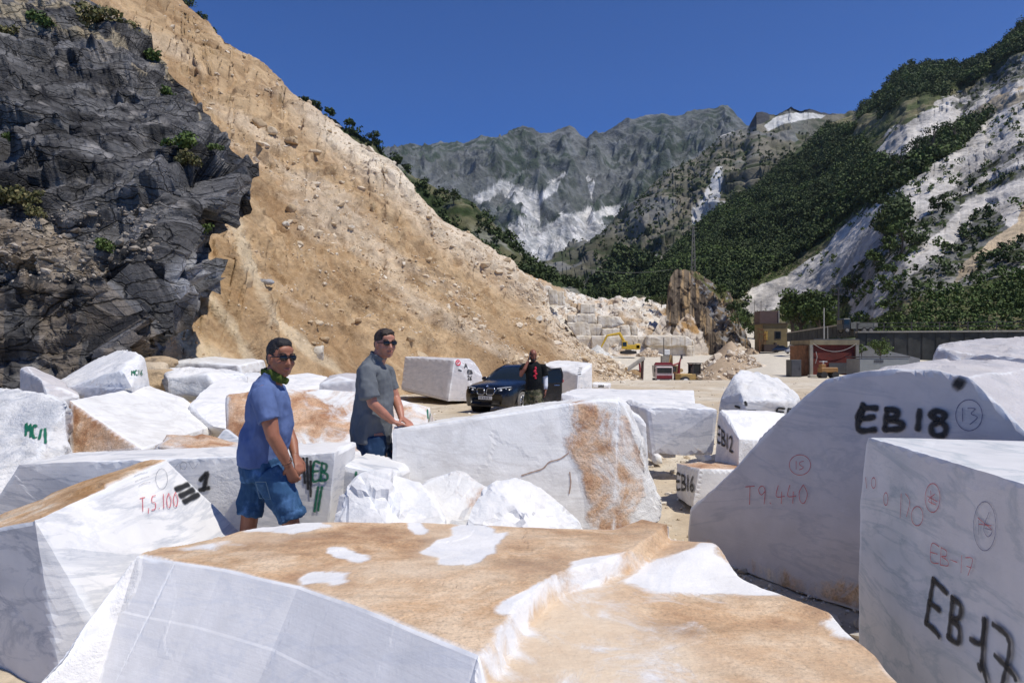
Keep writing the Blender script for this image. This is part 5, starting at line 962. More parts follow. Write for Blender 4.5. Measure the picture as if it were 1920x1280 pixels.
forest('scrub', 'hill_middle', 1500, lambda P_, px, py: inv(px, py, 1050, 1640) & (fbm(P_*.02, 3, 171) > -.3) & (py > 250), (.8, 2.6), 12, 1.0, L_dark, 'dark bushes dotting the middle ridge', 'scrub', 35)
forest('scrub', 'hill_middle', 500, lambda P_, px, py: inpoly(px, py, [(1090, 560), (1160, 470), (1240, 500), (1300, 540), (1300, 570), (1100, 575)]), (3, 5.5), 34, 1.5, L_dark, 'dark wood at the foot of the middle ridge', 'scrub', 36)
def tree(name, px, py, d, h, w, label, seed, mat=None, n=420, ls=None, cat='tree', blobs=7, base=None, group=None):
    """px, py is the foot; trunk with limbs, crown of leaf clumps"""
    r = np.random.RandomState(seed); b = Vector(base) if base is not None else P(px, py, d); o = empty(name, b); tr = MB(); H_ = h*.55
    tr.tube([(0, 0, -.3), (.02*h, 0, H_*.5), (0, .01*h, H_), (.02*h, 0, h*.85)], [h*.03, h*.024, h*.016, h*.004], 7); cs = []; ra = []
    for i in range(blobs):
        a = i*2.4+r.uniform(0, .6); rr_ = w*.5*r.uniform(.35, .68); z = h*r.uniform(.38, .86) if blobs > 3 else h*r.uniform(.4, .7); q = w*.5-rr_; k = (1-max(0, (z/h-.6))*1.5); c = np.array([math.cos(a)*q*k, math.sin(a)*q*k, z]); cs.append(c); ra.append(rr_*.95)
        tr.tube([(0, 0, z*.55), tuple(c*np.array([.6, .6, .85])), tuple(c)], [h*.013, h*.008, h*.003], 5)
    tr.build('trunk', M_bark, o); V, Fc = leaves(np.array(cs), np.array(ra), n//blobs, ls or h*.035, r, .8)
    link('crown', npmesh('crown', V, Fc, False), mat or L_dark, o); tag(o, label, cat, group); return o
def gnd(px, d): return (d*(px-960)/F, d, float(ground_z(np.array([float(px)]), np.array([float(d)]))[0])-.1)
G1 = 'trees beside the ochre building'
tree('broadleaf_tree', 0, 0, 0, 14.5, 13, 'tall full green tree rising right behind the ochre building', 51, L_mid, 3400, .38, base=gnd(1500, 168), group=G1, blobs=11)
tree('broadleaf_tree', 0, 0, 0, 12, 11, 'round green tree right of the tall tree behind the ochre building', 52, L_mid, 2800, .36, base=gnd(1536, 160), group=G1, blobs=10)
tree('broadleaf_tree', 0, 0, 0, 17.5, 7, 'slim dark tree poking up at the back of the clump', 53, L_dark, 1800, .38, base=gnd(1484, 182), group=G1, blobs=9)
tree('broadleaf_tree', 0, 0, 0, 7, 8, 'low bright green tree at the right end of the clump near the poles', 54, L_mid, 1500, .3, base=gnd(1552, 165), group=G1, blobs=8)
tree('broadleaf_tree', 0, 0, 0, 5, 5.5, 'small green tree left of the ochre building above the dirt road', 55, L_mid, 1100, .26, base=gnd(1414, 205), group=G1, blobs=6)
tree('bush', 0, 0, 0, 2.4, 3.2, 'bright green bush growing in front of the dark retaining wall', 56, L_mid, 1100, .10, 'bush', base=Z(1645, 690, -.4) if False else P(1650, 676, 74), blobs=8)
tree('bush', 0, 0, 0, 1.6, 1.3, 'small yellow-green bush at the right corner of the red shed', 57, L_mid, 420, .09, 'bush', base=P(1615, 672, 70), blobs=5)
for i, (x, y, d, h, w, lab) in enumerate([(1384, 614, 176, 4.5, 6, 'dark bush at the right foot of the rock pinnacle'), (1372, 590, 182, 4, 4.5, 'bush growing on the right shoulder of the rock pinnacle'), (1352, 556, 186, 3.5, 4.5, 'bush high on the right slope of the rock pinnacle'), (1396, 612, 180, 3, 4, 'bush beside the dirt road at the end of the pinnacle'),
    (1176, 560, 205, 3, 4, 'small dark bush on the quarry rim left of the pinnacle'), (1240, 575, 200, 4, 6, 'wide dark bush on the quarry rim touching the pinnacle'), (1222, 572, 206, 3, 5, 'middle dark bush on the quarry rim')]):
    tree('bush', x, y, d, h, w, lab, 60+i, L_dark if i % 2 else L_mid, 600, .24, 'bush', 6)
for i, (x, y, h, w, lab) in enumerate([(1692, 470, 8, 9, 'largest green tree standing on the white scree of the right hillside'), (1668, 480, 5, 5, 'small tree left of the largest tree on the white scree'), (1640, 500, 4.5, 6, 'low spreading tree on the lower white scree'), (1600, 555, 7, 9, 'wide dark tree above the poles at the scree foot'), (1580, 580, 5, 7, 'low dark tree at the scree foot behind the tall pole'),
    (1690, 330, 13, 10, 'dark pine on the white slope, leftmost of the high row'), (1720, 310, 12, 9, 'dark pine second from the left in the high row'), (1750, 300, 14, 11, 'tallest dark pine in the middle of the high row'), (1790, 275, 12, 10, 'dark pine right of the tallest in the high row'), (1830, 250, 10, 9, 'dark pine at the right end of the high row'), (1665, 400, 8, 8, 'dark tree at the lower end of the pine tongue'), (1760, 395, 4, 6, 'low bush on the ledge of the right hillside'), (1720, 470, 4, 7, 'bush right of the largest tree on the scree')]):
    b = on_sheet('hill_right', x, y); tree('hillside_tree', 0, 0, 0, h, w, lab, 80+i, L_mid if i in (0, 1, 2) else L_dark, 520, .55 if b.y > 300 else .34, 'tree', 7, base=b, group='single trees on the right hillside')
for i, (x, y, d, h, w, lab) in enumerate([(568, 196, 235, 5, 5, 'round tree on the skyline just right of the dirt slope'), (590, 208, 240, 4.5, 6, 'low tree second from the slope on the green skyline'), (618, 222, 245, 5, 5, 'tree on the green skyline with a ragged top'), (655, 238, 250, 4, 5, 'small tree on the green skyline right of the ragged one'), (700, 268, 255, 5, 7, 'broad tree where the green skyline steepens'),
    (745, 312, 262, 5, 6, 'tree on the steep part of the green skyline'), (850, 378, 285, 6, 8, 'tree on the lower bend of the green skyline'), (350, 30, 262, 9, 9, 'tree high on the rim at the top of the slope'), (372, 52, 262, 8, 8, 'second tree on the rim at the top of the slope'), (392, 74, 258, 6, 7, 'lowest tree on the rim at the top of the slope')]):
    tree('skyline_tree', x, y+4, d, h, w, lab, 100+i, L_dark, 420, .38, 'tree', 6, group='trees on the left skyline')
# tufts on the dark cliff
for i, (x, y, s, lab) in enumerate([(150, 18, 1.5, 'olive grass tuft at the very top of the dark cliff'), (185, 35, 1.9, 'largest dry bush on the top of the dark cliff'), (230, 52, 1.6, 'dry bush on the cliff rim right of the largest'), (240, 90, 1.5, 'brown-green bush below the cliff rim'), (285, 100, 1.3, 'bush at the rim where the cliff meets the dirt slope'), (78, 40, 1.4, 'green tuft near the upper left corner'), (20, 62, 1.0, 'small tuft at the upper left edge'),
    (318, 175, 1.1, 'small green tuft on the right rim of the cliff'), (345, 270, 1.2, 'grass tuft in the crack under the overhang'), (350, 300, 1.0, 'lower grass tuft in the crack under the overhang'), (372, 400, 1.0, 'green tuft hanging beside the overhang'), (375, 432, .8, 'small green tuft near the cliff foot'), (25, 370, 1.1, 'brown dry bush on the ledge at the left edge'), (55, 372, .9, 'second brown dry bush on the ledge'), (28, 262, .6, 'tiny tuft in the middle of the cliff at the left'), (75, 400, .6, 'tiny tuft among the ledge debris'), (200, 462, .6, 'tiny tuft at the right end of the ledge'), (400, 278, .6, 'tiny tuft on top of the overhang')]):
    b = on_sheet('cliff', x, y+6); r = np.random.RandomState(200+i); k = 7; c = np.array(b)+r.normal(0, .24*s*.6, (k, 3))*np.array([1.5, .8, .5])+np.array([0, -.12, .1]); V, Fc = leaves(c, np.full(k, .30*s*.8), 70, .055*s, r, .7); V = V-np.array(b)
    o = link('bush', npmesh('bush', V, Fc, False), L_dry if i in (1, 2, 3, 12, 13) or i % 3 == 0 else L_mid); o.location = b; tag(o, lab, 'bush', 'tufts growing on the dark cliff')
# ============================================================ buildings, wall, poles
M_conc = flat('old_concrete', (.30, .27, .22), .9, .3, 1.5, .3); M_concl = flat('pale_concrete', (.46, .43, .37), .9, .25, 2, .3); M_steel = flat('dark_steel', (.06, .05, .045), .6, .3, 4, .2); M_rustm = flat('rusty_sheet', (.20, .09, .04), .85, .5, 2.5, .4)
M_dgrey = flat('dark_grey_paint', (.07, .07, .075), .7, .2, 2, .1); M_white = flat('white_paint', (.72, .72, .70), .5, .08, 3); M_glass = flat('dark_glass', (.012, .016, .02), .08, .1, 2); M_yel = flat('yellow_paint', (.62, .40, .03), .5, .2, 3); M_redp = flat('red_paint', (.22, .02, .025), .45, .2, 3)
M_tyre = flat('tyre_rubber', (.035, .032, .03), .9, .25, 6, .2); M_dusty = flat('dusty_metal', (.28, .25, .21), .8, .3, 3, .2); M_ochre = flat('ochre_plaster', (.20, .15, .07), .9, .22, .9, .3); M_brownp = flat('brown_cladding', (.10, .06, .05), .8, .15, 1)
def brick_mat():
    n = NT('red_brick'); b = n.n('TexBrick'); m = n.n('Mapping'); n.l(n.n('TexCoord').outputs['Object'], m.inputs[0]); m.inputs['Rotation'].default_value = (math.radians(90), 0, 0); n.l(m.outputs[0], b.inputs[0])
    b.inputs['Scale'].default_value = 1; b.inputs['Brick Width'].default_value = .5; b.inputs['Row Height'].default_value = .19; b.inputs['Mortar Size'].default_value = .012
    b.inputs['Color1'].default_value = (.17, .025, .015, 1); b.inputs['Color2'].default_value = (.11, .018, .012, 1); b.inputs['Mortar'].default_value = (.10, .04, .03, 1); k = n.mix(1., b.outputs[0], n.ramp(n.noise(n.co('Object'), .7, 5), [(.3, .7), (.7, 1.2)]), 'MULTIPLY')
    return n.fin(k, .9)
M_brick = brick_mat()
def B(px, py, d): return P(px, py, d)
# red shed
d0 = 64.; x0, x1 = P(1518, 0, d0).x, P(1609, 0, d0).x; zb = -.42; zt = P(0, 637, d0).z
sh = empty('shed', ((x0+x1)/2, d0, zb)); h = zt-zb; wd = x1-x0
m = MB(); m.box((0, 2.0, (h-.45)/2), (wd-.5, 3.9, h-.45)); m.build('brick_wall', M_brick, sh)
m = MB(); m.box((.0, 2.0, h-.24), (wd+.1, 4.3, .46)); m.build('concrete_beam', flat('stained_beam', (.22, .18, .11), .9, .35, 1.2, .3), sh)
for sx in (-1, 1): m = MB(); m.box((sx*(wd/2-.13), .0, (h-.47)/2), (.27, .3, h-.47)); m.build('corner_post', M_conc, sh)
m = MB(); m.box((-wd/2-.08, 2.1, (h-.5)/2), (.35, 3.6, h-.5)); m.build('side_wall', M_rustm, sh)
m = MB(); pts = [(-wd/2+.25+(wd-.5)*t, -.2, h-.35-.75*(1-(2*t-1)**2)) for t in [i/14 for i in range(15)]]; m.tube(pts, .022, 5); m.build('hanging_cable', M_concl, sh)
m = MB(); m.tube([(-wd/2+.5, -.22, h-1.1), (-wd/2+.6, -.25, h-1.6), (-wd/2+.45, -.22, h-2.2)], .03, 5); m.build('hose', M_concl, sh)
m = MB(); m.box((.8, -.06, .85), (2.6, .12, 1.0)); m.build('opening_shade_panel', M_dgrey, sh); m = MB(); m.box((.2, 1.8, h+.04), (wd-.3, 3.8, .1)); m.build('roof', M_dgrey, sh)  # solid dark panel on the front, painted as the shade of an opening
tag(sh, 'red brick shed with a concrete top beam and a drooping cable across its front', 'shed')
b = empty('steel_cabinet', (P(1493, 0, 63.6).x, 64.2, -.42)); m = MB(); m.bbox((0, 0, .82), (.95, 1.2, 1.64), .02); m.build('body', flat('grey_cabinet', (.085, .085, .08), .7, .15, 2), b); m = MB(); m.box((-.02, -.62, .82), (.8, .03, 1.5)); m.box((.3, -.65, .85), (.03, .04, .3)); m.build('door', M_dgrey, b); tag(b, 'plain dark grey steel cabinet standing against the left end of the red shed', 'cabinet')
b = empty('small_machine', (P(1550, 0, 61).x, 61, -.42)); m = MB(); m.bbox((.1, 0, .75), (1.5, .8, .45), .05); m.bbox((-.4, 0, 1.1), (.4, .6, .35), .04); m.build('hood', flat('orange_machine', (.28, .14, .04), .6, .2, 3), b)
for x in (-.4, .6):
    m = MB(); m.cyl((x, -.45, .3), (x, .45, .3), .3, n=14); m.build('wheel', M_tyre, b)
m = MB(); m.cyl((-.3, 0, 1.2), (-.3, 0, 1.55), .06); m.box((-.3, 0, 1.5), (.5, .5, .05)); m.build('exhaust', M_white, b); tag(b, 'small orange-yellow wheeled machine parked before the red shed', 'machine')
b = empty('concrete_slab', (P(1529, 0, 62).x, 62.3, -.42)); m = MB(); m.bbox((0, 0, .14), (.95, .6, .28), .03); m.build('slab', M_concl, b); tag(b, 'low pale concrete slab lying at the foot of the red shed', 'slab')
# white low container with dark lettering, grey ramp
xa, xb = P(1612, 0, 60).x, P(1705, 0, 60).x; b = empty('white_cabin', ((xa+xb)/2, 61.2, -.42)); hh = P(0, 668, 60).z+.42
m = MB(); m.bbox((0, 0, hh/2-.1), (xb-xa, 2.4, hh-.2), .03); m.build('body', flat('dull_white_panel', (.24, .25, .24), .7, .1, 2), b); m = MB(); m.box((0, 0, hh-.05), (xb-xa+.1, 2.5, .1)); m.build('roof', M_dgrey, b)
for i in range(5): m = MB(); m.box((-.85+i*.17, -1.225, hh-.42), (.12, .02, .26 if i % 2 else .22)); m.build('lettering', M_dgrey, b)
tag(b, 'low dull white site cabin with a short dark inscription right of the red shed', 'cabin')
b = empty('ramp', tuple(P(1612, 668, 78))); m = MB(); q = [P(1612, 648, 76), P(1625, 648, 76), P(1725, 672, 76), P(1725, 700, 76), P(1612, 700, 76)]; m.plate([p-b.location for p in q], (0, 1, 0), 1.2); m.build('ramp_body', flat('grey_ramp', (.20, .20, .20), .9, .15, 1.5), b); tag(b, 'grey concrete ramp sloping down between the red shed and the bush', 'ramp')
# ochre building
d0 = 150.; k = d0/F; b = empty('building', (P(1450, 0, d0).x, d0, P(0, 657, d0).z-.3)); bz = b.location.z; W_ = 46*k; Hh = P(0, 607, d0).z-bz
rz = math.radians(-14)
m = MB(); m.box((W_*.08, 2.6, Hh/2), (W_, 5.2, Hh)); o = m.build('wall', M_ochre, b)
m = MB(); m.box((W_*.02, 2.6, Hh+.1), (W_*1.16, 5.8, .2)); m.build('roof', flat('roof_edge', (.07, .045, .035), .8), b); hu = P(0, 583, d0).z-P(0, 606, d0).z
m = MB(); m.box((-W_*.12, 2.4, Hh+.2+hu/2), (35*k, 3.6, hu)); m.build('upper_storey', M_brownp, b); m = MB(); m.box((-W_*.12+17.6*k, .5, Hh+.2+hu/2), (.14, .14, hu+.1)); m.build('corner_strip', M_concl, b)
f_ = MB(); f_.box((W_*.18, -.03, Hh*.60), (1.4, .1, 1.7)); f_ = f_.build('window', M_steel, b); m = MB(); m.box((W_*.18, -.09, Hh*.60), (1.1, .04, 1.4)); m.build('pane', M_glass, f_)
m = MB(); m.box((-W_*.30, -.03, Hh*.58), (.7, .08, 1.9)); m.build('door', flat('yellow_door', (.45, .28, .05), .7), b)
m = MB()
for i in range(9): m.box((-W_*.62+.17*i, -.9, .35*i+.25), (.3, 1.1, .06))
for x in (-W_*.65, -W_*.42): m.cyl((x, -1.4, 0), (x, -1.4, Hh*.66), .07); m.cyl((x, -.4, 0), (x, -.4, Hh*.75), .07)
m.cyl((-W_*.65, -1.4, 1.2), (-W_*.36, -1.4, Hh*.66+.6), .05); m.build('rusty_stairs', M_rustm, b)
m = MB(); m.box((-W_*.5, -1.0, Hh*.62), (1.6, 1.4, .1)); m.build('landing', M_rustm, b); m = MB(); m.box((-W_*.56, -.6, Hh*.80), (1.2, 1.6, .08), ry=.25); m.build('porch_roof', M_rustm, b)
m = MB(); m.box((-W_*.2, -1.1, .8), (3.2, 1.6, 1.6)); m.cyl((-.2, -1.6, 0), (-.2, -1.6, 2.0), .35); m.build('lean_to', flat('store_painted_shade', (.05, .035, .03), .9, .3, 2), b)  # lean-to coloured near black, the shade put into its colour
m = MB(); m.cyl((-W_*.33, 3, Hh+hu), (-W_*.33, 3, Hh+hu+2.6), .05); m.cyl((-W_*.27, 3, Hh+hu), (-W_*.27, 3, Hh+hu+2.6), .05)
for i in range(4): m.cyl((-W_*.33, 3, Hh+hu+.6+i*.55), (-W_*.27, 3, Hh+hu+.6+i*.55), .04, n=6)
m.build('roof_ladder', M_dusty, b)
tag(b, 'old ochre two-storey building with a brown box on its roof and rusty outside stairs', 'building')
# retaining wall with rail
def wall(name, pa, pb, d1, d2, ztop, zbot, th, label, mat, rail=True, cap=None):
    A = Vector((P(pa, 0, d1).x, d1, 0)); Bv = Vector((P(pb, 0, d2).x, d2, 0)); L = (Bv-A).length; rz = math.atan2(Bv.y-A.y, Bv.x-A.x); o = empty(name, (A.x, A.y, zbot), rz); h = ztop-zbot
    m = MB(); nseg = 60
    for i in range(nseg): m.box((L*(i+.5)/nseg, .0+.04*math.sin(i*2.1), h/2), (L/nseg, th, h))
    m.build('wall_face', mat, o); m = MB(); m.box((L/2, 0, h+.1), (L, th+.3, .2)); m.build('coping', cap or M_conc, o)
    if rail:
        m = MB()
        for z in (.55, 1.0): m.box((L/2, -.1, h+.2+z), (L, .05, .06))
        m.build('rail', M_steel, o); k = max(2, int(L/3.0))
        for i in range(k+1): m = MB(); m.box((L*i/k, -.1, h+.72), (.09, .09, 1.1)); m.build('rail_post', M_steel, o)
    tag(o, label, 'wall'); return o
M_darkwall = flat('dark_stone_wall', (.045, .045, .04), .95, .55, .6, .9)
wall('retaining_wall', 1606, 2150, 84, 78, P(0, 624, 84).z, -1.0, 1.0, 'tall dark stone retaining wall with a railing along its top at the right', M_darkwall)
wall('roadside_wall', 1478, 1606, 135, 92, P(0, 620, 120).z, P(0, 620, 120).z-1.6, .5, 'low pale road wall running from the ochre building to the dark wall', M_darkwall, rail=False, cap=M_conc)
def pole(name, px, pyb, pyt, d, r, label, arm=None, mat=None, cat='pole'):
    b = P(px, pyb, d); h = P(px, pyt, d).z-b.z; o = empty(name, b-Vector((0, 0, 1.5))); m = MB(); m.cyl((0, 0, 0), (0, 0, h+1.5), r, r*.65, 8); m.build('shaft', mat or M_conc, o)
    if arm:
        m = MB()
        for z, w in arm: m.box((0, 0, h+1.5-z), (w, .1, .12)); m.cyl((-w*.4, 0, h+1.55-z), (-w*.4, 0, h+1.8-z), .05, n=6); m.cyl((w*.4, 0, h+1.55-z), (w*.4, 0, h+1.8-z), .05, n=6)
        m.build('crossarm', M_steel, o)
    tag(o, label, cat); return o
pole('concrete_pole', 1545, 630, 577, 88, .10, 'pale concrete pole standing just left of the tall dark pole', None, M_concl)
pole('power_pole', 1572, 620, 537, 110, .17, 'tall dark power pole with cross arms above the red shed', [(.3, 2.2), (1.3, 1.6)], M_steel)
pole('thin_pole', 1415, 590, 562, 210, .12, 'thin pole left of the ochre building, in front of the pale slope', None, M_dusty); pole('thin_pole', 1552, 630, 612, 88, .06, 'short leaning post at the foot of the concrete pole', None, M_concl)
b = P(1300, 520, 300); o = empty('lattice_pylon', b); h = P(0, 424, 300).z-b.z; m = MB()
for sx in (-1, 1):
    for sy in (-1, 1): m.cyl((sx*.9, sy*.9, 0), (sx*.25, sy*.25, h), .11, n=5)
for i in range(12):
    z0, z1 = h*i/12, h*(i+1)/12; w0, w1 = .9-.65*i/12, .9-.65*(i+1)/12; s = 1 if i % 2 else -1
    for sy in (-1, 1): m.cyl((s*w0, sy*w0, z0), (-s*w1, sy*w1, z1), .06, n=4)
m.build('lattice', M_dusty, o); m = MB()
for z in (.6, 2.2, 3.8): m.box((0, 0, h-z), (3.4-z*.2, .2, .18))
m.build('crossarm', M_dusty, o); tag(o, 'slim steel lattice pylon in front of the forested hill', 'pylon')
o = empty('overhead_cable', P(1060, 500, 290)); m = MB(); q = [P(1060+200*t, 497+10*(1-(2*t-1)**2)+8*t, 290)-o.location for t in [i/16 for i in range(17)]]; m.tube(q, .07, 5); m.build('cable', M_dusty, o); tag(o, 'thin overhead cable crossing in front of the middle ridge', 'cable')
# steel frame at the end of the slope
o = empty('loading_gantry', P(1192, 712, 59)); L = o.location; m = MB(); m.tube([P(1163, 702, 58.5)-L, P(1207, 671, 59.5)-L], .19, 6); m.build('sloping_beam', M_dusty, o)
m = MB(); m.tube([P(1205, 672, 59.5)-L, P(1203.5, 716, 59.5)-L], .13, 6); m.build('upright', flat('rusted_steel', (.09, .05, .04), .8, .3, 4), o); m = MB(); m.tube([P(1192, 704, 59)-L, P(1192, 716, 59)-L], .11, 6); m.build('short_post', M_steel, o)
tag(o, 'rusty gantry of a sloping beam and an upright at the dirt slope foot', 'gantry')
# ============================================================ machines
def wheel(par, x, y, z, r, w, name='wheel', hub=None, rim=.55):
    e = MB(); e.tube([(x, y-w/2, z), (x, y-w/2+w*.12, z), (x, y+w/2-w*.12, z), (x, y+w/2, z)], [r*.93, r, r, r*.93], 20); t = e.build(name, M_tyre, par)
    m = MB(); m.cyl((x, y-w/2-.02, z), (x, y-w/2+.05, z), r*rim, r*rim*.9, 16); m.cyl((x, y-w/2-.08, z), (x, y-w/2, z), r*.18, n=10); m.build('rim', hub or M_dusty, t); return t
def excavator(pos, rz, label, mat, boompts):
    o = empty('excavator', pos, rz)
    for sy in (-1, 1):
        m = MB(); q = []
        for i in range(20):
            a = 2*math.pi*i/20; q.append((1.6*math.copysign(min(1, abs(math.cos(a))*1.25), math.cos(a))+.0, .42+.42*math.sin(a)))
        m.plate([(x, sy*1.1-.25, z) for x, z in q], (0, 1, 0), .5); m.build('track', M_tyre, o)
    m = MB(); m.box((0, 0, .62), (2.2, 1.9, .3)); m.cyl((0, 0, .7), (0, 0, 1.0), .7); m.build('undercarriage', M_steel, o)
    m = MB(); m.bbox((.9, 0, 1.55), (3.0, 2.5, 1.0), .1); m.bbox((1.9, 0, 1.7), (1.1, 2.5, 1.2), .2); m.build('engine_body', mat, o); m = MB(); m.box((1.1, 0, 2.1), (2.2, 1.6, .12)); m.cyl((1.2, .4, 2.1), (1.2, .4, 2.8), .07); m.build('engine_top', M_steel, o)
    m = MB(); m.bbox((-.95, -.75, 2.0), (1.2, .95, 1.75), .08); c = m.build('cab', mat, o); m = MB(); m.box((-1.0, -1.24, 2.2), (.85, .02, .9)); m.box((-1.57, -.75, 2.2), (.02, .75, 1.0)); m.build('window', M_glass, c)
    m = MB(); m.tube([Vector(p) for p in boompts[:3]], [(.30, .2), (.36, .2), (.22, .2)], 8); m.build('boom', mat, o); m = MB(); m.tube([Vector(p) for p in boompts[2:]], [(.25, .16), (.14, .12)], 8); a = m.build('stick', mat, o)
    p = Vector(boompts[3]); m = MB(); m.plate([p+Vector(q) for q in ((.1, -.5, .1), (-.5, -.5, -.2), (-.6, -.5, -.9), (-.1, -.5, -1.1), (.4, -.5, -.8), (.15, -.5, -.3))], (0, 1, 0), 1.0); m.build('bucket', M_steel, a)
    m = MB(); m.tube([(-.6, 0, 1.6), tuple((Vector(boompts[0])+Vector(boompts[1]))/2+Vector((-.1, 0, -.2)))], .09, 6); m.build('hydraulic_ram', M_dusty, o); tag(o, label, 'excavator'); return o
e = P(1178, 664, 150); excavator(e, 0, 'yellow excavator with its arm raised in front of the sawn quarry wall', M_yel, [(-.3, .2, 1.8), (-1.9, .2, 4.6), (-4.6, .2, 4.1), (-6.0, .2, 1.4)])
e = Vector((P(1262, 0, 128).x, 128, -3.2)); o = excavator(e, math.radians(60), 'orange excavator standing low behind the red truck with its dark arm upright', flat('orange_paint', (.26, .16, .06), .6, .2, 3), [(-.3, .2, 1.8), (-.7, .2, 3.6), (-.9, .2, 4.8), (-1.9, .2, 3.2)])
# dump truck with red top
o = empty('dump_truck', Vector((P(1245, 0, 96).x, 96, -2.75)), math.radians(-8)); M_cabw = flat('pinkish_white_cab', (.62, .50, .48), .5, .12, 3)
m = MB(); m.bbox((0, 0, 1.75), (2.3, 1.7, 2.1), .12); c = m.build('cab', M_cabw, o); m = MB(); m.box((0, -.87, 2.25), (2.0, .04, .75)); m.build('windscreen', M_glass, c); m = MB(); m.box((0, -.89, 1.3), (2.1, .06, .5)); m.build('grille', M_redp, c)
m = MB(); m.box((0, -.95, .85), (2.35, .3, .45)); m.build('bumper', M_dgrey, o)
for sx in (-1, 1):
    m = MB(); m.box((sx*.85, -1.12, .9), (.35, .05, .2)); m.build('headlight', M_white, o); m = MB(); m.bbox((sx*1.32, -.75, 2.3), (.2, .12, .5), .03); m.build('mirror', M_steel, o)
    for y in (-.3, 2.6, 3.9): wheel(o, 0, 0, 0, .01, .01) if False else None
    for y in (-.2, 2.9, 4.2): m = MB(); m.tube([(sx*1.15-.17, y, .52), (sx*1.15+.17, y, .52)], .52, 16); m.build('wheel', M_tyre, o)
m = MB(); m.plate([(-1.2, 1.1, 1.2), (1.2, 1.1, 1.2), (1.35, 1.1, 2.9), (-1.35, 1.1, 2.9)], (0, 1, 0), 4.4); m.build('dump_body', flat('pale_dump_body', (.45, .42, .38), .7, .2, 2), o)
m = MB(); m.plate([(-1.35, .5, 2.95), (1.35, .5, 2.95), (1.1, .5, 3.35), (-1.1, .5, 3.35)], (0, 1, 0), 1.0); m.build('cab_guard', M_redp, o); m = MB(); m.box((0, 2.6, .9), (.9, 6, .3)); m.build('chassis', M_steel, o); tag(o, 'pinkish-white dump truck with a dark red guard over its cab, facing the camera', 'dump truck')
# red crane arm next to it
o = empty('loader_crane', Vector((P(1272, 0, 98).x, 98, -2.7)), 0); m = MB(); m.bbox((0, 0, 1.0), (.9, 2.2, 1.5), .06); m.build('base', M_redp, o); m = MB(); m.cyl((0, 0, 1.6), (.15, 0, 3.3), .22, .16); m.build('column', M_redp, o); m = MB(); m.tube([(.15, 0, 3.2), (-.75, 0, 2.9), (-1.2, 0, 2.55)], .14, 6); m.tube([(.15, 0, 3.2), (.45, 0, 4.2)], .12, 6); m.build('arm', flat('faded_red', (.50, .16, .14), .6, .2, 3), o); m = MB(); m.box((.45, 0, 4.1), (.25, .25, .6)); m.build('arm_head', M_steel, o); tag(o, 'red folding crane between the dump truck and the wheel loader', 'crane')
# wheel loader
o = empty('wheel_loader', Vector((P(1297, 0, 94).x, 94, -2.7)), math.radians(12)); M_ldr = flat('dusty_yellow', (.42, .28, .10), .7, .25, 3)
m = MB(); m.bbox((-.9, 0, 1.35), (2.4, 1.6, .9), .1); m.build('engine_hood', M_ldr, o); m = MB(); m.box((1.0, 0, 1.1), (1.5, 1.1, .6)); m.build('front_frame', M_ldr, o)
m = MB()
for x in (-.15, .95):
    for y in (-.65, .65): m.box((x, y, 2.45), (.1, .1, 1.5))
m.box((.4, 0, 3.22), (1.4, 1.6, .12)); m.box((.4, 0, 1.75), (1.3, 1.5, .25)); c = m.build('cab', M_steel, o); m = MB(); m.box((.4, 0, 2.5), (1.0, 1.2, 1.25)); m.build('window', M_glass, c)
for x in (-1.5, 1.25):
    for y in (-1.0, 1.0): wheel(o, x, y, .72, .72, .5, hub=M_white if y < 0 else M_dusty, rim=.62)
m = MB(); m.tube([(1.2, -.5, 1.5), (2.2, -.5, 1.3), (2.9, -.5, .55)], .11, 6); m.tube([(1.2, .5, 1.5), (2.2, .5, 1.3), (2.9, .5, .55)], .11, 6); m.build('lift_arm', M_ldr, o); m = MB(); m.plate([(2.9, -1.5, .1), (4.0, -1.5, .05), (3.6, -1.5, .35), (3.3, -1.5, .95), (2.9, -1.5, .9)], (0, 1, 0), 3.0); m.build('bucket', M_rustm, o)
tag(o, 'dusty yellow wheel loader with a dark cab right of the red-topped truck', 'wheel loader')
# second loader half hidden by the slope
o = empty('quarry_machine', Vector((P(1150, 0, 88).x, 88, -2.2)), 0); m = MB(); m.bbox((.6, 0, 1.0), (3.4, 1.4, .55), .06); m.build('body', flat('brown_machine', (.22, .14, .06), .8, .3, 3), o); m = MB(); m.bbox((-.5, 0, 2.0), (1.0, 1.2, 1.4), .06); m.build('cab', M_dgrey, o); m = MB(); m.box((-.7, 0, 2.85), (1.6, 1.5, .16)); m.build('cab_roof', flat('orange_roof', (.45, .22, .06), .7), o)
m = MB(); m.bbox((2.0, 0, 1.3), (.7, .8, .8), .05); m.build('engine_cover', M_yel, o)
for x in (0, 1.6): wheel(o, x, -.75, .5, .5, .4)
tag(o, 'brown and yellow machine with an orange cab roof half hidden by the dirt slope', 'machine')
o = empty('hydraulic_breaker', Vector((P(1190, 0, 84).x, 84, -1.9)), 0); m = MB(); m.ell((0, 0, .9), (1.1, .8, .9), 12, 8); m.build('drum', flat('ochre_drum', (.32, .20, .09), .8, .3, 3, .3), o); m = MB(); m.cyl((.6, -.4, 1.5), (.5, -.4, 3.0), .12); m.build('pipe', M_redp, o); m = MB(); m.box((0, 0, .1), (1.8, 1.2, .3)); m.build('skid', M_steel, o); tag(o, 'ochre drum with a red pipe standing inside the steel frame', 'drum')
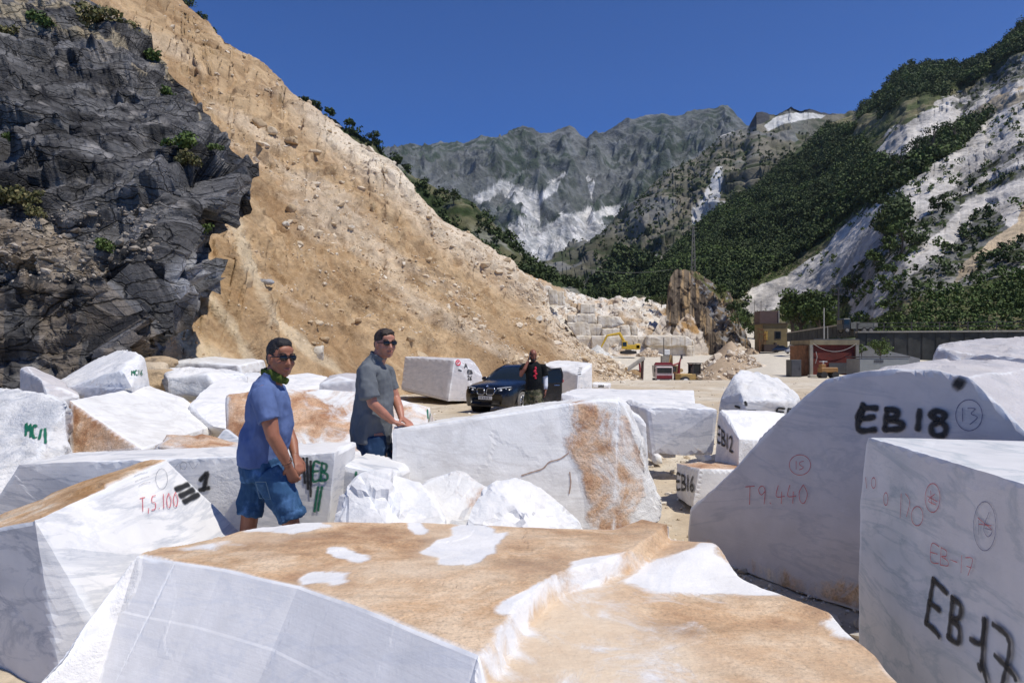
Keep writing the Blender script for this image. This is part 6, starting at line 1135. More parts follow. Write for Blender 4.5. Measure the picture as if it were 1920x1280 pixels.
o = empty('water_tank', Vector((P(1250, 0, 140).x, 140, -.4)), 0); m = MB(); m.bbox((0, 0, 2.6), (1.1, 1.1, 1.1), .08); m.build('tank', M_white, o); m = MB(); m.box((0, 0, 1.1), (2.2, 1.5, 1.6)); m.build('housing', M_dusty, o); m = MB(); m.cyl((-.6, 0, 1), (-.6, 0, 5.6), .09, n=6); m.build('mast', M_steel, o); tag(o, 'grey machine housing with a small white tank on top under the quarry wall', 'machine')
# parked cars and the lorry on the road
def smallcar(pos, rz, label, paint, L=4.2):
    o = empty('parked_car', pos, rz); m = MB(); ys = [(-L/2, .55, .55), (-L/2+.1, .75, .72), (-L*.22, .82, .92), (-L*.08, .80, .95), (L*.2, .80, .95), (L*.42, .80, .92), (L/2, .7, .6)]
    vs = []; fs = []
    for y, w, zt in ys: vs += [(-w, y, .3), (w, y, .3), (w+.03, y, .6), (w*.95, y, zt), (-w*.95, y, zt), (-w-.03, y, .6)]
    for i in range(len(ys)-1):
        for k in range(6): fs.append((i*6+k, i*6+(k+1) % 6, i*6+6+(k+1) % 6, i*6+6+k))
    fs += [tuple(range(5, -1, -1)), tuple(range(len(vs)-6, len(vs)))]; m.add(vs, fs); m.build('body', paint, o, True)
    g = MB(); g.plate([(-.72, -L*.24, .9), (.72, -L*.24, .9), (.72, L*.38, .9), (-.72, L*.38, .9)], (0, 0, 1), .01); b_ = len(g.v); g.add([(-.72, -L*.24, .9), (.72, -L*.24, .9), (.58, -L*.04, 1.42), (-.58, -L*.04, 1.42), (-.72, L*.40, .9), (.72, L*.40, .9), (.58, L*.26, 1.42), (-.58, L*.26, 1.42)], [(0, 1, 2, 3), (5, 4, 7, 6), (1, 5, 6, 2), (4, 0, 3, 7), (3, 2, 6, 7)]); g.build('windows', M_glass, o)
    m = MB(); m.bbox((0, L*.11, 1.44), (1.14, L*.28, .05), .015); m.build('roof', paint, o)
    for sx in (-1, 1):
        for y in (-L*.3, L*.3): m = MB(); m.tube([(sx*.78-.1, y, .32), (sx*.78+.1, y, .32)], .32, 14); m.build('wheel', M_tyre, o)
        m = MB(); m.bbox((sx*.58, -L/2+.03, .66), (.32, .1, .14), .02); m.build('headlight', M_white, o)
    tag(o, label, 'car'); return o
smallcar(Vector((P(1468, 0, 142).x, 142, gz(P(1468, 0, 142).x, 142))), math.radians(62), 'dark blue car parked beside the ochre building', flat('dark_blue_paint', (.02, .03, .06), .3)); smallcar(Vector((P(1492, 0, 134).x, 134, gz(P(1492, 0, 134).x, 134))), math.radians(-70), 'white car parked between the ochre building and the red shed', flat('white_car_paint', (.7, .7, .7), .3))
smallcar(Vector((P(1500, 0, 146).x, 146, gz(P(1500, 0, 146).x, 146))), math.radians(80), 'pale silver car showing behind the white parked car', flat('silver_paint', (.4, .42, .42), .3))
o = empty('lorry', Vector((P(1605, 0, 93).x, 93, P(0, 625, 93).z)), 0); m = MB(); m.bbox((-1.68, 0, 1.25), (1.05, 1.9, 1.5), .1); c = m.build('cab', flat('dark_cab', (.03, .035, .04), .5), o); m = MB(); m.box((-2.235, 0, 1.5), (.03, 1.5, .6)); m.box((-1.75, -.965, 1.5), (.6, .02, .5)); m.build('window', M_glass, c)
m = MB(); m.plate([(-1.15, -1, .6), (2.0, -1, .6), (2.5, -1, 1.45), (-1.2, -1, 1.45)], (0, 1, 0), 2); m.build('dump_body', flat('grey_dump_body', (.18, .17, .14), .8, .2, 2), o); m = MB(); m.box((2.15, -1.02, 1.1), (.5, .04, .55)); m.build('tailgate', M_dusty, o); m = MB(); m.box((0, 0, .5), (4.2, .9, .18)); m.build('chassis', M_steel, o)
for x in (-1.7, .6, 1.5):
    for y in (-.9, .9): wheel(o, x, y, .4, .4, .28)
tag(o, 'grey tipper lorry with a dark cab on the road above the retaining wall', 'lorry')
# ============================================================ people
def remesh(mb, voxel, it=4, wr=0.0, ws=9, seed=0):
    o = link('tmp', mb.mesh('tmp'), ()); m = o.modifiers.new('r', 'REMESH'); m.mode = 'VOXEL'; m.voxel_size = voxel; s = o.modifiers.new('s', 'SMOOTH'); s.iterations = it; s.factor = .5
    dg = bpy.context.evaluated_depsgraph_get(); me = bpy.data.meshes.new_from_object(o.evaluated_get(dg)); old = o.data; bpy.data.objects.remove(o); bpy.data.meshes.remove(old)
    if wr:
        n = len(me.vertices); V = np.zeros(n*3, np.float32); me.vertices.foreach_get('co', V); V = V.reshape(-1, 3); N = np.zeros(n*3, np.float32); me.vertices.foreach_get('normal', N); N = N.reshape(-1, 3)
        q = V*np.array([1, 1, .55])*ws; V = V+N*(wr*(ridged(q, 3, seed)-.4)+wr*.6*fbm(V*ws*2.3, 2, seed+5))[:, None]; me.vertices.foreach_set('co', V.astype(np.float32).ravel())
    me.polygons.foreach_set('use_smooth', [True]*len(me.polygons)); me.update(); return me
def cloth(name, col, var=.25, sc=3, bs=220, denim=False):
    n = NT(name); c = n.co('Object'); f = n.noise(c, sc, 5, .6); k = n.ramp(f, [(.3, tuple(x*(1-var) for x in col)), (.7, tuple(min(1, x*(1+var)) for x in col))])
    if denim: k = n.mix(n.sm(n.noise(c, 7, 5, .6), .5, .72), k, tuple(min(1, x*2.2+.03) for x in col))
    nb = n.bump(n.noise(c, 14, 4, .6), .35, .012); nb = n.bump(n.noise(c, bs, 2), .25, .001, nb); m = n.fin(k, .9, nb); n.b.inputs['Specular IOR Level'].default_value = .15; return m
def skin(name, col):
    n = NT(name); c = n.co('Object'); k = n.ramp(n.noise(c, 14, 5), [(.3, tuple(x*.82 for x in col)), (.7, tuple(x*1.12 for x in col))]); n.fin(k, .5, n.bump(n.noise(c, 90, 4), .15, .002)); n.b.inputs['Subsurface Weight'].default_value = .06; n.b.inputs['Subsurface Radius'].default_value = (.02, .008, .004); return n.m
def hand(m, wr, fw, nrm, curl=.5, thumb=1, s=1.0, spread=.0):
    fw = Vector(fw).normalized(); n = Vector(nrm); n = (n-fw*n.dot(fw)).normalized(); sd = fw.cross(n); wr = Vector(wr)
    m.tube([wr-fw*.02, wr+fw*.02*s, wr+fw*.055*s, wr+fw*.088*s, wr+fw*.098*s], [(.022, .028), (.019, .032), (.016, .041), (.013, .041), (.007, .035)], 12, up=n)
    for i in range(4):
        b = wr+fw*.088*s+sd*((i-1.5)*.0205*s); L = (.036, .042, .039, .030)[i]*s; pts = [b-fw*.015, b]; a = curl*.6; p = b.copy(); d0 = (fw+sd*((i-1.5)*spread)).normalized()
        for k, ll in enumerate((L, L*.68, L*.52)):
            d = d0*math.cos(a)+n*math.sin(a); p = p+d*ll; pts.append(p.copy()); a += curl*(.9+.1*i)
        m.tube(pts, [.0095, .0095, .0088, .0080, .0062], 8)
    b = wr+fw*.025*s+sd*(.03*s*thumb); p1 = b+(fw*.6+sd*thumb*.65+n*.3).normalized()*.042*s; p2 = p1+(fw*.9+sd*thumb*.15+n*.5).normalized()*.032*s; p3 = p2+(fw*.9+n*.55).normalized()*.022*s
    m.tube([wr+fw*.012+sd*.012*thumb, b, p1, p2, p3], [.014, .014, .0115, .0098, .007], 8)
def head(m, c, fwd, up=(0, 0, 1), s=1.0, jaw=1.0):
    c = Vector(c); f = Vector(fwd).normalized(); u = Vector(up); u = (u-f*u.dot(f)).normalized(); x = f.cross(u)          # x: the head's own right
    R = Matrix((x, f, u)).transposed(); T = lambda q: c+R @ (Vector(q)*s); E = lambda q, r, n=14, k=10: m.ell(T(q), tuple(a*s for a in r), n, k, R)
    E((0, -.014, .030), (.077, .096, .087), 18, 12); E((0, .018, -.020), (.066*jaw, .078, .082), 18, 12); E((0, .022, -.072), (.052*jaw, .058, .040)); E((0, .066, -.094), (.024, .019, .017)); E((0, .074, .030), (.050, .020, .012)); E((0, .070, .055), (.055, .020, .03))
    m.tube([T((0, .086, .022)), T((0, .102, -.006)), T((0, .112, -.027)), T((0, .098, -.034))], [(.009*s, .008*s), (.012*s, .011*s), (.016*s, .013*s), (.012*s, .008*s)], 10)
    for a in (-1, 1): E((a*.014, .100, -.030), (.009, .010, .008), 8, 6); E((a*.036*jaw, .062, -.026), (.026, .024, .026)); E((a*.080, -.004, -.006), (.010, .021, .033)); E((a*.083, -.012, .012), (.009, .014, .015), 8, 6)
    E((0, .086, -.058), (.025, .011, .0065)); E((0, .085, -.068), (.022, .011, .0075)); return R, T
def limb(m, pts, rad, n=12): m.tube([Vector(p) for p in pts], rad, n)
def face_bits(o, R, T, s, hairmat, glasses=True, hair=None, brow=True, lips=True, skinm=None):
    if glasses:
        g = MB()
        for a in (-1, 1):
            g.ell(T((a*.034, .101, .010)), (.028*s, .007*s, .019*s), 14, 8, R @ Matrix.Rotation(a*-.22, 3, 'Z')); g.tube([T((a*.060, .094, .014)), T((a*.079, .05, .014)), T((a*.083, .0, .010)), T((a*.082, -.015, .0))], .0032*s, 6)
        g.tube([T((-.012, .106, .014)), T((.012, .106, .014))], .004*s, 6); g.tube([T((-.061, .094, .024)), T((-.033, .108, .028)), T((0, .109, .022)), T((.033, .108, .028)), T((.061, .094, .024))], .0034*s, 6); g.build('sunglasses', M_shade, o, True)
    else:
        for a in (-1, 1): g = MB(); g.ell(T((a*.032, .088, .008)), (.012*s, .008*s, .006*s), 10, 6, R); g.build('eye', M_eye, o, True)
    if brow:
        g = MB()
        for a in (-1, 1): g.tube([T((a*.014, .098, .031)), T((a*.034, .096, .038)), T((a*.054, .082, .032))], .0042*s, 6)
        g.build('eyebrows', hairmat, o, True)
    if lips: g = MB(); g.tube([T((-.023, .088, -.0625)), T((-.008, .0985, -.061)), T((.008, .0985, -.061)), T((.023, .088, -.0625))], [.002*s, .0042*s, .0042*s, .002*s], 8); g.build('lips', M_lips, o, True)
    if hair:
        g = MB()
        for q, r in hair: g.ell(T(q), tuple(a*s for a in r), 20, 14, R)
        me = remesh(g, .005, 3, .0035, 38, 5); link('hair', me, hairmat, o)
M_shade = flat('sunglass_black', (.008, .008, .010), .06, 0, 1); M_eye = flat('eye_dark', (.03, .02, .015), .3, 0, 1); M_lips = flat('lips', (.36, .12, .09), .5, .05, 5); M_hairb = flat('hair_black', (.012, .009, .008), .55, .4, 60, .4); M_hairbr = flat('hair_brown', (.035, .020, .012), .55, .5, 60, .4)
SK1 = skin('tanned_skin', (.31, .125, .068)); SK2 = skin('sunburnt_skin', (.44, .19, .12)); SK3 = skin('dark_tan_skin', (.24, .085, .05)); M_shoe = flat('shoe_leather', (.10, .07, .05), .7, .2, 10)
def shoe(o, p, f):
    f = Vector(f).normalized(); p = Vector(p); m = MB(); m.tube([p-f*.07, p-f*.02, p+f*.08, p+f*.17, p+f*.2], [(.045, .038), (.055, .042), (.045, .048), (.032, .044), (.015, .03)], 12, up=(0, 0, 1)); m.build('shoe', M_shoe, o, True)
# ---------------- the man in the blue polo and denim shorts
def man_blue():
    b = Vector((P(503, 0, 4.5).x, 4.5, -.02)); o = empty('person', b, .36); o.scale = (.93, .93, 1); hd = (.42, -.90, -.06); m = MB(); R, T = head(m, (.085, -.045, 1.675), hd, s=1.05, jaw=1.10)
    m.tube([(.02, .0, 1.46), (.035, -.01, 1.54), (.06, -.03, 1.62)], [(.075, .075), (.064, .066), (.060, .064)], 14)
    lat = (.28, .96, 0); m.tube([(-.03, 0, .90), (-.03, 0, 1.0), (-.005, 0, 1.12), (.01, 0, 1.25), (0, 0, 1.38), (-.005, 0, 1.47), (.0, 0, 1.52)], [(.145, .105), (.15, .11), (.14, .12), (.145, .12), (.16, .11), (.155, .08), (.08, .07)], 20, up=lat)
    RS, RE, RW = (-.04, -.19, 1.445), (.025, -.275, 1.19), (.125, -.225, .995); LS, LE, LW = (.06, .19, 1.445), (.13, .235, 1.20), (.185, .05, 1.02)
    limb(m, [(-.02, -.10, 1.46), RS, (-.005, -.24, 1.33), RE, (.08, -.262, 1.09), RW], [.055, .066, .060, .047, .043, .029]); limb(m, [(.04, .1, 1.46), LS, LE, (.17, .15, 1.10), LW], [.055, .06, .046, .042, .028])
    hand(m, RW, (.35, .18, -.9), (.35, .85, .1), .95, -1, 1.08); hand(m, LW, (.25, -.75, -.6), (-.3, .2, -.8), .7, 1, 1.05)
    limb(m, [(0, -.09, .93), (.12, -.11, .72), (.17, -.115, .50), (.15, -.115, .30), (.14, -.11, .08)], [.085, .070, .056, .056, .038]); limb(m, [(-.04, .09, .93), (-.11, .10, .72), (-.14, .1, .50), (-.19, .1, .30), (-.24, .1, .10)], [.085, .066, .056, .056, .038])
    link('body', remesh(m, .0062, 5), SK1, o); face_bits(o, R, T, 1.05, M_hairb, True, [((0, -.024, .046), (.0825, .094, .084)), ((0, -.055, .0), (.076, .062, .062)), ((0, .02, .092), (.055, .055, .035))])
    # stubble, neck scarf, bracelets
    m = MB(); m.tube([(-.045, -.0, 1.585), (.005, -.075, 1.575), (.075, -.105, 1.545), (.125, -.07, 1.525), (.12, .0, 1.53), (.06, .05, 1.57), (-.02, .05, 1.59), (-.045, -.0, 1.585)], [(.026, .010), (.032, .012), (.030, .012), (.022, .013), (.016, .012), (.022, .011), (.028, .010), (.026, .010)], 10, up=(0, 0, 1))
    link('neck_scarf', remesh(m, .006, 3, .004, 22, 3), cloth('green_scarf', (.07, .095, .02)), o)
    m = MB(); m.tube([(-.055, 0, .975), (-.05, 0, 1.06), (-.02, 0, 1.15), (.012, 0, 1.25), (.005, 0, 1.37), (0, 0, 1.45), (.0, 0, 1.50), (.02, -.005, 1.545)], [(.180, .148), (.182, .158), (.176, .166), (.176, .163), (.188, .148), (.186, .125), (.14, .10), (.075, .078)], 24, up=lat)
    limb(m, [(-.01, -.10, 1.44), (-.042, -.195, 1.44), (-.012, -.245, 1.335), (.002, -.262, 1.285)], [.070, .077, .073, .072], 16); limb(m, [(.03, .1, 1.44), (.062, .195, 1.44), (.10, .22, 1.30)], [.066, .07, .066], 16)
    m.tube([(.0, -.0, 1.51), (.03, -.01, 1.555), (.035, -.012, 1.572)], [(.08, .08), (.078, .082), (.082, .086)], 16)
    link('polo_shirt', remesh(m, .0075, 3, .009, 7, 11), cloth('blue_polo', (.105, .15, .30)), o)
    m = MB(); m.tube([(-.04, 0, .88), (-.04, 0, .95), (-.03, 0, 1.04)], [(.172, .145), (.178, .15), (.165, .145)], 20, up=lat)
    limb(m, [(0, -.09, .95), (.055, -.105, .85), (.115, -.115, .74), (.15, -.118, .645)], [.118, .112, .098, .094], 18); limb(m, [(-.04, .09, .95), (-.07, .10, .84), (-.105, .10, .74), (-.125, .10, .645)], [.115, .105, .092, .085], 18)
    m.tube([(.142, -.117, .68), (.153, -.118, .64)], .101, 18); m.tube([(-.118, .10, .68), (-.127, .10, .64)], .092, 18)
    link('denim_shorts', remesh(m, .0075, 2, .010, 9, 21), cloth('denim', (.035, .085, .17), .3, 4, 200, True), o)
    m = MB(); m.tube([(-.085, -.205, .90), (-.02, -.228, .90), (.01, -.232, .79), (-.06, -.222, .80), (-.085, -.205, .90)], .003, 5); m.build('pocket_seam', flat('seam_thread', (.05, .09, .14), .9), o)
    W_ = Vector(RW); ax = Vector((.35, .18, -.9)).normalized(); u = ax.orthogonal().normalized(); w = ax.cross(u)
    for k, (dz, rr, mt) in enumerate(((-.022, .0325, flat('bead_brown', (.10, .04, .02), .5)), (-.038, .0335, M_steel))): m = MB(); m.tube([W_+ax*dz+(u*math.cos(a)+w*math.sin(a))*rr for a in [i*math.pi/8 for i in range(17)]], .0045, 6); m.build('bracelet', mt, o)
    shoe(o, (.14, -.11, .05), (1, -.2, 0)); shoe(o, (-.19, .1, .06), (1, -.1, 0)); tag(o, 'man in a blue polo shirt, denim shorts, sunglasses and a green neck scarf', 'person', None)
man_blue()
# ---------------- the man in the grey polo leaning on the block
def man_grey():
    dd = 6.05; b = Vector((P(702, 0, dd).x, dd, .07)); o = empty('person', b, .22); hd = (.36, -.93, .0); m = MB(); R, T = head(m, (.095, -.055, 1.70), hd, s=1.06, jaw=1.02)
    m.tube([(.01, 0, 1.47), (.03, -.01, 1.56), (.07, -.035, 1.65)], [(.078, .078), (.066, .068), (.061, .065)], 14); lat = (.42, .90, 0)
    m.tube([(-.02, 0, .92), (-.015, 0, 1.02), (0, 0, 1.12), (.01, 0, 1.27), (.0, 0, 1.40), (-.005, 0, 1.49), (.0, 0, 1.54)], [(.135, .09), (.135, .085), (.13, .09), (.14, .105), (.16, .105), (.155, .08), (.08, .07)], 20, up=lat)
    RS, RE, RW = (-.065, -.20, 1.465), (-.02, -.27, 1.195), (.150, -.205, 1.035); LS, LE = (.11, .17, 1.465), (.19, .14, 1.22)
    limb(m, [(-.02, -.10, 1.47), RS, (-.05, -.24, 1.33), RE, (.07, -.245, 1.11), RW], [.055, .062, .055, .045, .041, .028]); limb(m, [(.05, .1, 1.46), (.105, .165, 1.455), LE, (.22, .04, 1.13), (.235, -.03, 1.05)], [.055, .06, .045, .04, .028])
    hand(m, RW, (.95, .22, -.30), (.05, .05, -1), .16, 1, 1.05, .10); hand(m, (.235, -.03, 1.05), (.55, -.7, -.35), (0, 0, -1), .25, -1, 1.0)
    limb(m, [(0, -.09, .93), (.02, -.10, .72), (.03, -.10, .50), (.02, -.10, .30), (0, -.10, .09)], [.095, .09, .06, .055, .04]); limb(m, [(.04, .09, .93), (.08, .10, .72), (.10, .1, .50), (.08, .1, .30), (.06, .1, .09)], [.095, .09, .06, .055, .04])
    link('body', remesh(m, .0065, 5), SK2, o); face_bits(o, R, T, 1.06, M_hairbr, True, [((0, -.022, .050), (.0835, .094, .086)), ((0, -.055, .002), (.077, .062, .066)), ((0, .035, .098), (.060, .050, .030)), ((.02, .062, .088), (.035, .025, .02))])
    m = MB(); m.tube([(-.035, 0, .84), (-.03, 0, .94), (-.015, 0, 1.05), (0, 0, 1.16), (.01, 0, 1.27), (.0, 0, 1.40), (-.005, 0, 1.47), (.0, 0, 1.52), (.02, -.005, 1.57)], [(.20, .165), (.20, .172), (.195, .175), (.186, .170), (.180, .155), (.19, .145), (.186, .125), (.14, .10), (.076, .08)], 24, up=lat)
    limb(m, [(-.02, -.10, 1.46), (-.068, -.205, 1.46), (-.055, -.25, 1.34), (-.040, -.265, 1.245)], [.074, .079, .078, .082], 16); limb(m, [(.05, .1, 1.46), (.11, .175, 1.46), (.16, .17, 1.28)], [.076, .082, .084], 16)
    m.tube([(.0, -.0, 1.53), (.03, -.01, 1.59), (.04, -.014, 1.612)], [(.082, .082), (.078, .084), (.084, .09)], 16)
    link('polo_shirt', remesh(m, .0075, 3, .011, 6, 31), cloth('grey_polo', (.135, .145, .155)), o)
    m = MB(); m.tube([(-.01, 0, .78), (-.01, 0, .90), (-.01, 0, 1.08)], [(.165, .14), (.178, .150), (.165, .145)], 20, up=lat)
    limb(m, [(-.01, -.09, .90), (.0, -.10, .72), (.015, -.10, .50), (.01, -.10, .28), (0, -.10, .10)], [.118, .108, .085, .075, .07], 16); limb(m, [(.03, .09, .90), (.06, .10, .72), (.085, .10, .50), (.07, .10, .28), (.06, .10, .10)], [.118, .108, .085, .075, .07], 16)
    link('jeans', remesh(m, .009, 3, .006, 8, 41), cloth('dark_denim', (.018, .040, .085), .3, 4, 200, True), o); shoe(o, (0, -.10, .05), (1, -.3, 0)); shoe(o, (.06, .10, .05), (1, -.3, 0))
    m = MB(); q = [Vector((.165, -.16, .985)), Vector((.30, -.13, 1.0)), Vector((.20, -.15, .89)), Vector((.16, -.165, .93))]; m.plate(q, (0, 1, 0), .004); m.build('folded_paper', flat('paper', (.75, .75, .76), .8, .03), o)
    tag(o, 'man in a grey polo shirt and dark jeans with sunglasses leaning on the marble block', 'person')
man_grey()
# ---------------- the bald man on the phone by the car
def man_phone():
    dd = 14.7; b = Vector((P(1001, 0, dd).x, dd, -.08)); o = empty('person', b); o.scale = (.94, .94, 1); hd = (.22, -.93, -.30); m = MB(); R, T = head(m, (-.02, -.04, 1.755), hd, (0, 0, 1), 1.02, 1.05)
    m.tube([(0, 0, 1.52), (-.005, -.01, 1.60), (-.015, -.02, 1.68)], [(.08, .075), (.066, .066), (.062, .064)], 14); lat = (1, 0, 0)
    m.tube([(0, 0, .95), (0, 0, 1.05), (0, -.01, 1.17), (0, -.01, 1.30), (0, 0, 1.45), (0, 0, 1.54), (0, 0, 1.585)], [(.165, .12), (.165, .13), (.17, .145), (.175, .14), (.195, .125), (.19, .10), (.08, .07)], 20, up=lat)
    limb(m, [(-.1, 0, 1.51), (-.215, -.01, 1.50), (-.27, -.07, 1.40), (-.30, -.13, 1.32), (-.215, -.15, 1.46), (-.135, -.11, 1.62)], [.055, .066, .055, .046, .042, .028]); hand(m, (-.135, -.11, 1.62), (.25, .15, 1), (.9, .2, 0), .75, 1, 1.0)
    limb(m, [(.1, 0, 1.51), (.215, 0, 1.50), (.245, .0, 1.36), (.265, .01, 1.24), (.27, -.04, 1.10), (.265, -.08, 1.00)], [.055, .068, .060, .048, .043, .029]); hand(m, (.265, -.08, 1.0), (-.08, -.12, -1), (-.9, -.1, 0), .5, -1, 1.05)
    limb(m, [(-.09, 0, .96), (-.11, .03, .74), (-.12, .05, .52), (-.12, .10, .30), (-.12, .14, .1)], [.1, .088, .06, .058, .04]); limb(m, [(.09, 0, .96), (.10, -.09, .74), (.11, -.14, .52), (.11, -.12, .30), (.11, -.12, .1)], [.1, .088, .06, .058, .04])
    link('body', remesh(m, .0075, 4), SK3, o); face_bits(o, R, T, 1.02, M_hairb, False)
    m = MB()
    for q, r in (((0, .030, -.082), (.064, .066, .045)), ((0, .078, -.092), (.038, .030, .032)), ((.055, .018, -.045), (.022, .038, .045)), ((-.055, .018, -.045), (.022, .038, .045)), ((0, .092, -.046), (.024, .010, .006))): m.ell(T(q), tuple(a*1.02 for a in r), 14, 10, R)
    link('beard', remesh(m, .006, 2, .003, 40, 7), M_hairb, o); m = MB(); m.box((-.098, -.10, 1.725), (.012, .075, .15), rx=-.3); m.build('phone', M_dgrey, o)
    m = MB(); m.tube([(0, 0, 1.0), (0, 0, 1.08), (0, -.01, 1.17), (0, -.01, 1.30), (0, 0, 1.44), (0, 0, 1.52), (0, 0, 1.57), (0, -.005, 1.61)], [(.195, .155), (.195, .16), (.19, .165), (.19, .16), (.205, .145), (.20, .125), (.14, .10), (.078, .078)], 24, up=lat)
    limb(m, [(-.1, 0, 1.50), (-.215, -.01, 1.50), (-.265, -.06, 1.41)], [.075, .085, .082], 16); limb(m, [(.1, 0, 1.50), (.215, 0, 1.50), (.25, 0, 1.36), (.258, 0, 1.31)], [.075, .085, .08, .08], 16); ts = link('t_shirt', remesh(m, .009, 4, .007, 6, 51), cloth('black_tshirt', (.010, .011, .012)), o)
    m = MB(); m.tube([(.25, 0, 1.33), (.265, .01, 1.24), (.27, -.04, 1.10), (.266, -.075, 1.02)], [.063, .056, .050, .038], 14); m.build('white_sleeve', cloth('white_sleeve_cloth', (.72, .73, .76), .05), o, True)
    for k, (dx, z, w, h_) in enumerate(((.035, 1.475, .05, .07), (.02, 1.41, .07, .07), (.045, 1.355, .06, .05), (.015, 1.31, .07, .045), (.035, 1.265, .05, .04))):
        m = MB(); y = -.158 if k < 1 else -.172; m.ell((dx, y, z), (w*.5, .012, h_*.5), 10, 6); m.build('red_print', flat('red_print', (.60, .02, .05), .8, .3, 30), o, True)
    n = NT('camouflage'); c = n.co('Object'); k = n.ramp(n.noise(c, 9, 3, .5), [(.0, (.02, .02, .012)), (.42, (.05, .055, .025)), (.5, (.12, .11, .06)), (.58, (.19, .17, .11)), (.66, (.06, .04, .025))]);
    for e in k.node.color_ramp.elements: pass
    k.node.color_ramp.interpolation = 'CONSTANT'; cm = n.fin(k, .9)
    m = MB(); m.tube([(0, 0, .88), (0, 0, 1.0), (0, 0, 1.06)], [(.18, .145), (.185, .15), (.175, .14)], 20, up=lat); limb(m, [(-.09, 0, .95), (-.11, .03, .76), (-.125, .05, .55)], [.125, .122, .115], 16); limb(m, [(.09, 0, .95), (.10, -.08, .76), (.115, -.125, .55)], [.125, .122, .115], 16)
    link('camouflage_shorts', remesh(m, .009, 3, .008, 8, 61), cm, o); shoe(o, (-.12, .14, .06), (0, -1, 0)); shoe(o, (.11, -.12, .06), (.1, -1, 0))
    tag(o, 'bald bearded man in a black T-shirt and camouflage shorts talking on a phone', 'person')
man_phone()
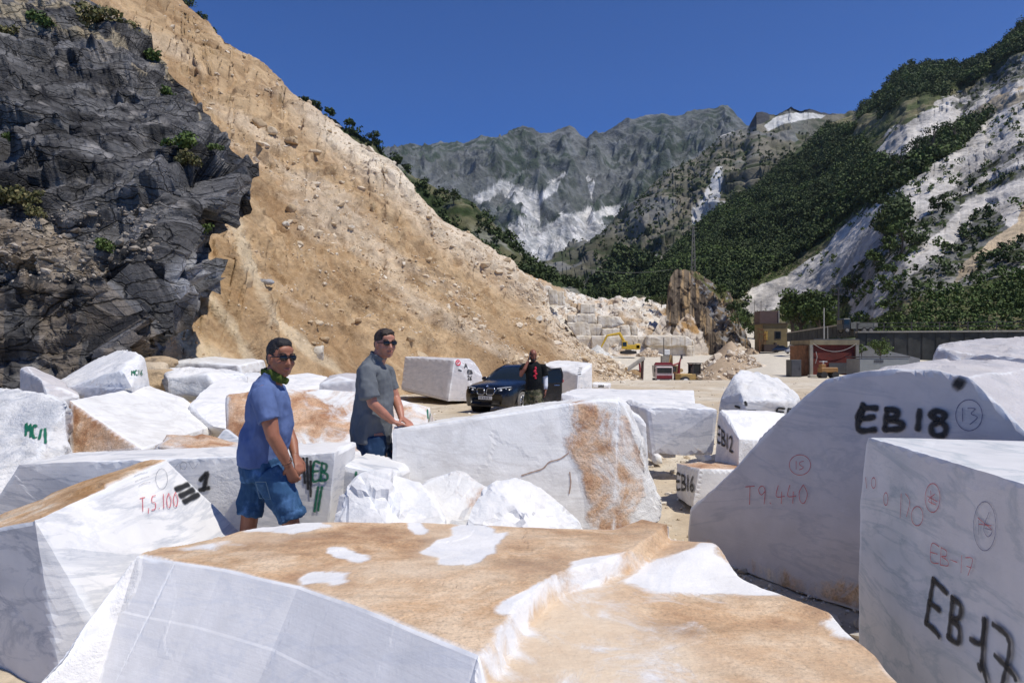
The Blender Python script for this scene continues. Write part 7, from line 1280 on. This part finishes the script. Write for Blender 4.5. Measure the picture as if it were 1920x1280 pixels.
# ============================================================ the dark blue car
def carpaint():
    n = NT('midnight_blue_paint'); c = n.co('Object'); z = n.n('SeparateXYZ'); n.l(c, z.inputs[0]); d = n.ma('MULTIPLY', n.sm(z.outputs[2], .75, .25), n.sm(n.noise(c, 3, 5), .3, .7)); k = n.mix(n.ma('MULTIPLY', d, .55), (.003, .0038, .006), (.14, .12, .095))
    n.fin(k, n.ma('ADD', .24, n.ma('MULTIPLY', d, .5))); n.b.inputs['Coat Weight'].default_value = .25; n.b.inputs['Coat Roughness'].default_value = .06; return n.m
def make_car():
    c = Vector((.20, 25.0, 0)); c.z = gz(c.x, c.y)+.01; fx, fy = -.46, -.888; o = empty('parked_suv', c, math.atan2(fy, fx)); paint = carpaint(); black = flat('black_plastic', (.012, .012, .013), .5, .2, 8); chrome = flat('chrome', (.65, .65, .66), .18, 0, 1, Metallic=1.0); gl = flat('car_glass', (.012, .016, .015), .05, 0, 1)
    X = np.array([2.34, 2.31, 2.22, 2.08, 1.85, 1.45, 1.0, .5, 0, -.6, -1.2, -1.7, -2.05, -2.24, -2.32, -2.34])
    Wd = np.array([.62, .74, .85, .905, .93, .945, .94, .93, .93, .935, .95, .945, .90, .82, .74, .66]); z0 = np.array([.34, .28, .25, .24, .24, .24, .26, .27, .27, .27, .26, .26, .30, .34, .42, .5])
    zs = np.array([.62, .70, .78, .84, .90, .95, .985, 1.0, 1.01, 1.03, 1.06, 1.08, 1.08, 1.04, .96, .86]); zt = np.array([.70, .80, .90, .965, 1.01, 1.07, 1.12, 1.13, 1.13, 1.14, 1.16, 1.17, 1.15, 1.10, 1.0, .9])
    xs = np.concatenate([np.linspace(2.34, 2.0, 14)[:-1], np.linspace(2.0, -2.0, 110)[:-1], np.linspace(-2.0, -2.34, 14)]); I = lambda a: np.interp(xs, X[::-1], a[::-1]); w, a0, b0, t0 = I(Wd), I(z0), I(zs), I(zt)
    sec = []; us = [(0, 'b'), (.55, 'b')]
    rows = []
    for i, x in enumerate(xs):
        W_, zb, zsd, ztp = w[i], a0[i], b0[i], t0[i]; pr = [(0, zb), (W_*.6, zb), (W_*.92, zb), (W_*.965, zb+.06), (W_*.985, zb+.16)]
        for k in range(1, 13): t = k/13; pr.append((W_*(.985+.02*math.sin(math.pi*t)), zb+.16+(zsd-zb-.16)*t))
        pr += [(W_*.985, zsd), (W_*.955, zsd+(ztp-zsd)*.35), (W_*.88, zsd+(ztp-zsd)*.72), (W_*.74, ztp-.01), (W_*.5, ztp+.005), (W_*.25, ztp+.018), (0, ztp+.022)]
        rows.append([(x, y, z) for y, z in pr]+[(x, -y, z) for y, z in pr[-2:0:-1]])
    V = np.array(rows); nu, nv = V.shape[:2]; fs = []
    for i in range(nu-1):
        for j in range(nv):
            k = (j+1) % nv; q = (i*nv+j, i*nv+k, (i+1)*nv+k, (i+1)*nv+j); ct = V.reshape(-1, 3)[list(q)].mean(0)
            if abs(ct[1]) > .5 and any((ct[0]-wx)**2+(ct[2]-.37)**2 < .43**2 for wx in (1.43, -1.38)): continue
            fs.append(q)
    m = MB(); m.v = [tuple(p) for p in V.reshape(-1, 3)]; m.f = fs; m.f += [tuple(range(nv)), tuple(range(nu*nv-1, nu*nv-nv-1, -1))]; body = m.build('body', paint, o, True)
    # greenhouse
    gx = np.array([.98, .6, .25, -.1, -.5, -1.0, -1.5, -1.9, -2.2]); gzv = np.array([1.10, 1.33, 1.50, 1.60, 1.625, 1.60, 1.48, 1.31, 1.15]); gx2 = np.linspace(.98, -2.2, 40); R_ = []
    for x in gx2:
        zt_ = np.interp(x, gx[::-1], gzv[::-1]); k = np.clip((zt_-1.08)/.55, 0, 1); wb = np.interp(x, [-2.2, -1.5, 0, .98], [.66, .80, .84, .80]); wt = .60*k+wb*(1-k); pr = [(wb, 1.05)]
        for t in (.3, .6, .9): pr.append((wb+(wt+.05-wb)*t, 1.05+(zt_-.05-1.05)*t))
        pr += [(wt, zt_-.02), (wt*.8, zt_), (wt*.4, zt_+.012), (0, zt_+.015)]; R_.append([(x, y, z) for y, z in pr]+[(x, -y, z) for y, z in pr[-2::-1]])
    V = np.array(R_); n1, n2 = V.shape[:2]; m = MB(); m.v = [tuple(p) for p in V.reshape(-1, 3)]; m.f = [(i*n2+j, i*n2+j+1, (i+1)*n2+j+1, (i+1)*n2+j) for i in range(n1-1) for j in range(n2-1)]; m.build('windows', gl, o, True)
    m = MB(); q = V[10:32, 4:11]; a, b = q.shape[:2]; m.v = [(p[0], p[1]*1.02, p[2]+.012) for p in q.reshape(-1, 3)]; m.f = [(i*b+j, i*b+j+1, (i+1)*b+j+1, (i+1)*b+j) for i in range(a-1) for j in range(b-1)]; m.build('roof', paint, o, True)
    for s in (0, 1):
        J = lambda i, j: Vector(V[i, j if s == 0 else n2-1-j])*1.006
        m = MB(); m.tube([J(0, 0), J(4, 3), J(8, 4), J(14, 4), J(20, 4), J(26, 4), J(32, 3), J(37, 2), J(39, 1)], .035, 8); m.build('roof_pillar', paint, o, True)
        m = MB(); m.tube([J(19, 0), J(18, 4)], .04, 6); m.build('door_pillar', black, o, True); m = MB(); m.tube([J(2, 0)+Vector((0, 0, .02)), J(38, 0)+Vector((0, 0, .02))], .016, 6); m.build('window_trim', black, o, True)
    # wheels
    for x, sy in ((1.43, 1), (1.43, -1), (-1.38, 1), (-1.38, -1)):
        y = sy*.82; m = MB(); m.tube([(x, y-.13, .37), (x, y-.11, .37), (x, y+.11, .37), (x, y+.13, .37)], [.335, .37, .37, .335], 36); wt_ = m.build('wheel', flat('dusty_tyre', (.16, .145, .125), .9, .4, 5), o, True)
        m = MB(); yo = y+sy*.135; m.tube([(x, y, .37), (x, yo, .37)], [.27, .27], 30); m.build('rim_dish', black, wt_, True); m = MB()
        m.tube([(x+.262*math.cos(a), yo+sy*.004, .37+.262*math.sin(a)) for a in [k*math.pi/16 for k in range(33)]], .012, 6)
        for k in range(5):
            for dv in (-.16, .16): a = k*2*math.pi/5+.3; m.tube([(x+.04*math.cos(a+dv*3), yo+sy*.012, .37+.04*math.sin(a+dv*3)), (x+.262*math.cos(a+dv), yo+sy*.006, .37+.262*math.sin(a+dv))], .014, 5)
        m.cyl((x, yo, .37), (x, yo+sy*.02, .37), .05, n=14); m.build('rim', flat('alloy', (.48, .47, .45), .3, .1, 4, Metallic=.7), wt_, True)
        m = MB(); m.tube([(x, sy*.50, .37), (x, sy*.90, .37)], [.425, .425], 24, cap=False); m.tube([(x, sy*.50, .37), (x, sy*.51, .37)], [.43, .43], 24); m.build('wheel_well', black, o, True)
        m = MB(); m.tube([(x+.445*math.cos(a), sy*.937, .37+.445*math.sin(a)) for a in [-.12+k*(math.pi+.24)/18 for k in range(19)]], .02, 6); m.build('arch_trim', black, o, True)
    def fr(y, z, off=0):                      # a point on the nose
        x = 2.345-.42*abs(y)**2.6-.36*max(0, z-.62)**1.5-.02; return Vector((x+off, y, z))
    for sy in (-1, 1):                        # kidneys
        q = [(.035, .70), (.055, .855), (.09, .875), (.30, .875), (.345, .83), (.335, .74), (.29, .665), (.08, .66)]; m = MB(); m.plate([fr(sy*y, z, .055) for y, z in q], (1, 0, 0), .012); m.build('grille', black, o)
        m = MB(); pts = [fr(sy*y, z, .075) for y, z in q]; m.tube(pts+[pts[0], pts[1]], .013, 6); m.build('grille_frame', chrome, o, True)
        m = MB()
        for k in range(8): y = .07+k*.034; m.box(tuple(fr(sy*y, .77, .07)), (.014, .008, .19))
        m.build('grille_bars', flat('bars', (.06, .06, .06), .4), o)
        q = [(.42, .86), (.44, .76), (.60, .735), (.80, .80), (.875, .90), (.80, .915), (.60, .885)]; m = MB(); m.plate([fr(sy*y, z, .045+.09*max(0, y-.55)) for y, z in q], (1, sy*.55, .25), .03); hl = m.build('headlight', flat('headlight_dark', (.05, .055, .06), .1), o)
        for y, z in ((.54, .81), (.70, .83)): m = MB(); m.ell(fr(sy*y, z, .075+.09*max(0, y-.55)), (.03, .052, .045), 12, 8); m.build('lamp', flat('lamp_lens', (.75, .78, .80), .15), hl, True)
        m = MB(); m.tube([fr(sy*.42, .87, .08), fr(sy*.62, .90, .09), fr(sy*.84, .925, .11)], .012, 6); m.build('light_strip', flat('strip_lens', (.7, .72, .75), .2), hl)
        m = MB(); m.ell(fr(sy*.66, .57, .075), (.02, .045, .04), 12, 8); m.build('fog_lamp', flat('fog_lens', (.6, .62, .62), .2), o, True)
        m = MB(); q = [(.52, .46), (.80, .50), (.84, .66), (.74, .68), (.60, .52)]; m.plate([fr(sy*y, z, .05) for y, z in q], (1, sy*.3, 0), .02); m.build('air_intake', black, o)
        m = MB(); m.ell((.62, sy*1.02, 1.13), (.09, .13, .075), 12, 8); m.build('mirror', paint, o, True)
    m = MB(); m.plate([fr(y, z, .045) for y, z in [(-.5, .34), (.5, .34), (.46, .47), (-.46, .47)]], (1, 0, 0), .03); m.build('lower_grille', black, o); m = MB(); m.tube([fr(-.86, .30, .0), fr(-.5, .29, .04), fr(0, .29, .05), fr(.5, .29, .04), fr(.86, .30, .0)], .025, 6); m.build('front_lip', black, o)
    m = MB(); m.box(tuple(fr(0, .555, .07)), (.02, .52, .115)); pl = m.build('number_plate', flat('plate_white', (.62, .62, .60), .5), o); m = MB()
    for k in range(7): m.box(tuple(fr(-.19+k*.062+(.02 if k > 1 else 0), .555, .083)), (.006, .03, .062))
    m.build('plate_characters', flat('plate_dark', (.10, .10, .11), .6), pl)
    for sy in (-1, 1): m = MB(); m.box(tuple(fr(sy*.242, .555, .084)), (.005, .03, .11)); m.build('blue_strip', flat('plate_blue', (.02, .06, .3), .5), pl)
    cb = Vector((2.215, 0, .925)); m = MB(); m.cyl(cb, cb+Vector((.03, 0, .018)), .042, n=20); bd = m.build('badge', chrome, o)
    for k in range(4):
        a = k*math.pi/2; u, v = Vector((0, 1, 0)), Vector((-.5, 0, .86)); nn = Vector((.86, 0, .5)); c0 = cb+Vector((.033, 0, .02)); m = MB(); m.plate([c0]+[c0+(u*math.cos(a+t)+v*math.sin(a+t))*.028 for t in (0, .52, 1.05, 1.57)], nn, .003); m.build('badge_quarter', flat('badge_blue', (.02, .15, .5), .4) if k % 2 else M_white, bd)
    for x in (-.05, -1.0):                   # handles and shut lines
        m = MB(); m.tube([(x+.10, .965, .93), (x+.08, .985, .935), (x-.08, .985, .935), (x-.10, .965, .93)], .013, 6); m.build('door_handle', chrome, o) if x < -.5 else None
    m = MB()
    for x in (.78, -.28, -1.08): m.tube([(x, .952, .38), (x, .957, .7), (x-.02, .935, 1.02)], .006, 4)
    m.build('shut_lines', black, o); m = MB(); m.box((-.0, .955, .31), (2.3, .03, .10)); m.build('sill', flat('dusty_sill', (.09, .08, .07), .8), o)
    m = MB(); m.ell((-2.2, .80, .98), (.10, .10, .09), 12, 8); m.ell((-2.08, .87, .98), (.12, .045, .07), 12, 8); m.build('tail_light', flat('tail_red', (.35, .01, .015), .15), o, True)
    m = MB(); m.box((.79, -.02, 1.0), (.02, 1.4, .03)); m.box((.2, 0, .7), (1.9, 1.3, .3)); m.build('interior', black, o)
    # open driver's door
    hx, hy = .80, .95; an = math.radians(58); ex = Vector((-math.cos(an), math.sin(an), 0)); nn = Vector((math.sin(an), math.cos(an), 0)); h0 = Vector((hx, hy, 0)); D = lambda l, z: h0+ex*l+Vector((0, 0, z))
    m = MB(); m.plate([D(0, .38), D(1.02, .36), D(1.08, .62), D(1.06, 1.02), D(0, 1.0), D(-.02, .7)], nn, .07); dr = m.build('door', paint, o, False, .01)
    m = MB(); m.tube([D(.02, 1.02)+nn*.03, D(.35, 1.30)+nn*.0, D(.75, 1.49)-nn*.04, D(1.05, 1.52)-nn*.05, D(1.10, 1.3)-nn*.02, D(1.07, 1.02)+nn*.03], .032, 6); m.build('window_frame', black, dr)
    m = MB(); m.plate([D(.04, 1.02)+nn*.03, D(1.05, 1.02)+nn*.03, D(1.07, 1.3), D(1.03, 1.49)-nn*.045, D(.75, 1.47)-nn*.035, D(.35, 1.28)], nn, .005); m.build('door_glass', gl, dr); m = MB(); m.tube([D(.78, .93)+nn*.07, D(.80, .935)+nn*.095, D(.96, .935)+nn*.095, D(.98, .93)+nn*.07], .014, 6); m.build('door_handle', chrome, dr)
    tag(o, 'dark blue SUV coupe with round twin grilles and its driver door standing open', 'car')
make_car()
# ============================================================ the air between here and the mountains
_h = bpy.data.materials.new('haze_air'); _h.use_nodes = True; _t = _h.node_tree; _t.nodes.remove(_t.nodes['Principled BSDF']); _v = _t.nodes.new('ShaderNodeVolumePrincipled')
_v.inputs['Color'].default_value = (.80, .90, 1, 1); _v.inputs['Density'].default_value = .00004; _v.inputs['Anisotropy'].default_value = .3; _t.links.new(_v.outputs[0], _t.nodes['Material Output'].inputs['Volume'])
m = MB(); m.box((0, 0, 0), (7400, 7400, 1500)); o = m.build('haze', _h); o.location = (0, 0, 700); tag(o, 'thin blue summer haze filling the valley', 'haze', kind='stuff')
